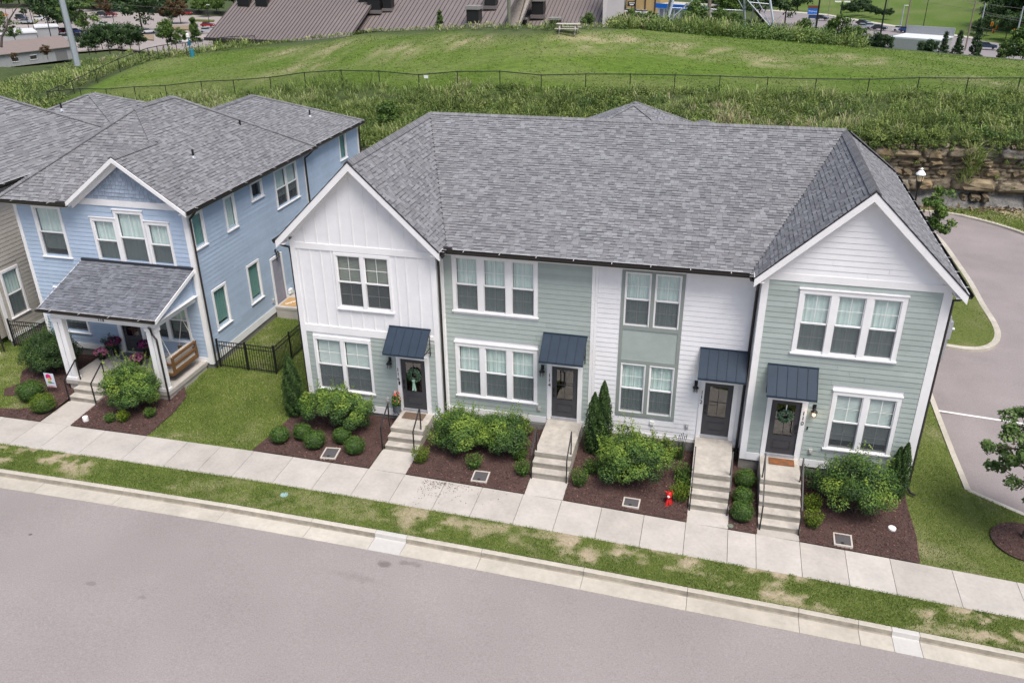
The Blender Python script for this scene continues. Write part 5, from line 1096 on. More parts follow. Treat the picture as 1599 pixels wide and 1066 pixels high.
rough = 1-lm; rough[(V_ > 120) & (U > 28)] = .12
for _ in range(2): rough[1:-1, 1:-1] = (rough[1:-1, 1:-1]*2+rough[:-2, 1:-1]+rough[2:, 1:-1]+rough[1:-1, :-2]+rough[1:-1, 2:])/6
o = npmesh('hill', np.stack([U, HY, HZ], -1).reshape(-1, 3), F, HM, vattrs={'bare': bare_h.ravel(), 'rough': rough.ravel()}, smooth=True); o['kind'] = 'structure'
# hill lawn tufts
g = np.random.default_rng(51); X = g.uniform(-45, 45, 120000); Y = g.uniform(28, 70, 120000); k = lawnmask(X, Y); X, Y = X[k], Y[k]
k = g.random(len(X)) > .0; Z = hz(X, Y); P = np.stack([X, Y, Z], 1)
streak = fbm(X*.10, Y*1.5, 4); tn = .05+.75*streak+.12*(fbm(X*.06, Y*.12, 8)-.4)
wn = np.zeros(len(X))
P, tn = P[:60000], tn[:60000]; blades('hill_lawn_grass', P, .05, .055, HGRASS, 52, tone=np.clip(tn+.2, .45, 1), lean=1.6, tonej=.10)
# weeds on the bank and left field: bushy clumps of long blades
def weeds(name, X, Y, hmin, hmax, seed, nb=26, w=.026, mat=WEED, zf=None, tonebase=.35):
    g = np.random.default_rng(seed); n = len(X); Z = (zf or hz)(X, Y); H = g.uniform(hmin, hmax, n)*(.6+.8*fbm(X*.35, Y*.35, seed)); tb = np.clip(tonebase-.42+.95*fbm(X*.33+5, Y*.33, seed+2)+g.normal(scale=.12, size=n), 0, 1)
    ci = np.repeat(np.arange(n), nb); N_ = len(ci); a = g.uniform(0, 2*math.pi, N_); rad = np.sqrt(g.random(N_))*H[ci]*.38
    base = np.stack([X[ci]+np.cos(a)*rad, Y[ci]+np.sin(a)*rad, Z[ci]+H[ci]*g.uniform(0, .55, N_)], 1); hh = H[ci]*g.uniform(.25, .60, N_); b = a+g.normal(scale=.7, size=N_)
    ld = np.stack([np.cos(b), np.sin(b), 0*b], 1)*(hh*g.uniform(.4, 1.6, N_))[:, None]; side = np.stack([-np.sin(b), np.cos(b), 0*b], 1)*(w*g.uniform(.6, 1.5, N_))[:, None]
    mid = base+ld*.5+np.array([0, 0, 1.])*(hh*.75)[:, None]; tip = base+ld+np.array([0, 0, 1.])*(hh*g.uniform(.5, 1.0, N_))[:, None]
    V = np.stack([base-side*.5, base+side*.5, mid+side, tip, mid-side], 1)
    V = V[:, [0, 1, 2, 4]]; V2 = np.stack([mid-side, mid+side, tip, tip], 1)
    # quads for the lower half; the tips as slim kites
    kite = np.stack([mid-side, mid+side*.2, tip, mid+side], 1); Vk = np.concatenate([V.reshape(-1, 3), kite.reshape(-1, 3)]); Fk = np.arange(N_*8).reshape(-1, 4)
    tt = np.clip(tb[ci]+g.normal(scale=.14, size=N_), 0, 1); o = npmesh(name, Vk, Fk, mat, tone=np.concatenate([tt, np.clip(tt+.08, 0, 1)])); o['kind'] = 'stuff'; return o
g = np.random.default_rng(61)
X = g.uniform(-48, 48, 5200); v = g.uniform(.1, 16, 5200); Y = cl_y(X)+v; k = ~lawnmask(X, Y-.3); X, Y = X[k], Y[k]; weeds('bank_weeds', X, Y, .35, 1.15, 62, nb=24, tonebase=.50, w=.019)
X = g.uniform(-48, 48, 500); Y = cl_y(X)+g.uniform(-.1, .5, 500); weeds('bank_weeds', X, Y, .3, .6, 63, nb=22, zf=lambda x, y: cl_z(x))
X = g.uniform(-110, -30, 3600); Y = g.uniform(25, 135, 3600); k = ~lawnmask(X, Y) & (X < -25-(Y-25)*.30); X, Y = X[k], Y[k]; weeds('field_weeds', X, Y, .6, 1.4, 64, nb=20, w=.04, tonebase=.5)
def leafy_stuff(name, X, Y, r0, r1, seed, mat, per=150, leaf=.07, zf=hz):
    g = np.random.default_rng(seed); n = len(X); rr_ = g.uniform(r0, r1, n); ci = np.repeat(np.arange(n), per); d = g.normal(size=(len(ci), 3)); d /= np.linalg.norm(d, axis=1)[:, None]; d[:, 2] = np.abs(d[:, 2]); Z = zf(X, Y); P = np.stack([X[ci], Y[ci], Z[ci]], 1)+d*rr_[ci][:, None]*g.uniform(.55, 1.05, (len(ci), 1))*[1, 1, .95]
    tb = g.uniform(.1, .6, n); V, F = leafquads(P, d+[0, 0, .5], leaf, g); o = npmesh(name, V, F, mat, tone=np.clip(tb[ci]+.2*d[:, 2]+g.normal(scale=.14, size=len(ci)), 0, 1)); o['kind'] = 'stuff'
X = g.uniform(-46, 46, 2600); Y = cl_y(X)+g.uniform(-.1, 8, 2600); k = (~lawnmask(X, Y-.3)) & (fbm(X*.22, Y*.4, 81) > .36); leafy_stuff('bank_undergrowth', X[k], Y[k], .25, .80, 82, LEAF_WILD, per=120, leaf=.06)
X = g.uniform(-46, 46, 130); Y = cl_y(X)+g.uniform(.2, 5, 130); leafy_stuff('bank_undergrowth', X, Y, .4, .95, 83, LEAF_BUSH, per=170)
X = g.uniform(20, 46, 260); leafy_stuff('ledge_creepers', X, cl_y(X)+g.uniform(-.25, .2, 260), .12, .38, 85, LEAF_WILD, per=70, leaf=.05, zf=lambda x, y: cl_z(x)-g.gamma(1.3, .22, len(x)))
X = g.uniform(-105, -30, 1300); Y = g.uniform(30, 125, 1300); k = ~lawnmask(X, Y) & (X < -27-(Y-25)*.30); leafy_stuff('field_undergrowth', X[k], Y[k], .5, 1.3, 84, LEAF_WILD, leaf=.10, per=110)
# growth beyond the crest
P = np.array([on_hill(px, py, 60, 110) for px, py in [(x, y) for x in range(1000, 1340, 6) for y in (48, 54)]]); 
def tall_at(pts, hmin, hmax, seed, tonebase=.45, nb=40, w=.05):
    P = np.array(pts); return weeds('crest_weeds', P[:, 0], P[:, 1], hmin, hmax, seed, nb=nb, w=w, tonebase=tonebase)
pts = []
g = np.random.default_rng(66)
for px in np.arange(955, 1345, 3.):
    py = np.interp(px, [955, 1000, 1100, 1200, 1260, 1345], [42, 44, 53, 60, 64, 73])+2.5; P = on_hill(px, py, 60, 110); d = (P[:2]-CP[:2])/np.linalg.norm(P[:2]-CP[:2])
    for k in range(3): pts.append(P[:2]+d*g.uniform(.0, 4.5)+g.normal(scale=.4, size=2))
pts = np.array(pts); k = g.random(len(pts)) < .5; tall_at(pts[k & (fbm(pts[:, 0]*.3, pts[:, 1]*.3, 5) > .42)], .6, 1.7, 67, .6, 34, .03); q_ = pts[~k]
leafy_stuff('crest_undergrowth', q_[:, 0], q_[:, 1], .35, 1.1, 69, LEAF_WILD, per=150, leaf=.09); q_ = q_[fbm(q_[:, 0]*.25, q_[:, 1]*.25, 15) > .52]; leafy_stuff('crest_undergrowth', q_[:, 0]+.4, q_[:, 1], .7, 1.5, 70, LEAF_TREE2, per=220, leaf=.09)
pts = []
for px in np.arange(330, 960, 5.):
    py = np.interp(px, [330, 400, 560, 700, 870, 960], [80, 73, 53, 48, 48, 44])+2; P = on_hill(px, py, 60, 110); d = (P[:2]-CP[:2])/np.linalg.norm(P[:2]-CP[:2]); pts.append(P[:2]+d*g.uniform(.5, 3))
tall_at(pts, .3, .6, 68, .55, 20, .03)
# =========================================================================================== ROCK FACE
rk = empty('rock_face', (28, 32, -.6), kind='structure')
ROCK = pm('layered_rock', (.13, .105, .072), .95, .3, 2.6, col2=(.27, .225, .155), bump=1, bscale=6, var2=.25, scale2=.8, tone=[(.36, .38, .42), (.8, .76, .70), (1.05, .95, .78), (1.15, 1.22, 1.35)])
ROCKF = attrmat('rock_strata_face', (.050, .040, .028), (.14, .112, .078), (.16, .13, .09), (.38, .325, .24), 2.2, bump=1.0, bscale=9, c2=((.06, .058, .054), (.24, .235, .225)), attr2='rough')
ROCKD = pm('dark_shale', (.075, .07, .065), .95, .35, 3, col2=(.17, .155, .14), bump=1, bscale=9, var2=.3, scale2=1.1)
ROCKS = [(1.0, .93, .26, 'cap'), (.93, .78, .62, 'big'), (.78, .71, .40, 'thin'), (.71, .64, .30, 'thin'), (.64, .58, .38, 'thin'), (.58, .50, .22, 'thin'), (.50, .45, .30, 'thin'), (.45, .28, .44, 'big2'), (.28, .22, .18, 'thin')]
def strata(xq, t):
    """depth of the face at height fraction t: ledges broken into blocks by cracks"""
    tw = t+.035*(fbm(xq*.35, xq*0+3, 8)-.5)*2+.012*(fbm(xq*1.7, xq*0+7, 9)-.5)*2; d = np.zeros_like(xq); crack = np.zeros_like(xq)
    for k, (t1, t0, dep, kind) in enumerate(ROCKS):
        w = {'cap': .5, 'big': 1.5, 'thin': .75, 'big2': 1.3}[kind]; xx = xq+k*3.3+.5*fbm(xq*.6, tw*9, k+4); c = np.floor(xx/w); h = _hash(c, c*0+k, 3); ins = (tw < t1) & (tw >= t0); fx = (xx/w-c); ft = (tw-t0)/(t1-t0)
        edge = np.minimum(np.minimum(fx, 1-fx)*w/.10, np.minimum(ft, 1-ft)*(t1-t0)*4/.05); e = np.clip(edge, 0, 1); d = np.where(ins, (dep*(.45+.75*h))*(.35+.65*e), d); crack = np.where(ins, 1-e, crack)
    low = np.clip((.24-tw)/.24, 0, 1); d = d+low**1.4*1.35
    return d+.12*(fbm(xq*2.2, tw*16, 5)-.5)+.10*(fbm(xq*6, tw*44, 6)-.5), crack, tw
for (xa_, xb_) in ((-20, -3), (19, 46)):
    xs_ = np.arange(xa_, xb_, .085); nz_ = 62; Vr = []; Cr = []
    for j in range(nz_+1):
        t = j/nz_; z = -.75+(cl_z(xs_)+.75)*t; d_, c_, tw = strata(xs_, np.full_like(xs_, t)); Vr.append(np.stack([xs_, cl_y(xs_)+.30-d_, z+(.06 if j == nz_ else 0)], 1)); Cr.append(np.stack([c_, tw], 1))
    Vr = np.concatenate(Vr); Cr = np.concatenate(Cr); m = len(xs_); i = np.arange(nz_*(m-1)); r = i//(m-1); c = i % (m-1); a = r*m+c; xv = Vr[:, 0]; tw = Cr[:, 1]
    pale = np.clip(.45+.9*(fbm(xv*.7, tw*7, 12)-.5)+np.where(tw > .93, .45, 0)+np.where((tw > .78) & (tw < .93), .15, 0)+np.where((tw > .28) & (tw < .45), .2, 0)-np.where(tw < .26, .38, 0)-.35*Cr[:, 0], 0, 1)
    grey = np.clip((fbm(xv*.55+4, tw*5, 15)-.47)*6, 0, 1)*((tw > .74) | (tw < .46))+np.clip((.27-tw)*20, 0, 1); o = npmesh('rock_strata', Vr, np.stack([a, a+1, a+m+1, a+m], 1), ROCKF, rk, vattrs={'bare': pale, 'rough': np.clip(grey, 0, 1)})
for (xa_, xb_) in ((-122, -19.5), (45.5, 90)):
    xs_ = np.arange(xa_, xb_, 1.); mb = MB()
    for x in xs_: mb.add([(x, float(cl_y(x))-.6, -.8), (x+1, float(cl_y(x+1))-.6, -.8), (x+1, float(cl_y(x+1))+.3, float(cl_z(x+1))+.1), (x, float(cl_y(x))+.3, float(cl_z(x))+.1)], [(0, 1, 2, 3)])
    mb.build('rock_strata', ROCK, rk)
rocks = Pieces('rock_block', rk); rr = random.Random(17)
def rockblock(x0, x1, z0, z1, y, dep, tone):
    """broken block: irregular outline, front face bulged by jitter"""
    j_ = lambda s_: rr.uniform(-s_, s_); h = z1-z0; w = x1-x0
    fr_ = [(x0+.08*w+j_(.06), z0+j_(.05)), (x0+w*.5+j_(.15)*w, z0-j_(.07)), (x1-.06*w+j_(.08), z0+j_(.06)+.03), (x1+j_(.08), z0+h*rr.uniform(.3, .6)), (x1-.12*w+j_(.08), z1-j_(.06)-.03), (x0+w*rr.uniform(.3, .6), z1+j_(.05)), (x0+.10*w+j_(.08), z1-j_(.05)-.03), (x0+j_(.06), z0+h*.5)]
    cxm, czm = (x0+x1)/2, (z0+z1)/2; kx_, kz_ = rr.uniform(.62, .88), rr.uniform(.55, .85); sk = j_(.12)*w; front = [(cxm+sk+(px-cxm)*kx_, y-dep+j_(.09), czm+j_(.04)+(pz-czm)*kz_) for px, pz in fr_]; mid = [(px, y-dep*.45+j_(.06), pz) for px, pz in fr_]; back = [(px, y+.5, pz) for px, pz in fr_]
    c_ = [(cxm+sk, y-dep-rr.uniform(0, .07), czm+j_(.08))]; vs = front+mid+back+c_; fs = [(i, (i+1) % 8, 8+(i+1) % 8, 8+i)[::-1] for i in range(8)]+[(8+i, 8+(i+1) % 8, 16+(i+1) % 8, 16+i)[::-1] for i in range(8)]+[(i, (i+1) % 8, 24) for i in range(8)]
    rocks.add(vs, fs, ROCK, rk, tone)
for (t1, t0, dep, wmin, wmax, prob, tn_) in ((.99, .93, .42, .2, .5, .7, (.6, 1.0)), (.93, .78, .60, .9, 2.4, .45, (.25, .9)), (.74, .66, .44, .5, 1.3, .32, (.3, .62)), (.60, .50, .36, .4, 1.0, .35, (.3, .6)), (.46, .29, .56, .9, 2.4, .42, (.35, .9)), (.25, .12, .75, .3, .9, .25, (.0, .35))):
    for (xa_, xb_) in ((-16, -5), (20.5, 42)):
        x = xa_+rr.random()
        while x < xb_:
            w = rr.uniform(wmin, wmax); zc = float(cl_z(x)); hh_ = rr.uniform(.75, 1.05); z0 = -.75+(zc+.75)*t0+rr.uniform(-.06, .08); z1 = z0+(zc+.75)*(t1-t0)*hh_; y = float(cl_y(x))+.25
            if rr.random() < prob: rockblock(x, x+w-.03, z0, z1, y, dep*rr.uniform(.6, 1.2), rr.uniform(*tn_))
            x += w*rr.uniform(.9, 1.3)
rocks.flush()
# scree at the foot
g = np.random.default_rng(71); n_ = 900; X = g.uniform(22, 43, n_); Y = cl_y(X)-g.gamma(1.5, .32, n_)-.3; P = np.stack([X, Y, zlot(X, Y)+.13], 1); mb = MB()
for p in P:
    s_ = g.uniform(.03, .09); mb.obox(p, g.normal(size=3)*s_*.7, g.normal(size=3)*s_*.7, g.normal(size=3)*s_*.5, 0, g.random()*.9)
o = mb.build('scree', ROCK); o['kind'] = 'stuff'
P = np.array([on_plot(x, y, lambda a, b: -.6)[:2] for x, y in ((1520, 262), (1528, 250), (1515, 275), (1570, 305), (1410, 268), (1452, 272))])
g = np.random.default_rng(72)
X = g.uniform(22, 42, 30); Y = cl_y(X)-.35; weeds('rock_ledge_weeds', X, Y, .15, .45, 73, nb=30, zf=lambda x, y: g.uniform(-.3, 2.6, len(x)), tonebase=.45)
X = np.array([29.2, 29.5, 29.4, 29.7, 29.3]); Y = cl_y(X)-.45; zz = np.array([1.2, 1.7, 2.2, 2.7, 3.0]); weeds('rock_ledge_weeds', X, Y, .7, 1.0, 74, nb=60, zf=lambda x, y: zz-.2, tonebase=.45)

# =========================================================================================== PLANTS NEAR THE HOUSES
def bush(P, rx, ry, h, mat, label, seed, name='leafy_shrub', nclump=34, per=470, leaf=.033, group=None, loose=.26, top=.0, shape='dome', bias=0, low=.25):
    """shrub: stems from the root to leaf clumps spread over a dome"""
    P = np.array(P, float); t = empty(name, P, label, 'shrub', group); g = np.random.default_rng(seed); cs = []
    for k in range(nclump):
        a = k*2.399963+g.uniform(-.3, .3); f = (k+.5)/nclump
        if shape == 'dome': r_ = math.sqrt(f); z = h*(low+(.86-low)*math.sqrt(max(0, 1-r_**2*.92)))+g.normal(scale=h*.05)
        else: r_ = math.sqrt(f); z = h*g.uniform(.35, .9)
        if g.random() < .3: r_ *= .75; z *= .7
        cs.append([P[0]+math.cos(a)*rx*r_*.84, P[1]+math.sin(a)*ry*r_*.84, P[2]+z])
    cs = np.array(cs); mb = MB()
    for c in cs[::2]: mb.tube([P+[g.normal(scale=.06), g.normal(scale=.06), -.02], (P+c)/2+[0, 0, .05], c], .018, 4, .006, cap=False)
    mb.build('stem', BARK, t)
    rad = loose*min(rx, ry)*1.25; ctone = g.uniform(.1, .75, nclump); Ps, Ns, T = [], [], []
    for c, ct in zip(cs, ctone):
        m_ = int(per*g.uniform(.7, 1.3)); d = g.normal(size=(m_, 3)); d /= np.linalg.norm(d, axis=1)[:, None]; rr_ = rad*g.uniform(.3, 1.05, (m_, 1))**.5*np.array([1, 1, .85]); Ps.append(c+d*rr_); out_ = (c-P-[0, 0, h*.3]); out_ /= np.linalg.norm(out_)+1e-9
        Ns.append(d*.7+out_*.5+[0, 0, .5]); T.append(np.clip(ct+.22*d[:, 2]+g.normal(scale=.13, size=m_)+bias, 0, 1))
    # shoots standing above the dome
    for k in range(int(nclump*.7)):
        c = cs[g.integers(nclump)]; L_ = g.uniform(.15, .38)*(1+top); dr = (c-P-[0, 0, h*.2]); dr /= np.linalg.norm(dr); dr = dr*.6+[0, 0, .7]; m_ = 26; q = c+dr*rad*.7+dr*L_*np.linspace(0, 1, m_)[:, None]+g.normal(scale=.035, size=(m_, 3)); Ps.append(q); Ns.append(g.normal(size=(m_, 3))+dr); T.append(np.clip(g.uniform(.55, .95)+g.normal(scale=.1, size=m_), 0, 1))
    Q = np.concatenate(Ps); V, F = leafquads(Q, np.concatenate(Ns), leaf, g, .5, .5); k = Q[:, 2] > P[2]+.02
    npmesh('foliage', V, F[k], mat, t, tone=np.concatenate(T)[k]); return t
G_ = 'large leafy shrubs in the front beds'
bush((1.58, -1.75, -.56), 1.68, .85, 1.62, LEAF_BUSH, 'large leafy shrub below the window left of the steps to door 116', 1, nclump=46, group=G_, bias=.04)
bush((6.25, -1.95, -.64), 1.12, 1.0, 1.55, LEAF_BUSH, 'left one of two merged leafy shrubs between the steps of 116 and 114', 2, nclump=38, group=G_)
bush((7.75, -1.75, -.66), 1.08, 1.0, 1.5, LEAF_BUSH, 'right one of two merged leafy shrubs between the steps of 116 and 114', 3, nclump=36, group=G_)
bush((12.25, -2.25, -.80), 1.35, 1.05, 1.75, LEAF_BUSH, 'broad blue green leafy shrub between the steps of 114 and 112', 4, nclump=44, group=G_, top=.3)
bush((19.25, -2.0, -.95), 1.28, 1.08, 1.95, LEAF_BUSH, 'large leafy shrub right of the steps to door 110', 5, nclump=44, group=G_)
bush((-6.45, -2.30, -.50), 1.35, .95, 1.8, LEAF_BUSH, 'large leafy shrub right of the blue house porch steps', 6, nclump=46, group=G_, top=.4, bias=.03)
bush((-11.55, -.45, -.46), 1.35, 1.05, 1.75, LEAF_DARK, 'large dark leafy shrub left of the blue house porch', 7, nclump=50, group=G_)
bush((-9.75, .75, -.44), .45, .35, 1.2, LEAF_DARK, 'thin dark shrub behind the left porch column of the blue house', 8, nclump=12, per=110, loose=.3)
bush((11.95, -.75, -.70), .55, .40, 1.15, LEAF_YEL, 'loose yellow green shrub against the white wall beside the arborvitae', 9, nclump=14, per=150, loose=.32, top=.4, bias=-.2)
bush((13.15, -.85, -.72), .60, .42, .95, LEAF_YEL, 'loose yellow green shrub against the white wall nearest door 112', 10, nclump=14, per=140, loose=.32, top=.4, bias=-.2)
bush((5.75, -.55, -.6), .45, .3, .55, LEAF_YEL, 'low yellowish shrub by the drainpipe between doors 116 and 114', 12, nclump=9, per=110, loose=.35, bias=-.2)
bush((8.25, -.62, -.62), .45, .3, .75, LEAF_YEL, 'low yellowish shrub behind the shrubs left of door 114', 13, nclump=9, per=110, loose=.35, bias=-.2)
bush((18.05, -1.25, -.84), .4, .35, .75, LEAF_DARK, 'small dark shrub beside the upper handrail of door 110', 14, nclump=9, per=120, loose=.4)
def ball(P, r, h, mat, label, seed, name='round_boxwood', group='clipped round shrubs in the beds', n=1500, leaf=.022, spiky=False):
    P = np.array(P, float); t = empty(name, P, label, 'shrub', group); g = np.random.default_rng(seed)
    mb = MB(); mb.tube([P-[0, 0, .03], P+[0, 0, h*.4]], .02, 5); mb.build('stem', BARK, t)
    if spiky:
        n = 46; Ps, Ns, T = [], [], []
        for k in range(n):
            a = k*2.4; rr_ = r*math.sqrt((k+.5)/n); b = P+[math.cos(a)*rr_*.55, math.sin(a)*rr_*.55, .04]; tip = P+[math.cos(a)*rr_*1.05, math.sin(a)*rr_*1.05, h*(1.05-.35*(rr_/r)**2)*g.uniform(.85, 1.1)]; m_ = 26; s_ = g.random((m_, 1)); Ps.append(b+(tip-b)*s_+g.normal(scale=.016, size=(m_, 3))); Ns.append(g.normal(size=(m_, 3))+[0, 0, .4]); T.append(np.clip(.15+.6*s_[:, 0]+g.normal(scale=.14, size=m_), 0, 1))
        Q = np.concatenate(Ps); N_ = np.concatenate(Ns); T = np.concatenate(T)
    else:
        d = g.normal(size=(n, 3)); d /= np.linalg.norm(d, axis=1)[:, None]; d[:, 2] = np.where(d[:, 2] < -.55, -d[:, 2], d[:, 2]); lump = 1+.09*np.sin(d[:, 0]*5+seed)*np.sin(d[:, 1]*6+seed*2)+.06*np.sin(d[:, 2]*9+seed)
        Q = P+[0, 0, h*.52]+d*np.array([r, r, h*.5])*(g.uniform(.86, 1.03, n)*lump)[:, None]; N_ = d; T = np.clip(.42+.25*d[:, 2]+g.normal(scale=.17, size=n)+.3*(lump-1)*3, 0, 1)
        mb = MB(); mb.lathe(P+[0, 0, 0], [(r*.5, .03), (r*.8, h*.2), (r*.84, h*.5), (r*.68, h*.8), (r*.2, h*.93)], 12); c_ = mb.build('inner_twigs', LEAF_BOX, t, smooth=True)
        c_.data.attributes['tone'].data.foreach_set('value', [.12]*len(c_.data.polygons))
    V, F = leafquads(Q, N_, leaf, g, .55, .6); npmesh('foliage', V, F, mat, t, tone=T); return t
for (x, y, r_, lb, s_) in ((-.02, -3.05, .36, 'clipped round boxwood at the left corner of the bed, nearest the lawn', 1), (.66, -2.66, .36, 'clipped round boxwood second from the lawn edge, in front of the arborvitae', 2), (1.32, -3.05, .40, 'largest clipped boxwood, left of the utility box lid at 116', 3), (2.12, -2.52, .36, 'clipped round boxwood behind the utility box lid at 116', 4), (2.80, -3.02, .38, 'clipped round boxwood right of the utility box lid at 116', 5),
                          (15.92, -1.55, .37, 'rear one of three round boxwoods between the steps of 112 and 110', 6), (15.86, -2.42, .34, 'middle one of three round boxwoods between the steps of 112 and 110', 7), (15.84, -3.20, .38, 'front one of three round boxwoods between the steps of 112 and 110', 8)):
    ball((x, y, float(gz(x, y))+.02), r_*.98, r_*1.55, LEAF_BOX, lb, s_)
ball((-10.97, -2.45, -.54), .54, .72, LEAF_BOX, 'wide dark green round shrub beside the garden flag', 9, n=2600); ball((-9.85, -3.10, -.57), .47, .70, LEAF_YEL, 'yellow green round shrub in front of the garden flag', 10, n=2200)
for (x, y, r_, h, lb, s_) in ((5.18, -2.96, .36, .62, 'bright green upright boxwood beside the steps of door 116', 21), (8.44, -2.02, .30, .45, 'rear small upright boxwood left of the steps to 114', 22), (8.72, -2.78, .32, .52, 'front small upright boxwood left of the steps to 114', 23), (10.66, -2.86, .34, .62, 'upright boxwood at the handrail foot, left of the blue green shrub', 24), (10.92, -2.10, .34, .48, 'darker upright boxwood behind its pair, below the two pointed arborvitae', 25),
                             (13.88, -1.72, .34, .68, 'rear upright boxwood left of the steps to 112', 26), (13.98, -2.25, .34, .55, 'middle upright boxwood left of the steps to 112', 27), (13.90, -2.76, .38, .62, 'front golden upright boxwood beside the red ribbon', 28), (17.99, -2.25, .32, .62, 'upright boxwood behind the golden one, beside the lit door steps', 29), (17.98, -2.98, .34, .62, 'front golden upright boxwood right of the steps to 110', 30),
                             (-6.82, -3.25, .22, .34, 'left small upright boxwood at the foot of the porch shrub', 31), (-6.36, -3.12, .26, .42, 'middle golden boxwood at the foot of the porch shrub', 32), (-5.55, -2.66, .24, .36, 'right small round boxwood at the foot of the porch shrub', 33), (7.05, -2.85, .34, .55, 'dark reddish small shrub in front of the merged shrubs', 34)):
    ball((x, y, float(gz(x, y))+.02), r_, h, LEAF_YEL if 'golden' in lb or 'bright' in lb else LEAF_BOX, lb, s_, name='upright_boxwood', group='small upright boxwoods in the beds', leaf=.026, spiky=True)
def arborvitae(P, h, r_, label, seed, leaders=((0, 0, 1),), n=9000):
    P = np.array(P, float); t = empty('arborvitae', P, label, 'shrub', 'columnar arborvitae'); g = np.random.default_rng(seed); mb = MB(); mb.tube([P-[0, 0, .05], P+[0, 0, h*.7]], .04, 6, .015); mb.build('trunk', BARK, t); Q, N_, T = [], [], []
    for (dx, dy, k) in leaders:
        m_ = int(n*k/sum(l[2] for l in leaders)); z = g.random(m_)**.85*h*k; f = z/(h*k); prof = r_*np.interp(f, [0, .06, .25, .5, .75, .92, 1], [.62, .86, 1, .88, .60, .26, .04])*(1 if len(leaders) == 1 else .80); a = g.uniform(0, 2*math.pi, m_); lump = 1+.10*np.sin(a*5+z*7)+.08*np.sin(a*9-z*11+seed)
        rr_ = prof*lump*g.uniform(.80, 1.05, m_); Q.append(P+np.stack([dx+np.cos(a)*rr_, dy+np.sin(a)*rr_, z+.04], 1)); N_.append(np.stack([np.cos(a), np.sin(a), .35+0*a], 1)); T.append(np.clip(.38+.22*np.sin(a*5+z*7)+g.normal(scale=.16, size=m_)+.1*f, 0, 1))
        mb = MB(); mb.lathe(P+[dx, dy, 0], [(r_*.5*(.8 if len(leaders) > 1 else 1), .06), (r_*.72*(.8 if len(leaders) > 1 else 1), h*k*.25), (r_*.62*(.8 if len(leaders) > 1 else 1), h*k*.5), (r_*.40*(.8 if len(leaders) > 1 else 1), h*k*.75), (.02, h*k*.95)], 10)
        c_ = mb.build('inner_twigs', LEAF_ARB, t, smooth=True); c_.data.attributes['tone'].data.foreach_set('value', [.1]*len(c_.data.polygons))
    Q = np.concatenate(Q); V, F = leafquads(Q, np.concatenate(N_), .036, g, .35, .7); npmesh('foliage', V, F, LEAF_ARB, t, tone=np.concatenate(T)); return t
arborvitae((-.32, -1.28, -.50), 2.50, .38, 'single pointed arborvitae at the left front corner of the row house', 1)
arborvitae((10.93, -.95, -.68), 2.80, .42, 'tall two pointed arborvitae between door 114 and the white wall', 2, leaders=((.16, .05, 1.0), (-.14, 0, .84)), n=13000)
arborvitae((20.62, -1.02, -.86), 2.05, .33, 'short arborvitae at the right front corner of the row house', 3, leaders=((.05, 0, 1.0), (-.12, .05, .90)), n=8000)
# grassy perennial by the 112 wall
t = empty('perennial_plant', (13.72, -.62, -.74), 'tall grassy perennial with dark seed heads left of the steps to 112', 'plant'); g = np.random.default_rng(5); n = 60; a = g.uniform(0, 6.28, n); r_ = g.uniform(.02, .16, n); mb = MB()
for k in range(n):
    b = np.array([13.72+math.cos(a[k])*r_[k], -.62+math.sin(a[k])*r_[k], -.74]); mb.tube([b, b+[math.cos(a[k])*.06, math.sin(a[k])*.04, g.uniform(.45, .8)]], .007, 3, .004, tone=g.random())
mb.build('blades', LEAF_DARK, t); mb = MB()
for k in range(5): b = np.array([13.66+k*.04, -.62, -.74]); mb.tube([b, b+[k*.02, 0, .85+.04*(k % 3)]], .006, 4); mb.tube([b+[k*.02, 0, .85], b+[k*.02+.02, 0, 1.0+.04*(k % 3)]], .012, 5)
mb.build('seed_head', BLACK, t)
# utility box lids
def lid(x, y, w, d_, rot, label):
    z = float(gz(x, y))+.045; t = empty('utility_box', (x, y, z), label, 'utility box', 'meter box lids in the mulch'); c, s_ = math.cos(rot), math.sin(rot)
    def q(u, v, zz): return (x+u*c-v*s_, y+u*s_+v*c, z+zz)
    mb = MB()
    for (a, b, e, f) in ((-w, w, -d_, -d_+.045), (-w, w, d_-.045, d_), (-w, -w+.045, -d_+.045, d_-.045), (w-.045, w, -d_+.045, d_-.045)):
        mb.add([q(a, e, -.1), q(b, e, -.1), q(b, f, -.1), q(a, f, -.1), q(a, e, .03), q(b, e, .03), q(b, f, .03), q(a, f, .03)], BOXF)
    mb.build('rim', pm('pale_rim', (.50, .46, .41), .9, .12, 20), t); mb = MB(); a = .045; mb.add([q(-w+a, -d_+a, -.1), q(w-a, -d_+a, -.1), q(w-a, d_-a, -.1), q(-w+a, d_-a, -.1), q(-w+a, -d_+a, .018), q(w-a, -d_+a, .018), q(w-a, d_-a, .018), q(-w+a, d_-a, .018)], BOXF); l = mb.build('lid', pm('grey_lid', (.085, .08, .082), .85, .15, 30), t)
    mb = MB(); mb.lathe(q(-.02, -d_*.55, .0), [(.05, .018), (.05, .024), (.035, .024)], 10); mb.build('plug', RUBBER, t)
lid(2.02, -3.32, .27, .33, .12, 'open grey utility lid with pale rim in the bed of 116'); lid(7.40, -3.30, .27, .30, .05, 'grey utility lid in front of the two merged shrubs'); lid(12.42, -3.36, .27, .24, -.02, 'half covered utility lid below the blue green shrub'); lid(18.84, -3.40, .27, .29, -.03, 'grey utility lid nearest the right end of the beds')
def cap(P, r, h, label, name='drain_cap', m=PLASTW):
    mb = MB(); mb.lathe(P, [(r, -.03), (r, h*.8), (r*.9, h), (r*.35, h), (r*.3, h*1.15), (.01, h*1.15)], 16); o = mb.build(name, m, None, base=P, smooth=False); tag(o, label, 'drain cap')
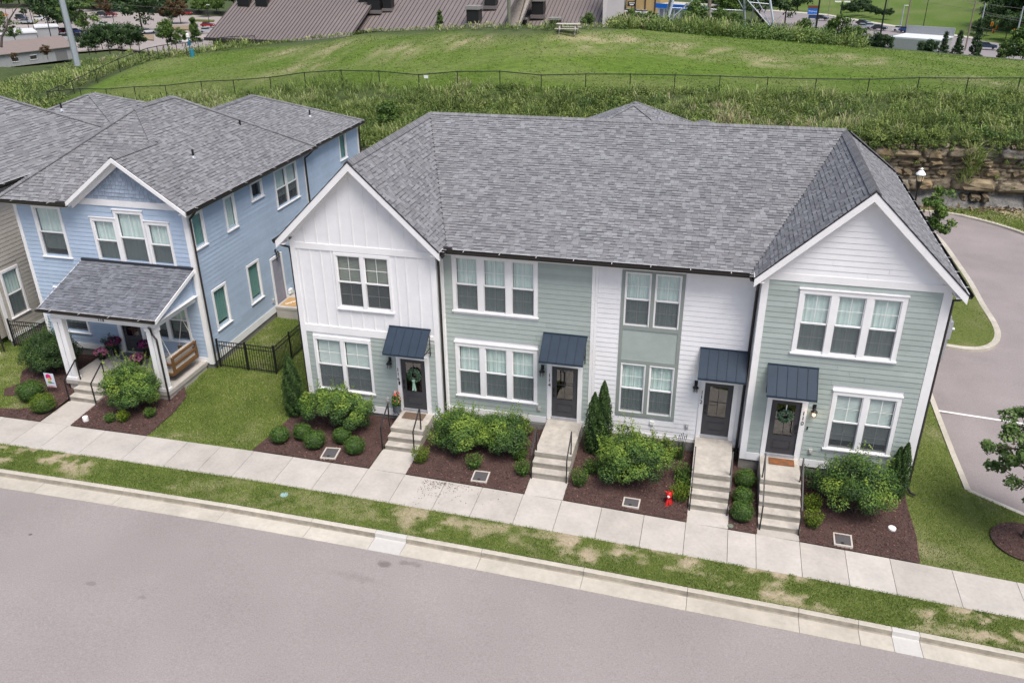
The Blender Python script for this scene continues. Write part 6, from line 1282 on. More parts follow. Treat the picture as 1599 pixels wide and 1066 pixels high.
cap((-7.80, -3.38, float(gz(-7.8, -3.38))+.03), .105, .17, 'white round drain cap beside the blue house walk'); cap((20.36, -2.50, float(gz(20.36, -2.5))+.03), .12, .06, 'flat white round cap in the far right bed'); cap((15.40+.12, -3.62, float(gz(15.5, -3.6))+.03), .09, .02, 'small green round cap beside the steps of 112', m=pm('green_cap', (.15, .19, .14), .5))
# garden flag
t = empty('garden_flag', (-10.35, -1.98, -.5), 'small garden flag with a printed flower in the left bed', 'garden flag'); mb = MB(); mb.tube([(-10.58, -1.98, -.55), (-10.62, -1.98, .42), (-10.16, -1.98, .42)], .008, 5); mb.build('pole', BLACK, t)
def fp(u, v, d=0): return (-10.60+.44*u, -1.98-d, -.20+.60*v)
mb = MB(); mb.prism([fp(0, 0), fp(1, 0), fp(1, 1), fp(0, 1)], (0, .006, 0)); cl = mb.build('cloth', pm('flag_cloth', (.62, .66, .74), .9, .06), t)
def disc(name, u, v, r_, col, n=14, d=.002, sq=1.0):
    mb = MB(); mb.prism([(fp(u, v)[0]+r_*math.cos(k*2*math.pi/n), -1.98-d, fp(u, v)[2]+r_*sq*math.sin(k*2*math.pi/n)) for k in range(n)], (0, .0015, 0)); mb.build(name, pm('print_'+name, col, .9), t)
disc('printed_petals', .42, .74, .125, (.62, .03, .18)); disc('printed_orange', .50, .62, .10, (.65, .14, .05), d=.003, sq=.6); disc('printed_yellow', .40, .54, .07, (.70, .58, .25), d=.004); disc('printed_eye', .40, .55, .02, (.03, .02, .02), d=.005); disc('printed_leaves', .45, .34, .10, (.20, .32, .10), d=.003, sq=.6); disc('printed_word', .72, .30, .09, (.06, .12, .38), d=.004, sq=.18); disc('printed_border', .55, .06, .19, (.60, .08, .10), d=.003, sq=.10)
# red ribbon decoration
t = empty('red_bow', (13.57, -3.02, -.86), 'small upright red ribbon decoration with a white centre in the mulch', 'decoration'); RED = pm('red_ribbon', (.46, .014, .012), .5, .25, 9); B0 = np.array([13.57, -3.02, -.86]); mb = MB()
for k in range(9):
    a = k*.7; a2 = a+.55; rr_ = .16+.05*math.sin(k*2.3); mb.add([B0+[math.cos(a)*rr_, math.sin(a)*rr_, .0+.03*(k % 2)], B0+[math.cos(a2)*rr_, math.sin(a2)*rr_, .02], B0+[math.cos(a2)*.07, math.sin(a2)*.07, .24], B0+[math.cos(a)*.07, math.sin(a)*.07, .24]], [(0, 1, 2, 3)])
mb.lathe(B0+[0, 0, .2], [(.07, 0), (.10, .1), (.10, .18), (.05, .25)], 9); mb.build('ribbon', RED, t, smooth=True)
for dx, dz in ((-.13, .10), (.12, .13), (.03, .17)): mb = MB(); mb.add([B0+[0, 0, .36], B0+[dx*.5, -.03, .38+dz*.3], B0+[dx*1.3, .0, .36+dz], B0+[dx*.6, .05, .34+dz*.9]], [(0, 1, 2, 3)]); mb.build('ribbon_loop', RED, t)
mb = MB(); mb.lathe(B0+[-.01, -.055, .27], [(.045, 0), (.06, .05), (.045, .10), (.01, .12)], 10); mb.build('centre', PLASTW, t)
o = MB(); o.lathe((1.32+.2, -5.75, float(zw(1.5))-.04), [(.13, 0), (.13, .012), (.01, .014)], 14); o = o.build('valve_cover', pm('pale_blue_cap', (.28, .42, .42), .6), None, base=(-.2, -5.9, -.6)); tag(o, 'pale blue round valve cover in the grass verge', 'valve cover'); P = on_plot(314, 767); o.location = tuple(P-[1.72-.0, -0, 0]) if False else o.location
# leafy tree by the right corner
def tree(name, P, h, trunk_h, crown, label, seed, leafm, nleaf=6000, leaf=.12, clumps=40, group=None, cat='tree', spread=None, trunk_r=None, tonebase=.4, hollow=.55, asp=.5, conic=False, nlimb=9, cr=None, lean=(0, 0)):
    """tapered trunk, limbs out to leaf clumps, ragged crown with gaps"""
    P = np.array(P, float); t = empty(name, P, label, cat, group); g = np.random.default_rng(seed); rx, ry, rz_ = crown; tr = trunk_r or h*.018; cz = h-rz_; cs = []
    for k in range(clumps):
        d = g.normal(size=3); d /= np.linalg.norm(d); f = g.uniform(hollow, 1)
        if conic: zz = g.uniform(-1, 1); wr = (1-zz)/2*.95+.06; a = g.uniform(0, 6.28); cs.append(np.array([math.cos(a)*rx*wr*f, math.sin(a)*ry*wr*f, zz*rz_]))
        else: cs.append(d*np.array([rx, ry, rz_])*f*np.array([1, 1, 1 if d[2] > 0 else .75]))
    cs = np.array(cs)+P+[lean[0], lean[1], cz]; mb = MB(); top = P+[lean[0]*.8, lean[1]*.8, cz+rz_*.3]; mb.tube([P-[0, 0, .2], P+(top-P)*.3+[tr*.3, 0, 0], P+(top-P)*.65, top], tr, 7, tr*.35); mb.build('trunk', BARK, t)
    mb = MB()
    for k in range(min(nlimb, clumps)):
        c = cs[k]; s_ = P+(top-P)*g.uniform(.35, .8); mb.tube([s_, (s_+c)/2+[0, 0, h*.02], c], tr*.35, 5, tr*.08, cap=False)
    mb.build('limb', BARK, t); R_ = cr or (rx*ry*rz_)**(1/3)*1.05/clumps**(1/3); Ps, Ns, T = [], [], []
    for c in cs:
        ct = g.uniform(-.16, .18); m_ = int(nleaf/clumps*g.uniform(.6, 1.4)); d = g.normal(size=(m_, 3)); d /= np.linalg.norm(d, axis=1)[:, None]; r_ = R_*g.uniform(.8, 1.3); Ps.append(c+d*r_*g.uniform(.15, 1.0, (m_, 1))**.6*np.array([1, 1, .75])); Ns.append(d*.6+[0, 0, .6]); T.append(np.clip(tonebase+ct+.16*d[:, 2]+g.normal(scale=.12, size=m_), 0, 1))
    Q = np.concatenate(Ps); V, F = leafquads(Q, np.concatenate(Ns), leaf, g, asp, .6); npmesh('crown', V, F, leafm, t, tone=np.concatenate(T)); return t
TP = (24.25, -1.80, float(gr(24.25, -1.8)))
tree('young_oak_tree', TP, 5.4, 1.2, (1.75, 1.6, 2.15), 'young oak tree with open leafy branches at the right edge', 3, LEAF_OAK, nleaf=11500, leaf=.065, clumps=84, trunk_r=.075, hollow=.30, nlimb=80, cr=.23, tonebase=.5, asp=.6)
# wall lamp post and small tree behind the row house
LPP = np.array([25.1, 25.2, float(zlot(25.1, 25.2))]); topz = 3.45; t = empty('post_lamp', LPP, 'traditional post lamp with pale cap in front of the rock face', 'street lamp'); mb = MB(); mb.lathe(LPP, [(.14, 0), (.12, .5), (.06, .7), (.05, topz-LPP[2]-1.15), (.10, topz-LPP[2]-1.1)], 12); mb.build('pole', BLACK, t)
c = np.array([25.1, 25.2, topz-1.15]); mb = MB(); mb.lathe(c, [(.08, .0), (.19, .42), (.2, .44)], 12); mb.build('lamp_base', BLACK, t); mb = MB(); mb.lathe(c, [(.17, .44), (.23, .78)], 12); mb.build('globe', pm('lamp_globe', (.75, .58, .36), .4), t); mb = MB(); mb.lathe(c, [(.28, .78), (.25, .86), (.14, 1.0), (.07, 1.04), (.07, 1.08), (.09, 1.12), (.03, 1.18)], 12); mb.build('cap', PLASTW, t); mb = MB(); mb.lathe(c, [(.285, .77), (.285, .80)], 12)
for k in range(4): a = k*math.pi/2+.4; mb.tube([c+[.18*math.cos(a), .18*math.sin(a), .42], c+[.25*math.cos(a), .25*math.sin(a), .78]], .014, 4)
mb.build('cage', BLACK, t)
tree('slender_tree', (25.5, 21.6, float(zlot(25.5, 21.6))), 4.15, 1.3, (.95, .9, 1.45), 'slender light green tree beside the post lamp', 13, LEAF_TREE2, nleaf=2400, leaf=.085, clumps=26, trunk_r=.05, hollow=.3, nlimb=24, cr=.27, tonebase=.45, asp=.6)
# utility meter bank on the island
M0 = on_plot(1489, 556, zlot); t = empty('meter_bank', M0, 'grey electric meter bank with conduits behind the right corner', 'meter bank'); M0 = np.array([24.2, 10.4, float(zlot(24, 10))+.08]); ORG[t.name] = M0; t.location = tuple(M0)
mb = MB(); mb.box(24.0, 24.12, 9.9, 12.6, M0[2], M0[2]+2.05); mb.build('backboard', STEELM, t)
for k in range(8):
    y = 10.05+k*.32; mb = MB(); mb.box(24.12, 24.28, y, y+.24, M0[2]+.95+.1*(k % 2), M0[2]+1.75); mb.lathe((24.2, y+.12, M0[2]+1.35), [(.0, 0)], 3) if False else None; mb.tube([(24.28, y+.12, M0[2]+1.4), (24.38, y+.12, M0[2]+1.4)], .08, 10); mb.build('meter', STEELM, t)
    mb = MB(); mb.tube([(24.2, y+.12, M0[2]+.95), (24.2, y+.12, M0[2]-.05)], .035, 6); mb.build('conduit', STEELM, t)

# =========================================================================================== FENCES
def picket_fence(pts, label, h=1.22, sp=.105, name='picket_fence', zf=gz):
    P = [np.array(p, float) for p in pts]; b0 = np.array([*P[0], float(zf(*P[0]))]); t = empty(name, b0, label, 'fence', 'black picket fences'); posts = []
    for a, b in zip(P, P[1:]):
        L_ = np.linalg.norm(b-a); d = (b-a)/L_; k = max(1, round(L_/1.35))
        for j in range(k+1):
            q = a+d*L_*j/k
            if posts and np.linalg.norm(q-posts[-1]) < .05: continue
            posts.append(q); z = float(zf(*q)); mb = MB(); mb.box(q[0]-.03, q[0]+.03, q[1]-.03, q[1]+.03, z-.1, z+h+.06); mb.box(q[0]-.036, q[0]+.036, q[1]-.036, q[1]+.036, z+h+.06, z+h+.085); mb.build('post', BLACK, t)
        for zz in (.10, h-.20, h-.02):
            mb = MB(); bar(mb, [*a, float(zf(*a))+zz], [*b, float(zf(*b))+zz], .026, .032); mb.build('rail', BLACK, t)
        n_ = int(L_/sp)
        for j in range(1, n_):
            q = a+d*L_*j/n_; z = float(zf(*q)); mb = MB(); mb.box(q[0]-.009, q[0]+.009, q[1]-.009, q[1]+.009, z+.04, z+h); mb.build('picket', BLACK, t)
picket_fence([(-5.02, 1.32), (-2.54, 1.38), (-2.50, 8.0)], 'black metal picket fence between the blue house and the row house', h=1.20)
picket_fence([(-15.0, 1.15), (-13.05, 1.25)], 'black metal picket fence between the beige house and the blue house')
# chain-link fence on the hill
FP = [(1640, 156), (1586, 150), (1506, 153), (1430, 148), (1353, 146), (1271, 144), (1196, 146), (1122, 147), (1052, 145), (983, 145), (914, 143), (845, 142), (781, 142), (715, 142), (655, 141), (594, 145), (536, 145), (479, 144), (425, 145), (368, 150), (318, 152), (262, 153), (214, 154), (170, 155), (130, 158), (78, 163)]
def fz(px): return float(np.interp(px, [f[0] for f in FENCE][::-1], [f[2] for f in FENCE][::-1]))
def chain(points, label, hgt=1.25, mesh=True, thick_every=0):
    t = empty('chain_link_fence', points[0], label, 'fence'); MESH_M = MATS.get('wire_mesh')
    if MESH_M is None:
        m = bpy.data.materials.new('wire_mesh'); m.use_nodes = True; n = m.node_tree.nodes; tr = n.new('ShaderNodeBsdfTransparent'); mx = n.new('ShaderNodeMixShader'); mx.inputs[0].default_value = .13; n['Principled BSDF'].inputs['Base Color'].default_value = (.02, .02, .02, 1); m.node_tree.links.new(tr.outputs[0], mx.inputs[1]); m.node_tree.links.new(n['Principled BSDF'].outputs[0], mx.inputs[2]); m.node_tree.links.new(mx.outputs[0], n['Material Output'].inputs[0]); MATS['wire_mesh'] = m; MESH_M = m
    for k, q in enumerate(points):
        r_ = .035 if not thick_every or k % thick_every else .07; mb = MB(); mb.tube([q-[0, 0, .2], q+[0, 0, hgt+.05]], r_, 6); mb.build('post', BLACK, t)
    for a, b in zip(points, points[1:]):
        mb = MB(); mb.tube([a+[0, 0, hgt], b+[0, 0, hgt]], .036, 5); mb.build('top_rail', BLACK, t)
        mb = MB(); mb.add([a+[0, 0, .03], b+[0, 0, .03], b+[0, 0, hgt], a+[0, 0, hgt]], [(0, 1, 2, 3)]); mb.build('wire_mesh', MESH_M, t)
    return t
pts = []
for (px, py) in FP: P = at_depth(px, np.interp(px, [f[0] for f in FENCE][::-1], [f[1] for f in FENCE][::-1]), fz(px)); P[2] = float(hz(P[0], P[1])); pts.append(P)
ch = chain(pts, 'long black chain link fence along the foot of the grassy hill')
P = (pts[14]+(pts[13]-pts[14])*.2); mb = MB(); mb.box(P[0]-.17, P[0]+.17, P[1]-.06, P[1]-.04, P[2]+.95, P[2]+1.17); o = mb.build('fence_sign', PLASTW, None, base=P); tag(o, 'small white blank sign hung on the hill fence', 'sign')
L2 = [(78, 164, 82), (96, 158, 82.5), (117, 148, 83), (152, 128, 84), (188, 112, 85), (222, 103, 86), (235, 100, 86.5), (249, 96, 87), (259, 93.5, 87.5), (266, 91, 88), (278, 88, 88), (293, 89, 87), (312, 85, 88), (338, 79, 90), (365, 76, 92), (400, 74, 95)]
pts = []
for c in L2: P = at_depth(*c); P[2] = float(hz(P[0], P[1])); pts.append(P)
chain(pts, 'black chain link fence curving up the left side of the grassy hill')
P = on_hill(299, 89, 60, 110); t = empty('pet_waste_station', P, 'blue pet waste station post beside the hill fence gate', 'waste station'); BL = pm('teal_plastic', (.02, .14, .22), .5)
mb = MB(); mb.tube([P, P+[0, 0, 1.9]], .05, 6); mb.build('post', BL, t); mb = MB(); mb.lathe(P+[.2, -.1, 0], [(.22, .02), (.24, .7), (.24, .75)], 12); mb.build('bin', pm('teal_bin', (.03, .20, .27), .5), t); mb = MB(); mb.box(P[0]-.12, P[0]+.22, P[1]-.14, P[1]-.05, P[2]+1.15, P[2]+1.5); mb.build('bag_box', BL, t); mb = MB(); mb.lathe(P+[-.05, 0, 1.9], [(.16, 0), (.16, .3), (.05, .38)], 8); mb.build('sign', PLASTW, t)
# picnic table
P = on_hill(887, 53, 50, 100); t = empty('picnic_table', P, 'weathered wooden picnic table on the crest of the grassy hill', 'picnic table'); W_ = .93
for k in range(5): mb = MB(); mb.box(P[0]-W_, P[0]+W_, P[1]-.38+k*.155, P[1]-.38+k*.155+.145, P[2]+.72, P[2]+.76); mb.build('plank', GWOOD, t)
for s_ in (-1, 1):
    for k in range(2): mb = MB(); y = P[1]+s_*.68+k*.15-.14; mb.box(P[0]-W_, P[0]+W_, y, y+.14, P[2]+.42, P[2]+.46); mb.build('plank', GWOOD, t)
    for e in (-1, 1): mb = MB(); mb.tube([P+[e*.62, s_*.62, 0], P+[e*.62, s_*.22, .72]], .055, 4); mb.build('leg', GWOOD, t)
for e in (-1, 1): mb = MB(); mb.box(P[0]+e*.62-.02, P[0]+e*.62+.02, P[1]-.8, P[1]+.8, P[2]+.36, P[2]+.42); mb.build('cross_beam', GWOOD, t)
# =========================================================================================== OTHER HOUSES
def hiphouse(name, label, cat, x0, x1, y0, y1, z0, ze, ridge_a, ridge_b, wallm, ov=.4, parts=True, limit=300, exp=.2, detail=True):
    t = empty(name, ((x0+x1)/2, (y0+y1)/2, z0), label, cat); w = MB(); w.box(x0, x1-(.5 if name == 'beige_house' else 0), y0, y1, z0, ze-.15); wo = w.build('wall', wallm, t); sh = Pieces('shingle', t, limit); a0, a1, b0, b1 = x0-ov, x1+ov, y0-ov, y1+ov; A, B, C_, D_ = (a0, b0, ze), (a1, b0, ze), (a1, b1, ze), (a0, b1, ze)
    kw = dict(exp=exp, wmin=.2, wmax=.5) if detail else dict(exp=.5, wmin=.8, wmax=1.5)
    roof_plane([A, B, ridge_a], (A, B), sh, t, seed=1, **kw); roof_plane([B, C_, ridge_b, ridge_a] if ridge_a != ridge_b else [B, C_, ridge_a], (B, C_), sh, t, seed=2, **kw); roof_plane([C_, D_, ridge_b], (C_, D_), sh, t, seed=3, exp=.6, wmin=1, wmax=2); roof_plane([D_, A, ridge_a, ridge_b] if ridge_a != ridge_b else [D_, A, ridge_a], (A, D_), sh, t, seed=4, **kw); sh.flush()
    cp = Pieces('ridge_cap', t)
    for p, q in ((A, ridge_a), (B, ridge_a), (C_, ridge_b)): ridge_caps(p, q, cp, t, SHING, drop=.3, step=.2)
    if ridge_a != ridge_b: ridge_caps(ridge_a, ridge_b, cp, t, SHING, drop=.5, step=.2)
    cp.flush(); gutter('gutter', (a0, b0-.01, ze), (a1, b0-.01, ze), t, (0, -1, 0)); gutter('gutter', (a1+.01, b0, ze), (a1+.01, b1, ze), t, (1, 0, 0)); mb = MB(); mb.box(a0+.02, a1-.02, b0+.02, b1-.02, ze-.16, ze-.12); mb.build('soffit', WHITE, t); return t, wo
CH, cw = hiphouse('beige_house', 'beige sided two storey house with grey hip roof at the left edge', 'house', -23.0, -15.05, 1.11, 11.0, -.15, 6.42, (-19.1, 4.69, 9.37), (-19.1, 6.8, 9.37), BEIGE, ov=.42, exp=.143)
fc = Fr((-15.05, 0, 0), (0, 1, 0), (1, 0, 0)); cw = wall_sheet(fc, 'wall', 1.11, 11.0, -.15, 6.27, [(1.56, 2.36, .80, 2.74)], BEIGE, CH); bd = Pieces('siding_board', CH); siding(fc, bd, BEIGE, cw, .05, 6.1, (1.25, 10.9), [(1.40, 2.52, .62, 2.96)], seed=41); bd.flush()
part(fc, 'corner_board', WHITE, CH, [(1.08, 1.24, -.2, 6.2, 0, .035)]); part(fc, 'skirt_board', WHITE, CH, [(1.24, 11, -.12, .04, 0, .035)]); part(fc, 'foundation', FOUND, CH, [(1.15, 10.9, -.8, -.13, -.1, .0)]); window(fc, CH, 1.46, 2.46, .74, 2.86, 1, tw=.09, head=.11, blind=BLIND, grid=(1, 1), crown=False)
mb = MB(); mb.box(-16.2, -15.15, -.9, 1.0, -.5, .3) if False else mb.box(-15.32, -15.08, .15, .42, -.6, 3.0); mb.build('porch_column', WHITE, CH); downspout([(-15.0, .55, 3.0), (-15.0, .55, -.45)], CH)
vent((-17.2, 9.6, 8.0), root=CH)
hiphouse('beige_house_rear_wing', 'grey hip roof of the house behind the beige one', 'house', -23.2, -15.3, 11.4, 17.6, -.15, 6.3, (-19.0, 13.9, 8.0), (-19.0, 14.1, 8.0), BEIGE, ov=.4, exp=.2)
P = at_Y(990, 162, 24); hiphouse('rear_garage', 'grey hip roofed garage peeking over the row house ridge', 'garage', P[0]-3.4, P[0]+3.4, 21.2, 27.6, -.6, P[2]-1.9, (P[0], 24, P[2]), (P[0], 24.6, P[2]), SAGE, ov=.4, exp=.18)
P = at_Y(1097, 189, 25); hiphouse('rear_garage', 'tip of a grey roof just behind the row house ridge', 'garage', P[0]-2.5, P[0]+2.5, 22.8, 27.6, -.6, P[2]-1.4, (P[0], 25, P[2]), (P[0], 25.4, P[2]), SAGE, ov=.4, exp=.25)
# =========================================================================================== BEYOND THE HILL
# large brown-roofed building
BRN = pm('brown_metal_roof', (.175, .150, .145), .5, .06, .6, var2=.06, scale2=.08, spec=.4); BRN2 = pm('brown_metal_seam', (.085, .070, .067), .5, .06, 1); DKB = pm('dark_brown_trim', (.04, .032, .03), .7); STONE = pm('pale_stone', (.34, .31, .28), .9, .35, 3, col2=(.20, .18, .17)); LGT = pm('light_metal_roof', (.29, .275, .275), .5, .04, 1)
CHU = empty('brown_roofed_hall', (-30, 105, -4), 'huge hall with brown standing seam metal roofs rising behind the hill', 'hall')
PLANES = []
def roofhit(px, py, k, off=0): O, nn = PLANES[k]; d = ray(px, py); return CP+d*float((O-CP)@nn/(d@nn))+nn*off
def seamroof(x0, x1, y0, z0, slope, run, root, seamsp=.66, yaw=-.12, mat=BRN, shear=0.0, taper=(0, 0)):
    """metal roof slope: low edge at (x0..x1, y0, z0), rising away; pans and standing seams"""
    u = np.array([math.cos(yaw), math.sin(yaw), 0]); v = np.array([-math.sin(yaw), math.cos(yaw), 0]); O = np.array([x0, y0, z0]); W_ = (x1-x0); up = v*run+np.array([0, 0, slope*run])
    nn = np.cross(u, up); nn /= np.linalg.norm(nn)
    mb = MB(); mb.prism([O, O+u*W_, O+u*(W_+taper[1])+up, O+u*taper[0]+up], -nn*.3); ro = mb.build('roof', mat, root); n_ = int(W_/seamsp)
    for k in range(n_+1):
        a = O+u*(W_*k/n_); b = a+up
        mb = MB(); mb.obox((a+b)/2+nn*.05, u*.035, (b-a)/2, nn*.04); mb.build('seam', BRN2 if mat is BRN else mat, ro)
    PLANES.append((O, nn))
    mb = MB(); mb.obox(O+u*W_/2+nn*.0-v*.05, u*(W_/2+.1), v*.06, (0, 0, .22)); mb.build('eave_trim', DKB, ro); return ro
A1 = at_depth(320, 61, 125); A2 = at_depth(526, 49, 122); A3 = at_depth(800, 60, 124)
seamroof(A1[0], A1[0]+24, A1[1], A1[2], .55, 26, CHU, .62); seamroof(A2[0], A2[0]+25.0, A2[1], A2[2], .55, 26, CHU, .66); seamroof(A3[0]-.5, A3[0]+14.5, A3[1], A3[2]-1.5, .62, 26, CHU, .6)
mb = MB(); mb.box(A1[0]+.6, A1[0]+24, A1[1]+1, A1[1]+30, -14, A1[2]-.2); mb.box(A2[0]+.6, A2[0]+24, A2[1]+1, A2[1]+30, -14, A2[2]-.1); mb.box(A3[0]+.6, A3[0]+14, A3[1]+1, A3[1]+30, -14, A3[2]-1.8); mb.build('wall', DKB, CHU)
S1 = at_depth(786, 60, 120); mb = MB(); mb.prism([S1+[-.7, 0, -4], S1+[1.6, 0, -4], S1+[1.6, 0, 0], S1+[3.4, 20, 13], S1+[1.8, 20, 13], S1+[-.7, 0, 0]], (.0, 1.2, .0)); mb.build('stone_chimney', STONE, CHU)
R1 = at_depth(940, 58, 119); u_ = np.array([1, 0, 0]); mb = MB(); mb.prism([R1+[0, 0, -2], R1+[3.0, -.5, -2], R1+[2.2, 6, 6], R1+[.2, 8, 12], R1+[-1.2, 8, 12]], (0, .4, -.2)); mb.build('light_roof_slope', LGT, CHU)
mb = MB(); mb.prism([at_depth(957, 58, 118.5), at_depth(967, 58, 118.5), at_depth(950, -20, 128), at_depth(943, -20, 128)], (0, .7, 0)); mb.build('rake_trim', DKB, CHU)
def rtu(px, py, t, w, h, label, name='roof_unit'):
    P = roofhit(px, py+h*3.2, 1 if px < 790 else 2, h*.55); P[2] += .2; tt = empty(name, P, label, 'roof unit', 'air handling units on the brown roof'); mb = MB(); mb.box(P[0]-w/2, P[0]+w/2, P[1]-w/2, P[1]+w/2, P[2]-h*.6, P[2]+h*.35); mb.build('cabinet', BLACK, tt)
    mb = MB(); mb.box(P[0]-w*.58, P[0]+w*.58, P[1]-w*.58, P[1]+w*.58, P[2]+h*.37, P[2]+h*.62); mb.build('hood', pm('hood_metal', (.25, .24, .23), .5), tt); mb = MB(); mb.box(P[0]-w*.6, P[0]+w*.6, P[1]-w*.6, P[1]+w*.6, P[2]-h*.9, P[2]-h*.62); mb.build('curb', pm('curb_metal', (.16, .14, .14), .5), tt)
for px, py, t, w, h, lb in ((573, 8, 130, 1.35, 1.5, 'left unit of three together on the brown roof'), (590, 9, 130, 1.9, 1.7, 'middle and largest unit of three together on the brown roof'), (609, 8, 130, 1.3, 1.4, 'right unit of three together on the brown roof'), (743, 29, 126, 1.75, 1.8, 'square roof unit low on the brown roof left of the chimney'), (769, 3, 132, 1.6, 1.6, 'roof unit high on the brown roof left of the chimney'), (843, 15, 127, 1.8, 1.9, 'large square unit on the brown roof right of the chimney'), (818, 38, 123, 1.0, .9, 'small unit low on the brown roof beside the chimney'), (868, 40, 122, 1.6, 1.2, 'unit on the brown roof just behind the picnic table')): rtu(px, py, t, w, h, lb)
for px, lb in ((382, 'left pale skylight on the brown roof'), (410, 'right pale skylight on the brown roof')):
    a, b, c, d = roofhit(px-9, 9, 0, .6), roofhit(px+9, 10, 0, .6), roofhit(px+16, -8, 0, .6), roofhit(px-2, -9, 0, .6); up = np.array([0, 0, .55]); tt = empty('skylight', a, lb, 'skylight', 'skylights on the brown roof'); mb = MB(); mb.prism([a-up, b-up, c-up, d-up], up*1.8); mb.build('frame', BLACK, tt); mb = MB(); mb.prism([a+up*.9, b+up*.9, c+up*.9, d+up*.9], up*.2); mb.build('dome', pm('skylight_dome', (.62, .70, .80), .3), tt)
GZ = -13.42
LOTM = pm('pale_parking_asphalt', (.30, .265, .25), .95, .10, .8, var2=.10, scale2=.05); 
def flat(name, pix, z, mat, kind='structure', zoff=0):
    P = [at_z(x, y, z)+np.array([0, 0, zoff]) for x, y in pix]; mb = MB(); mb.prism(P, (0, 0, -.3)); o = mb.build(name, mat, None, base=P[0]); o['kind'] = kind; return o
HFL = lambda x, y: at_z(x, y, GZ)
# make the flats real by laying them over the fitted ground
flat('parking_lot', [(-60, 12), (0, 13), (130, 15), (320, 25), (385, 28), (360, 90), (180, 75), (60, 85), (-60, 90)], -12.9, LOTM); ROADM = pm('road_asphalt', (.235, .215, .215), .95, .08, 1.0, var2=.08, scale2=.08)
flat('main_road', [(1180, 16), (1290, 24), (1380, 40), (1450, 51), (1520, 62), (1660, 82), (1660, 105), (1560, 96), (1440, 84), (1330, 62), (1200, 40)], -12.8, ROADM)
flat('pavement_edge', [(1180, 13), (1290, 22), (1380, 37), (1450, 48), (1520, 58), (1520, 61), (1450, 50.5), (1380, 39.5), (1290, 24), (1180, 15.5)], -12.7, KERBC)
# background lot strip behind the blue-fascia building
flat('car_park', [(955, 20), (1040, 22), (1045, 34), (955, 38)], -12.7, ROADM)
HEDGE = pm('guard_wall', (.06, .06, .055), .9)
for a, b in (((-60, 9), (150, 14)), ((255, 20), (392, 26))):
    p, q = at_z(*a, -13), at_z(*b, -13); tt = MB(); tt.prism([p, q, q+[0, 0, 1.2], p+[0, 0, 1.2]], (0, .4, 0)); o = tt.build('retaining_wall', HEDGE, None, base=p); tag(o, 'dark low wall along the far left edge of the car park' if a[0] < 0 else 'dark low wall along the far edge of the car park behind the trees', 'wall')
for k, (pix) in enumerate(([(55, 19), (115, 22), (110, 24), (50, 21)], [(34, 33), (60, 32), (55, 36), (30, 36)], [(305, 30), (335, 31), (333, 33), (303, 32)])): flat('planting_island', pix, -12.5, GT)
flat('planting_island', [(255, 40), (300, 40), (296, 46), (258, 45)], -12.5, SOIL); flat('planting_island', [(215, 53), (240, 55), (240, 62), (215, 60)], -12.5, SOIL)
def car(px, py, z, col, label, yaw=0, kind='car', L_=4.5, name='parked_car', group='cars in the far car park'):
    P = at_z(px, py, z); t = empty(name, P, label, kind, group); t.rotation_euler = (0, 0, yaw); ORG[t.name] = np.zeros(3)
    H = 1.45 if kind == 'car' else 1.85; m = pm('car_paint_'+'_'.join(str(int(c*100)) for c in col), col, .3, .02, coat=.6, metal=.2); w = .9
    hl = L_/2; prof = [(-hl, .35), (-hl, .85), (-hl*.80, .98), (-hl*.50, 1.02), (hl*.35, 1.0), (hl*.85, .85), (hl, .72), (hl, .35)]
    mb = MB(); mb.prism([(x, -w, z_) for x, z_ in prof], (0, 2*w, 0)); mb.build('body', m, t); k = .3 if kind == 'car' else .05
    mb = MB(); lo = [(-hl*.82+.1, 1.0), (hl*.32, 1.0), (hl*.02, H), (-hl*.82+.1+k*1.2, H)]; mb.prism([(x, -w*.88, z_) for x, z_ in lo], (0, 2*w*.88, 0)); mb.build('window', pm('car_glass', (.02, .025, .03), .1, spec=.6), t)
    mb = MB(); mb.box(-hl*.82+.12+k*1.2, hl*.0, -w*.84, w*.84, H, H+.04); mb.build('roof', m, t)
    for sx in (-hl*.62, hl*.62):
        for sy in (-w, w): mb = MB(); mb.tube([(sx, sy-.1*np.sign(sy), .32), (sx, sy+.02*np.sign(sy), .32)], .33, 12); mb.build('wheel', RUBBER, t)
    mb = MB(); mb.box(hl-.04, hl+.02, -w*.85, -w*.5, .62, .76); mb.build('headlight', PLASTW, t); mb = MB(); mb.box(hl-.04, hl+.02, w*.5, w*.85, .62, .76); mb.build('headlight', PLASTW, t); return t
WH, RD, DK, BLc, SV, GY = (.75, .75, .75), (.30, .015, .02), (.03, .035, .045), (.02, .06, .22), (.40, .42, .45), (.18, .19, .21)
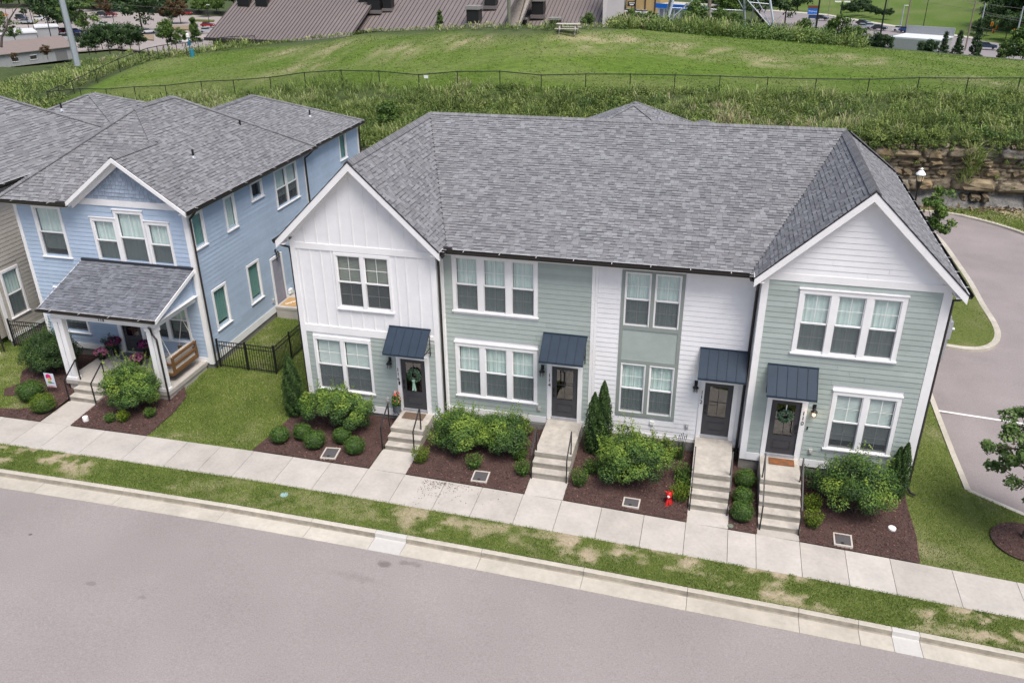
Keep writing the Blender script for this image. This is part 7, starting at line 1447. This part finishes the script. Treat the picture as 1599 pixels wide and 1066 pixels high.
for (px, py, c, lb, yw, kd) in ((3, 26, (.55, .22, .03), 'orange truck at the far left edge of the car park', .2, 'truck'), (34, 31, DK, 'dark pickup facing right beside a grass island', .1, 'truck'), (62, 32, WH, 'white car left of the big dark tree', .1, 'car'), (160, 25, DK, 'dark car behind the rusty tree', .1, 'car'), (174, 25, RD, 'red car behind the rusty tree', .1, 'car'), (165, 41, WH, 'white car between the two large trees', 1.2, 'car'), (103, 51, RD, 'red car beneath the left large tree', 1.3, 'car'), (119, 52, BLc, 'bright blue car behind the steel pole', 1.3, 'car'), (122, 60, DK, 'dark car nearest the white steel pole', 1.3, 'car'),
                               (143, 59, BLc, 'blue car half hidden by the sparse tree', 1.3, 'car'), (171, 54, GY, 'grey suv in the middle of the car park', 1.25, 'suv'), (232, 52, WH, 'white car under the big round tree', .9, 'car'), (104, 62, WH, 'white van beside the small brown roofed building', 1.2, 'van'), (291, 23, RD, 'red truck by the far wall', .05, 'truck'), (325, 42, RD, 'dark red car alone near the brown roof', .15, 'car'), (324, 51, SV, 'silver car at the brown roof edge', .3, 'car'), (42, 37, SV, 'silver car near the tall lamp', .2, 'car'), (290, 66, WH, 'white car seen behind the hill fence gate', .4, 'car')):
    car(px, py, -12.6, c, lb, yw, kd)
for (px, py, c, lb, yw) in ((1283, 31, DK, 'dark car leftmost on the main road', -.45), (1348, 38.5, DK, 'dark sedan on the far lane of the main road', -.4), (1349, 45, SV, 'silver car on the near lane of the main road', -.4), (1360, 44, WH, 'white car behind the silver car', -.4), (1373, 46.5, DK, 'dark car beside the white car on the road', -.4), (1406, 49, WH, 'white car by the grey pole on the road', -.4), (1416, 50, BLc, 'blue car by the wooden pole on the road', -.4), (1466, 57, SV, 'silver car in front of the dark trees', -.4), (1541, 76, (.02, .05, .10), 'dark blue car crossing the junction at right', -.3)):
    car(px, py, -12.5, c, lb, yw, 'car', name='road_car', group='cars on the main road')
for k, (px, c, lb) in enumerate(((968, GY, 'grey car at the left end of the row below the yellow building'), (975, SV, 'silver car second in the row below the yellow building'), (982, WH, 'white car third in the row below the yellow building'), (990, BLc, 'blue car fourth in the row below the yellow building'), (998, WH, 'white car fifth in the row below the yellow building'), (1007, WH, 'white car at the right end of the row below the yellow building'))): car(px, 18.5+k*.8, -12.4, c, lb, 1.2, 'car')
# trees of the background: prototypes, then copies with shared meshes
def proto(h, crown, m, seed, conic=False, nleaf=3600, leaf=.34, clumps=42, tb=.4, name='broadleaf_tree', cr=None, lean=(0, 0)): return tree(name, (0, 0, 0), h, h*.25, crown, 'x', seed, m, nleaf=nleaf, leaf=leaf, clumps=clumps, tonebase=tb, conic=conic, hollow=.45, cr=cr, lean=lean)
PR = {'dark': proto(11, (5.2, 5.2, 4.6), LEAF_TREE, 101, tb=.38), 'dark2': proto(12, (4.6, 4.8, 5.4), LEAF_TREE, 102, tb=.5), 'light': proto(8, (3.2, 3.2, 3.4), LEAF_TREE2, 103, tb=.4, leaf=.26), 'rust': proto(9, (3.2, 3.2, 3.6), LEAF_RUST, 104, leaf=.26), 'cone': proto(5.5, (1.7, 1.7, 2.7), LEAF_TREE, 105, conic=True, leaf=.16, name='conical_evergreen', tb=.25, nleaf=4200, clumps=60), 'cedar': proto(5, (1.5, 1.5, 2.3), LEAF_TREE2, 106, conic=True, leaf=.16, name='young_cedar', tb=.25), 'sparse': proto(8, (4.0, 3.5, 3.0), LEAF_TREE2, 107, nleaf=2000, leaf=.24, clumps=30, tb=.25, cr=.75), 'round': proto(3.6, (2.6, 2.6, 1.75), LEAF_TREE, 108, leaf=.2, name='round_shrub', tb=.3), 'bushy': proto(3.2, (2.2, 2.0, 1.6), LEAF_TREE2, 109, leaf=.16, name='wild_shrub', tb=.3, nleaf=3000)}
index_kids(); used = set()
def plant(kind, px, py, t, s, label, group=None, zc=None, yaw=None):
    P = at_z(px, py, t) if zc is None else at_depth(px, py, zc); src = PR[kind]
    if kind in used:
        o = copy_tree(src, P, label, s, (px*1.7) % 6.28)
    else:
        used.add(kind); o = src; o.location = tuple(P); o.scale = (s,)*3 if not isinstance(s, tuple) else s; o['label'] = label; o.rotation_euler = (0, 0, (px*1.7) % 6.28)
    if group: o['group'] = group
    elif 'group' in o: del o['group']
    return o
GT_ = 'trees beyond the hill'
for (k, px, py, z, s, lb) in (('dark', 93, 54, -13, 1.4, 'large dark tree left of the steel pole in the car park'), ('dark2', 105, 56, -13, 1.2, 'dark tree right behind the steel pole'), ('dark', 224, 54, -13, 1.7, 'biggest round dark tree in the middle of the car park'), ('rust', 166, 29, -13, .85, 'rusty brown tree in the far car park'), ('rust', 264, 38, -13, .95, 'left tree of three with thin trunks on a soil island'), ('dark', 270, 38, -13, .55, 'middle tree of three with thin trunks on a soil island'), ('rust', 283, 38, -13, 1.0, 'right brownish tree of three with thin trunks on a soil island'), ('light', 325, 27, -13, 1.0, 'small round tree behind the lone red car'), ('sparse', 137, 66, -13, 1.5, 'sparse tree with open branches right of the steel pole'),
                            ('sparse', 26, 72, -11, .85, 'sparse light tree over the white roofs'), ('cedar', 306, 68, -8, 1.1, 'bright conical tree behind the blue waste station'), ('light', 262, 72, -8, .72, 'light green tree left of the waste station'), ('cedar', 268, 70, -8, 1.05, 'darker conical tree left of the waste station'), ('light', 285, 72, -8, .5, 'small light tree just left of the waste station'), ('light', 0, 50, -12, .8, 'light tree at the left picture edge'), ('dark', 38, 26, -13, .28, 'tiny dark tree in the car park beside the pickup')):
    plant(k, px, py, z, s, lb, GT_)
for j, (px, py, s) in enumerate(((150, 84, .65), (172, 84, .75), (192, 84, .62), (205, 80, .7), (218, 78, .55), (160, 76, .6), (185, 76, .62), (140, 86, .5))): plant('dark', px, py, -9.5, s*.85, ['first', 'second', 'third', 'fourth', 'fifth', 'sixth', 'seventh', 'eighth'][j]+' dark bushy tree from the left in the thicket behind the curved fence' if j < 5 else ['low dark tree behind the thicket, left', 'low dark tree behind the thicket, right', 'small dark tree beside the steel pole base'][j-5], 'dark thicket behind the curved fence')
plant('rust', 75, 93, -11, .38, 'dark reddish evergreen in front of the small brown roof'); plant('rust', 24, 97, -10.5, .24, 'smaller dark reddish shrub at the left of the brown roof')
# far tree belt
rr = random.Random(9); ORD = ['leftmost', 'second', 'third', 'fourth', 'fifth', 'sixth', 'seventh', 'eighth', 'ninth', 'tenth', 'eleventh', 'twelfth', 'thirteenth', 'fourteenth', 'fifteenth']
for j in range(15): px = -25+j*28; plant('dark' if j % 2 else 'dark2', px, 10+.03*px+rr.uniform(-2, 1), -13, rr.uniform(1.35, 1.8), ORD[j]+' tree from the left in the dark belt behind the far car park', 'tree belt behind the far car park')
for j in range(12): px = -20+j*33; plant('light' if j % 3 else 'dark', px, 14+.03*px, -13, rr.uniform(.8, 1.15), ORD[j]+' small tree from the left along the foot of the dark belt', 'low trees before the tree belt')
for (k, px, py, s, lb) in (('dark2', 965, 22, .62, 'dark tree left of the yellow building'), ('dark', 1008, 17, .72, 'dark tree right of the yellow building'), ('dark', 1040, 14, .5, 'dark tree behind the blue fascia building')): plant(k, px, py, -12.6, s, lb, GT_)
for j, (px, py, s) in enumerate(((1110, 30, .75), (1135, 36, .85), (1160, 34, .95), (1185, 30, .9), (1120, 12, .9), (1150, 12, 1.0), (1180, 10, 1.0), (1205, 14, .9), (1100, 16, .8), (1225, 40, .95), (1245, 14, .9), (1085, 8, .8))): plant(('dark', 'light', 'dark2')[j % 3], px, py, -12.5, s*(1.8 if j % 3 == 1 else 1.4), ['low tree at the left front of the wood behind the pylon', 'low light tree second along the front of the wood', 'low tree third along the front of the wood', 'low tree fourth along the front of the wood', 'rear tree at the left of the wood behind the pylon', 'rear tree left of the middle of the wood', 'rear tree in the middle of the wood', 'rear tree right of the middle of the wood', 'tree at the far left end of the wood, beside the blue fascia', 'front tree at the right end of the wood, by the pylon leg', 'rear tree at the right end of the wood', 'rearmost tree left of the wood behind the blue fascia'][j], 'wood behind the pylon')
for j, (px, py, s) in enumerate(((1566, 42, 1.35), (1588, 46, 1.6), (1606, 50, 1.6), (1630, 54, 1.6), (1548, 48, .8), (1570, 60, .6), (1592, 64, .7), (1528, 52, .35), (1540, 54, .5), (1520, 50, .25), (1610, 30, 1.6), (1580, 26, 1.5), (1560, 12, 1.2))): plant('dark2' if j % 2 else 'dark', px, py, -12.5, s, ORD[j]+' tall dark tree counted through the mass at the top right corner', 'dark trees at the top right')
for (k, px, py, zc, s, lb) in (('cone', 1473, 79, 88, (.34, .34, .42), 'left of three conical evergreens behind the crest'), ('cone', 1495, 80, 88, (.38, .38, .46), 'middle of three conical evergreens behind the crest'), ('cone', 1522, 82, 88, (.44, .44, .66), 'tallest and rightmost of three conical evergreens behind the crest'), ('round', 1376, 72, 88, .5, 'round dark shrub with a lamp pole behind it at the crest'), ('round', 1447, 78, 88, .42, 'rounded shrub left of the conical evergreens'),
                            ('bushy', 1081, 54, 80, .85, 'dark green wild shrub left on the crest beside the pylon foot'), ('bushy', 1123, 56, 80, .70, 'second wild shrub on the crest right of the pylon foot'), ('bushy', 1143, 60, 79, .6, 'third wild shrub on the crest'), ('bushy', 1253, 64, 80, .6, 'dark wild shrub right of the concrete pylon foot'), ('bushy', 1305, 70, 82, .8, 'wide pale wild shrub on the crest left of the lamp'), ('bushy', 984, 43, 92, .9, 'wild shrub beside the brown roof corner'), ('bushy', 1015, 42, 94, .9, 'wild shrub behind the corner fence'), ('bushy', 1335, 70, 90, .7, 'weedy shrub at the crest near the main road'), ('bushy', 1596, 92, 82, .95, 'leafy shrub at the right edge of the crest'), ('bushy', 1570, 86, 86, .55, 'small leafy shrub near the right edge of the crest'), ('bushy', 918, 46, 75, .35, 'little green sapling clump right of the picnic table'), ('cedar', 687, 48, 80, .32, 'tiny conifer poking above the crest before the brown roof'), ('bushy', 610, 205, 60, .62, 'dark green shrub growing on the rock ledge between the houses')):
    P = None; o = plant(k, px, py, 0, s, lb, 'shrubs on and behind the crest' if zc > 62 else None, zc=zc)
    zz = float(hz(o.location[0], o.location[1])); o.location.z = zz if zc > 62 else o.location.z
for j, (px, py, s_) in enumerate(((1322, 20, .8), (1335, 21, .7), (1346, 19, .9), (1358, 22, .7), (1372, 25, .6), (1385, 26, .6), (1330, 14, .7), (1350, 13, .8))): plant('round', px, py, -12.0, s_*1.2, ORD[j]+' low shrub of the hedge line on the far green slope', 'low shrubs on the far green slope')
# lattice pylon
F1 = on_hill(1041, 42, 62, 110); F2 = on_hill(1210, 58, 62, 110); dd = F2-F1; dd[2] = 0; wdt = np.linalg.norm(dd); dd /= wdt; nn = np.array([-dd[1], dd[0], 0.]); F3 = F1+nn*wdt; F4 = F2+nn*wdt; F3[2] = hz(F3[0], F3[1]); F4[2] = hz(F4[0], F4[1]); PY = empty('lattice_pylon', F1, 'galvanised steel lattice pylon standing on the crest', 'pylon'); cc_ = (F1+F2+F3+F4)/4; Hh = 26
tops = [cc_+(f-cc_)*.22+np.array([0, 0, Hh]) for f in (F1, F2, F3, F4)]; GALV = pm('pylon_steel', (.42, .46, .50), .5, .06, 3, metal=.4)
for f, tp in zip((F1, F2, F3, F4), tops):
    mb = MB(); f0 = f+(tp-f)*.02; mb.tube([f0+[0, 0, .3], tp], .16, 6); mb.build('leg', GALV, PY); mb = MB(); mb.lathe(f, [(.30, .1), (.30, .75), (.24, 1.2), (.2, 1.2)], 8); mb.build('foot_boot', BLACK, PY); mb = MB(); mb.box(f[0]-.75, f[0]+.75, f[1]-.75, f[1]+.75, f[2]-.6, f[2]+.22); mb.build('concrete_footing', CONC, PY)
Fs = [F1, F2, F4, F3]; Ts = [tops[0], tops[1], tops[3], tops[2]]
for k in range(4):
    a, b, ta, tb = Fs[k], Fs[(k+1) % 4], Ts[k], Ts[(k+1) % 4]
    for lv, (s0, s1) in enumerate(((.03, .30), (.30, .55), (.55, .8), (.8, 1))):
        pa, pb, qa, qb = a+(ta-a)*s0, b+(tb-b)*s0, a+(ta-a)*s1, b+(tb-b)*s1; mid = (qa+qb)/2
        for p, q in ((pa, mid), (pb, mid), (qa, qb)): mb = MB(); mb.tube([p, q], .07, 4, cap=False); mb.build('brace', GALV, PY)
        mb = MB(); mb.tube([a+(ta-a)*(s0+s1)/2, (pa+mid)/2], .05, 4, cap=False); mb.tube([b+(tb-b)*(s0+s1)/2, (pb+mid)/2], .05, 4, cap=False); mb.build('brace', GALV, PY)
# poles and lamps
def pole(px, py, h, r, m, label, name='utility_pole', zc=None, z=None, arms=None, top=None, group=None, cat=None, lean=(0, 0)):
    P = at_depth(px, py, zc) if zc else at_z(px, py, z); P = np.array([P[0], P[1], P[2]]); t = empty(name, P, label, cat or name.replace('_', ' '), group); T = P+[lean[0], lean[1], h]; mb = MB(); mb.tube([P-[0, 0, 1], T], r, 8, r*.72); mb.build('pole', m, t)
    if arms == 'lamp2':
        mb = MB(); mb.box(T[0]-.9, T[0]-.15, T[1]-.2, T[1]+.2, T[2]-.05, T[2]+.08); mb.build('lamp_head', PLASTW, t); mb = MB(); mb.box(T[0]+.15, T[0]+.9, T[1]-.2, T[1]+.2, T[2]-.05, T[2]+.08); mb.build('lamp_head', PLASTW, t)
    if arms == 'lamp1': mb = MB(); mb.box(T[0], T[0]+1.1, T[1]-.2, T[1]+.2, T[2]-.05, T[2]+.1); mb.build('lamp_head', PLASTW, t)
    if arms == 'cross': mb = MB(); mb.box(T[0]-1.5, T[0]+1.5, T[1]-.08, T[1]+.08, T[2]-.8, T[2]-.62); mb.build('crossarm', m, t)
    if arms == 'street': mb = MB(); mb.tube([T-[0, 0, 2.5], T+[1.4, 0, -1.8], T+[2.8, 0, -1.6]], .07, 5); mb.build('lamp_arm', STEELM, t); mb = MB(); mb.box(T[0]-1.2, T[0]+1.2, T[1]-.08, T[1]+.08, T[2]-.5, T[2]-.35); mb.build('crossarm', m, t)
    return t, T
PWOOD = pm('pole_wood', (.20, .17, .14), .9, .2, 5)
_, ta = pole(119, 92, 22, .47, GALV, 'thick pale steel pole leaning slightly at the upper left', 'steel_pole', zc=125, lean=(-.4, 0)); pole(86, 84, 14.5, .14, BLACK, 'tall thin black lamp post left of the steel pole', 'lamp_post', z=-12.5, arms='lamp1', group='lamp posts beyond the hill')
for (px, py, h, a, lb) in ((46, 48, 7.5, None, 'thin dark lamp post with a small tree beside it'), (54, 48, 10, 'lamp1', 'lamp post beside the pickup'), (178, 36, 4.5, None, 'short lamp post on a yellow base'), (327, 37, 6, 'lamp1', 'lamp post behind the lone red car')): pole(px, py, h, .12, BLACK, lb, 'lamp_post', z=-12.6, arms=a, group='lamp posts beyond the hill')
pole(57, 46, 22, .12, PWOOD, 'thin pale pole rising out of the picture at upper left', 'utility_pole', z=-12.6, group='utility poles beyond the hill')
_, p1 = pole(1106, 26, 22, .28, PWOOD, 'greenish wooden pole behind the crest left of the wood', z=-9, zc=120, group='utility poles beyond the hill'); pole(795, 48, 24, .22, pm('green_pole', (.16, .17, .13), .9), 'greenish pole in front of the hall beside the chimney', zc=100, group='utility poles beyond the hill'); pole(1372, 70, 6.6, .10, BLACK, 'black double headed lamp beside the round shrub', 'lamp_post', zc=92, arms='lamp2', group='lamp posts beyond the hill'); pole(1274, 44, 6.5, .13, BLACK, 'black double headed lamp by the blue sign', 'lamp_post', zc=110, arms='lamp2', group='lamp posts beyond the hill')
pole(1309, 46, 3.2, .10, BLACK, 'low black lamp with flat head behind the crest shrubs', 'lamp_post', zc=105, arms='lamp2', group='lamp posts beyond the hill')
for (px, py, h, r_, m, a, lb) in ((1413, 50, 16, .26, PWOOD, 'street', 'wooden pole with a lamp arm beside the blue road car'), (1405, 48, 7, .22, GALV, 'lamp1', 'short steel pole left of the wooden pole'), (1440, 50, 9.5, .12, BLACK, 'lamp1', 'thin black lamp post on the far grass'), (1507, 78, 11.5, .2, PWOOD, 'cross', 'wooden pole with crossarm right of the conical evergreens'), (1528, 55, 8.5, .22, GALV, None, 'steel signal pole before the dark trees'), (1581, 82, 10.5, .22, GALV, None, 'steel signal pole nearest the right edge'), (1293, 24, 14, .10, PWOOD, None, 'thin grey pole on the far grass bank'), (1384, 20, 16, .10, PWOOD, None, 'thin wooden pole far on the grass bank')): pole(px, py, h, r_, m, lb, z=-12.6, arms=a, group='utility poles beyond the hill')
YEL = pm('signal_yellow', (.62, .22, .02), .5)
sg = [(1549, 38, 'hanging signal highest over the junction'), (1557, 43, 'hanging signal just right of the highest one'), (1551, 49, 'hanging signal lowest over the junction'), (1528, 47, 'signal on the left steel pole'), (1584, 49, 'left signal by the right steel pole'), (1590, 46, 'right signal by the right steel pole'), (1598, 47, 'signal at the picture edge'), (1588, 58, 'upper bright signal on the right steel pole'), (1587, 64, 'middle bright signal on the right steel pole'), (1586, 69, 'lowest bright signal on the right steel pole')]
for px, py, lb in sg:
    P = at_depth(px, py, 232); t = empty('traffic_signal', P, 'orange '+lb, 'traffic signal', 'traffic signals at the junction'); mb = MB(); mb.box(P[0]-.28, P[0]+.28, P[1]-.25, P[1]+.25, P[2]-.55, P[2]+.55); mb.build('housing', YEL, t)
    for k in range(3): mb = MB(); mb.tube([P+[0, -.25, .35-k*.35], P+[0, -.42, .35-k*.35]], .12, 8); mb.build('lens', BLACK, t)
def wire(a, b, sag=1.0, r=.03, n=12): 
    mb = MB(); mb.tube([a+(b-a)*k/n-np.array([0, 0, sag*4*(k/n)*(1-k/n)]) for k in range(n+1)], r, 4, cap=False); o = mb.build('overhead_wire', pm('cable', (.12, .12, .12), .6), None, base=a); return tag(o, None, 'wire', 'overhead wires')
for k, (a, b, lb) in enumerate((((1508, 12, 225), (1640, 34, 215), 'upper overhead wire running right from the crossarm pole'), ((1508, 15, 225), (1640, 38, 215), 'second overhead wire running right from the crossarm pole'), ((1415, -8, 240), (1508, 13, 225), 'overhead wire between the two wooden poles'), ((1500, 36, 232), (1640, 60, 225), 'signal span wire left of the junction'), ((1500, 46, 232), (1640, 66, 225), 'lower signal span wire at the junction'), ((1440, -12, 200), (1660, 20, 190), 'pale thick overhead wire across the top right corner'), ((-20, -10, 200), (420, 20, 180), 'faint overhead wire crossing the top left'))): wire(at_depth(*a), at_depth(*b), .5)['label'] = lb
# bare tree at far left
t = empty('bare_tree', at_depth(2, 72, 165), 'leafless crooked tree at the upper left corner', 'tree'); b = at_depth(2, 72, 165); mb = MB(); s_ = at_depth(0, 0, 165)-at_depth(0, 10, 165)
q = lambda x, y: at_depth(x, y, 165); mb.tube([q(2, 74), q(3, 58), q(10, 45), q(13, 33), q(20, 22), q(28, 10), q(38, 5)], .28, 5, .06); mb.tube([q(13, 33), q(9, 22), q(8, 12)], .12, 4, .04); mb.tube([q(10, 42), q(5, 32), q(6, 26)], .12, 4, .04); mb.tube([q(20, 20), q(19, 12), q(26, 2)], .08, 4, .03); mb.build('trunk', pm('bare_bark', (.07, .055, .05), .9), t)
# buildings on the left
def boxb(name, label, cat, pix, z0, h, wallm, roofm, dep=8, par=.0, group=None, flatroof=True):
    a, b = at_z(*pix[0], z0), at_z(*pix[1], z0); t = empty(name, a, label, cat, group); u = (b-a); v = np.array([-u[1], u[0], 0]); v = v/np.linalg.norm(v)*dep; mb = MB(); mb.prism([a, b, b+v, a+v], (0, 0, h)); mb.build('wall', wallm, t); mb = MB(); e = u/np.linalg.norm(u)*.3; w = v/np.linalg.norm(v)*.3; mb.prism([a-e-w+[0, 0, h], b+e-w+[0, 0, h], b+e+v+w+[0, 0, h], a-e+v+w+[0, 0, h]], (0, 0, .35)); mb.build('roof', roofm, t); return t, a, b, v
GREYW = pm('grey_cladding', (.30, .31, .32), .8); TAUPE = pm('taupe_roof', (.20, .165, .15), .7, .05, 1); WHR = pm('white_roof', (.58, .60, .62), .7)
boxb('white_roofed_building', 'low building with flat white roof behind the small taupe one', 'building', ((-30, 72), (60, 66)), -12.6, 2.6, GREYW, WHR, 12); boxb('white_roofed_building', 'low grey building with white roof beside the steel pole', 'building', ((60, 62), (94, 60)), -12.6, 3.2, GREYW, WHR, 9)
a, b = at_z(-40, 112, -12.9), at_z(116, 92, -12.9); t = empty('taupe_roofed_building', a, 'long grey building with a sloping taupe roof at the left edge', 'building'); u = (b-a); u[2] = 0; Lu = np.linalg.norm(u); u /= Lu; v = np.array([-u[1], u[0], 0])
mb = MB(); mb.prism([a, b, b+v*9, a+v*9], (0, 0, 3.0)); wl = mb.build('wall', GREYW, t); z = np.array([0, 0, 1.]); mb = MB(); mb.prism([a-v*.5+z*2.9, b-v*.5+u*.5+z*2.9, b+v*4.5+u*.5+z*5.2, a+v*4.5+z*5.2], z*.15); mb.prism([a+v*9.5+z*2.9, b+v*9.5+u*.5+z*2.9, b+v*4.5+u*.5+z*5.2, a+v*4.5+z*5.2], z*.15); mb.build('roof', TAUPE, t); mb = MB(); mb.prism([b+z*3, b+v*9+z*3, b+v*4.5+z*5.0], -u*.2); mb.build('gable_wall', GREYW, t)
fw2 = Fr(a, u, -v)
for k in range(24): mb = MB(); fw2.box(mb, Lu-1-k*1.15, Lu-.9-k*1.15, .1, 2.8, 0, .05); mb.build('cladding_rib', GREYW, t)
mb = MB(); fw2.box(mb, Lu-4.6, Lu-1.6, .0, 2.3, .02, .08); mb.build('garage_door', pm('grey_door', (.16, .16, .165), .7), t)
for u0 in (Lu-11, Lu-15.5, Lu-22): mb = MB(); fw2.box(mb, u0, u0+1.5, 1.1, 2.0, .03, .09); mb.build('window', ROOMD, t); mb = MB(); fw2.box(mb, u0-.12, u0+1.62, 2.0, 2.12, .03, .12); fw2.box(mb, u0-.12, u0+1.62, .98, 1.1, .03, .12); mb.build('window_trim', WHITE, t)
# yellow building, blue fascia building, signs
YB_ = pm('ochre_stucco', (.48, .34, .15), .9, .08, 2)
t, a, b, v = boxb('yellow_building', 'ochre yellow building with brown pilasters and a black sign', 'building', ((940, 18), (1030, 22)), -12.4, 8, YB_, KERBC, 10)
u = b-a; Lu = np.linalg.norm(u); u /= Lu; f3 = Fr(a, u, -v/np.linalg.norm(v))
for k in range(6): mb = MB(); f3.box(mb, Lu*(k+.5)/6-.2, Lu*(k+.5)/6+.2, 0, 8, 0, .3); mb.build('pilaster', DKB, t)
sp = at_depth(986.5, 6.5, 290); t2 = empty('black_sign', sp, 'black rectangular sign with two lines of pale lettering on a post', 'sign'); mb = MB(); mb.box(sp[0]-1.45, sp[0]+1.45, sp[1]-.1, sp[1]+.1, sp[2]-.8, sp[2]+.8); mb.build('panel', BLACK, t2); mb = MB(); mb.box(sp[0]-.12, sp[0]+.12, sp[1], sp[1]+.2, sp[2]-5, sp[2]-.8); mb.build('post', DKB, t2); mb = MB(); mb.box(sp[0]-1.0, sp[0]+1.0, sp[1]-.13, sp[1]-.1, sp[2]+.22, sp[2]+.42); mb.box(sp[0]-.65, sp[0]+.65, sp[1]-.13, sp[1]-.1, sp[2]-.4, sp[2]-.12); mb.build('pale_lettering', PLASTW, t2)
BLF = pm('bright_blue_fascia', (.01, .15, .62), .5)
a, b = at_z(1026, 30, -12.2), at_z(1100, 36, -12.2); u = b-a; u[2] = 0; Lu = np.linalg.norm(u); u /= Lu; v = np.array([-u[1], u[0], 0]); t = empty('blue_fascia_building', a, 'white building with a bright blue fascia behind the pylon leg', 'building'); mb = MB(); mb.prism([a, a+u*Lu, a+u*Lu+v*9, a+v*9], (0, 0, 4.2)); mb.build('wall', PLASTW, t); f4 = Fr(a, u, -v); mb = MB(); f4.box(mb, -.5, Lu+.5, 3.6, 5.0, 0, .6); mb.build('fascia', BLF, t); mb = MB(); mb.prism([a+z*4.6-v*.2, a+u*Lu+z*4.6-v*.2, a+u*Lu+v*9+z*4.8, a+v*9+z*4.8], z*.2); mb.build('roof', KERBC, t)
for k in range(6): mb = MB(); f4.box(mb, 1+k*2.1, 2.5+k*2.1, .2, 3.2, .02, .08); mb.build('window', pm('grey_shopfront', (.25, .26, .28), .5), t)
sp = at_depth(1270, 18, 150); t = empty('blue_shop_sign', sp, 'pole sign with a blue panel and white word under a brown top', 'sign'); mb = MB(); mb.box(sp[0]-.95, sp[0]+.95, sp[1]-.15, sp[1]+.15, sp[2]-.45, sp[2]+.45); mb.build('blue_panel', BLF, t); mb = MB(); mb.box(sp[0]-1.0, sp[0]+1.0, sp[1]-.2, sp[1]+.2, sp[2]+.5, sp[2]+.95); mb.build('brown_top', pm('brown_panel', (.15, .05, .035), .6), t); mb = MB(); mb.box(sp[0]-.7, sp[0]+.9, sp[1]-.15, sp[1]+.15, sp[2]-1.15, sp[2]-.6); mb.build('lower_panel', pm('dark_blue_panel', (.02, .05, .14), .5), t); mb = MB(); mb.box(sp[0]-.6, sp[0]-.4, sp[1], sp[1]+.2, sp[2]-5, sp[2]-1.1); mb.box(sp[0]+.5, sp[0]+.7, sp[1], sp[1]+.2, sp[2]-5, sp[2]-1.1); mb.build('post', GALV, t); text_mesh('lettering', 'Walmart', .42, PLASTW, t, sp+np.array([-.1, -.17, -.02]), (1, 0, 0), (0, 0, 1))
a, b = at_z(1392, 84, -11.5), at_z(1440, 88, -11.5); u = b-a; u[2] = 0; Lu = np.linalg.norm(u); u /= Lu; v = np.array([-u[1], u[0], 0]); t = empty('white_flat_roof_building', a, 'white flat roofed building just behind the crest beside the round shrub', 'building'); mb = MB(); mb.prism([a-u*.6, a+u*(Lu+3), a+u*(Lu+3)+v*9, a-u*.6+v*9], (0, 0, 3.5)); mb.build('wall', GREYW, t); mb = MB(); mb.prism([a-u*.8+z*3.5, a+u*(Lu+3.2)+z*3.5, a+u*(Lu+3.2)+v*9.2+z*3.5, a-u*.8+v*9.2+z*3.5], z*.3); mb.build('roof', WHR, t); mb = MB(); mb.prism([a-u*.8+v*9+z*3.8, a+u*(Lu+3.2)+v*9+z*3.8, a+u*(Lu+3.2)+v*9+z*5.6, a-u*.8+v*9+z*5.6], v*.3/1); mb.build('parapet', GREYW, t)
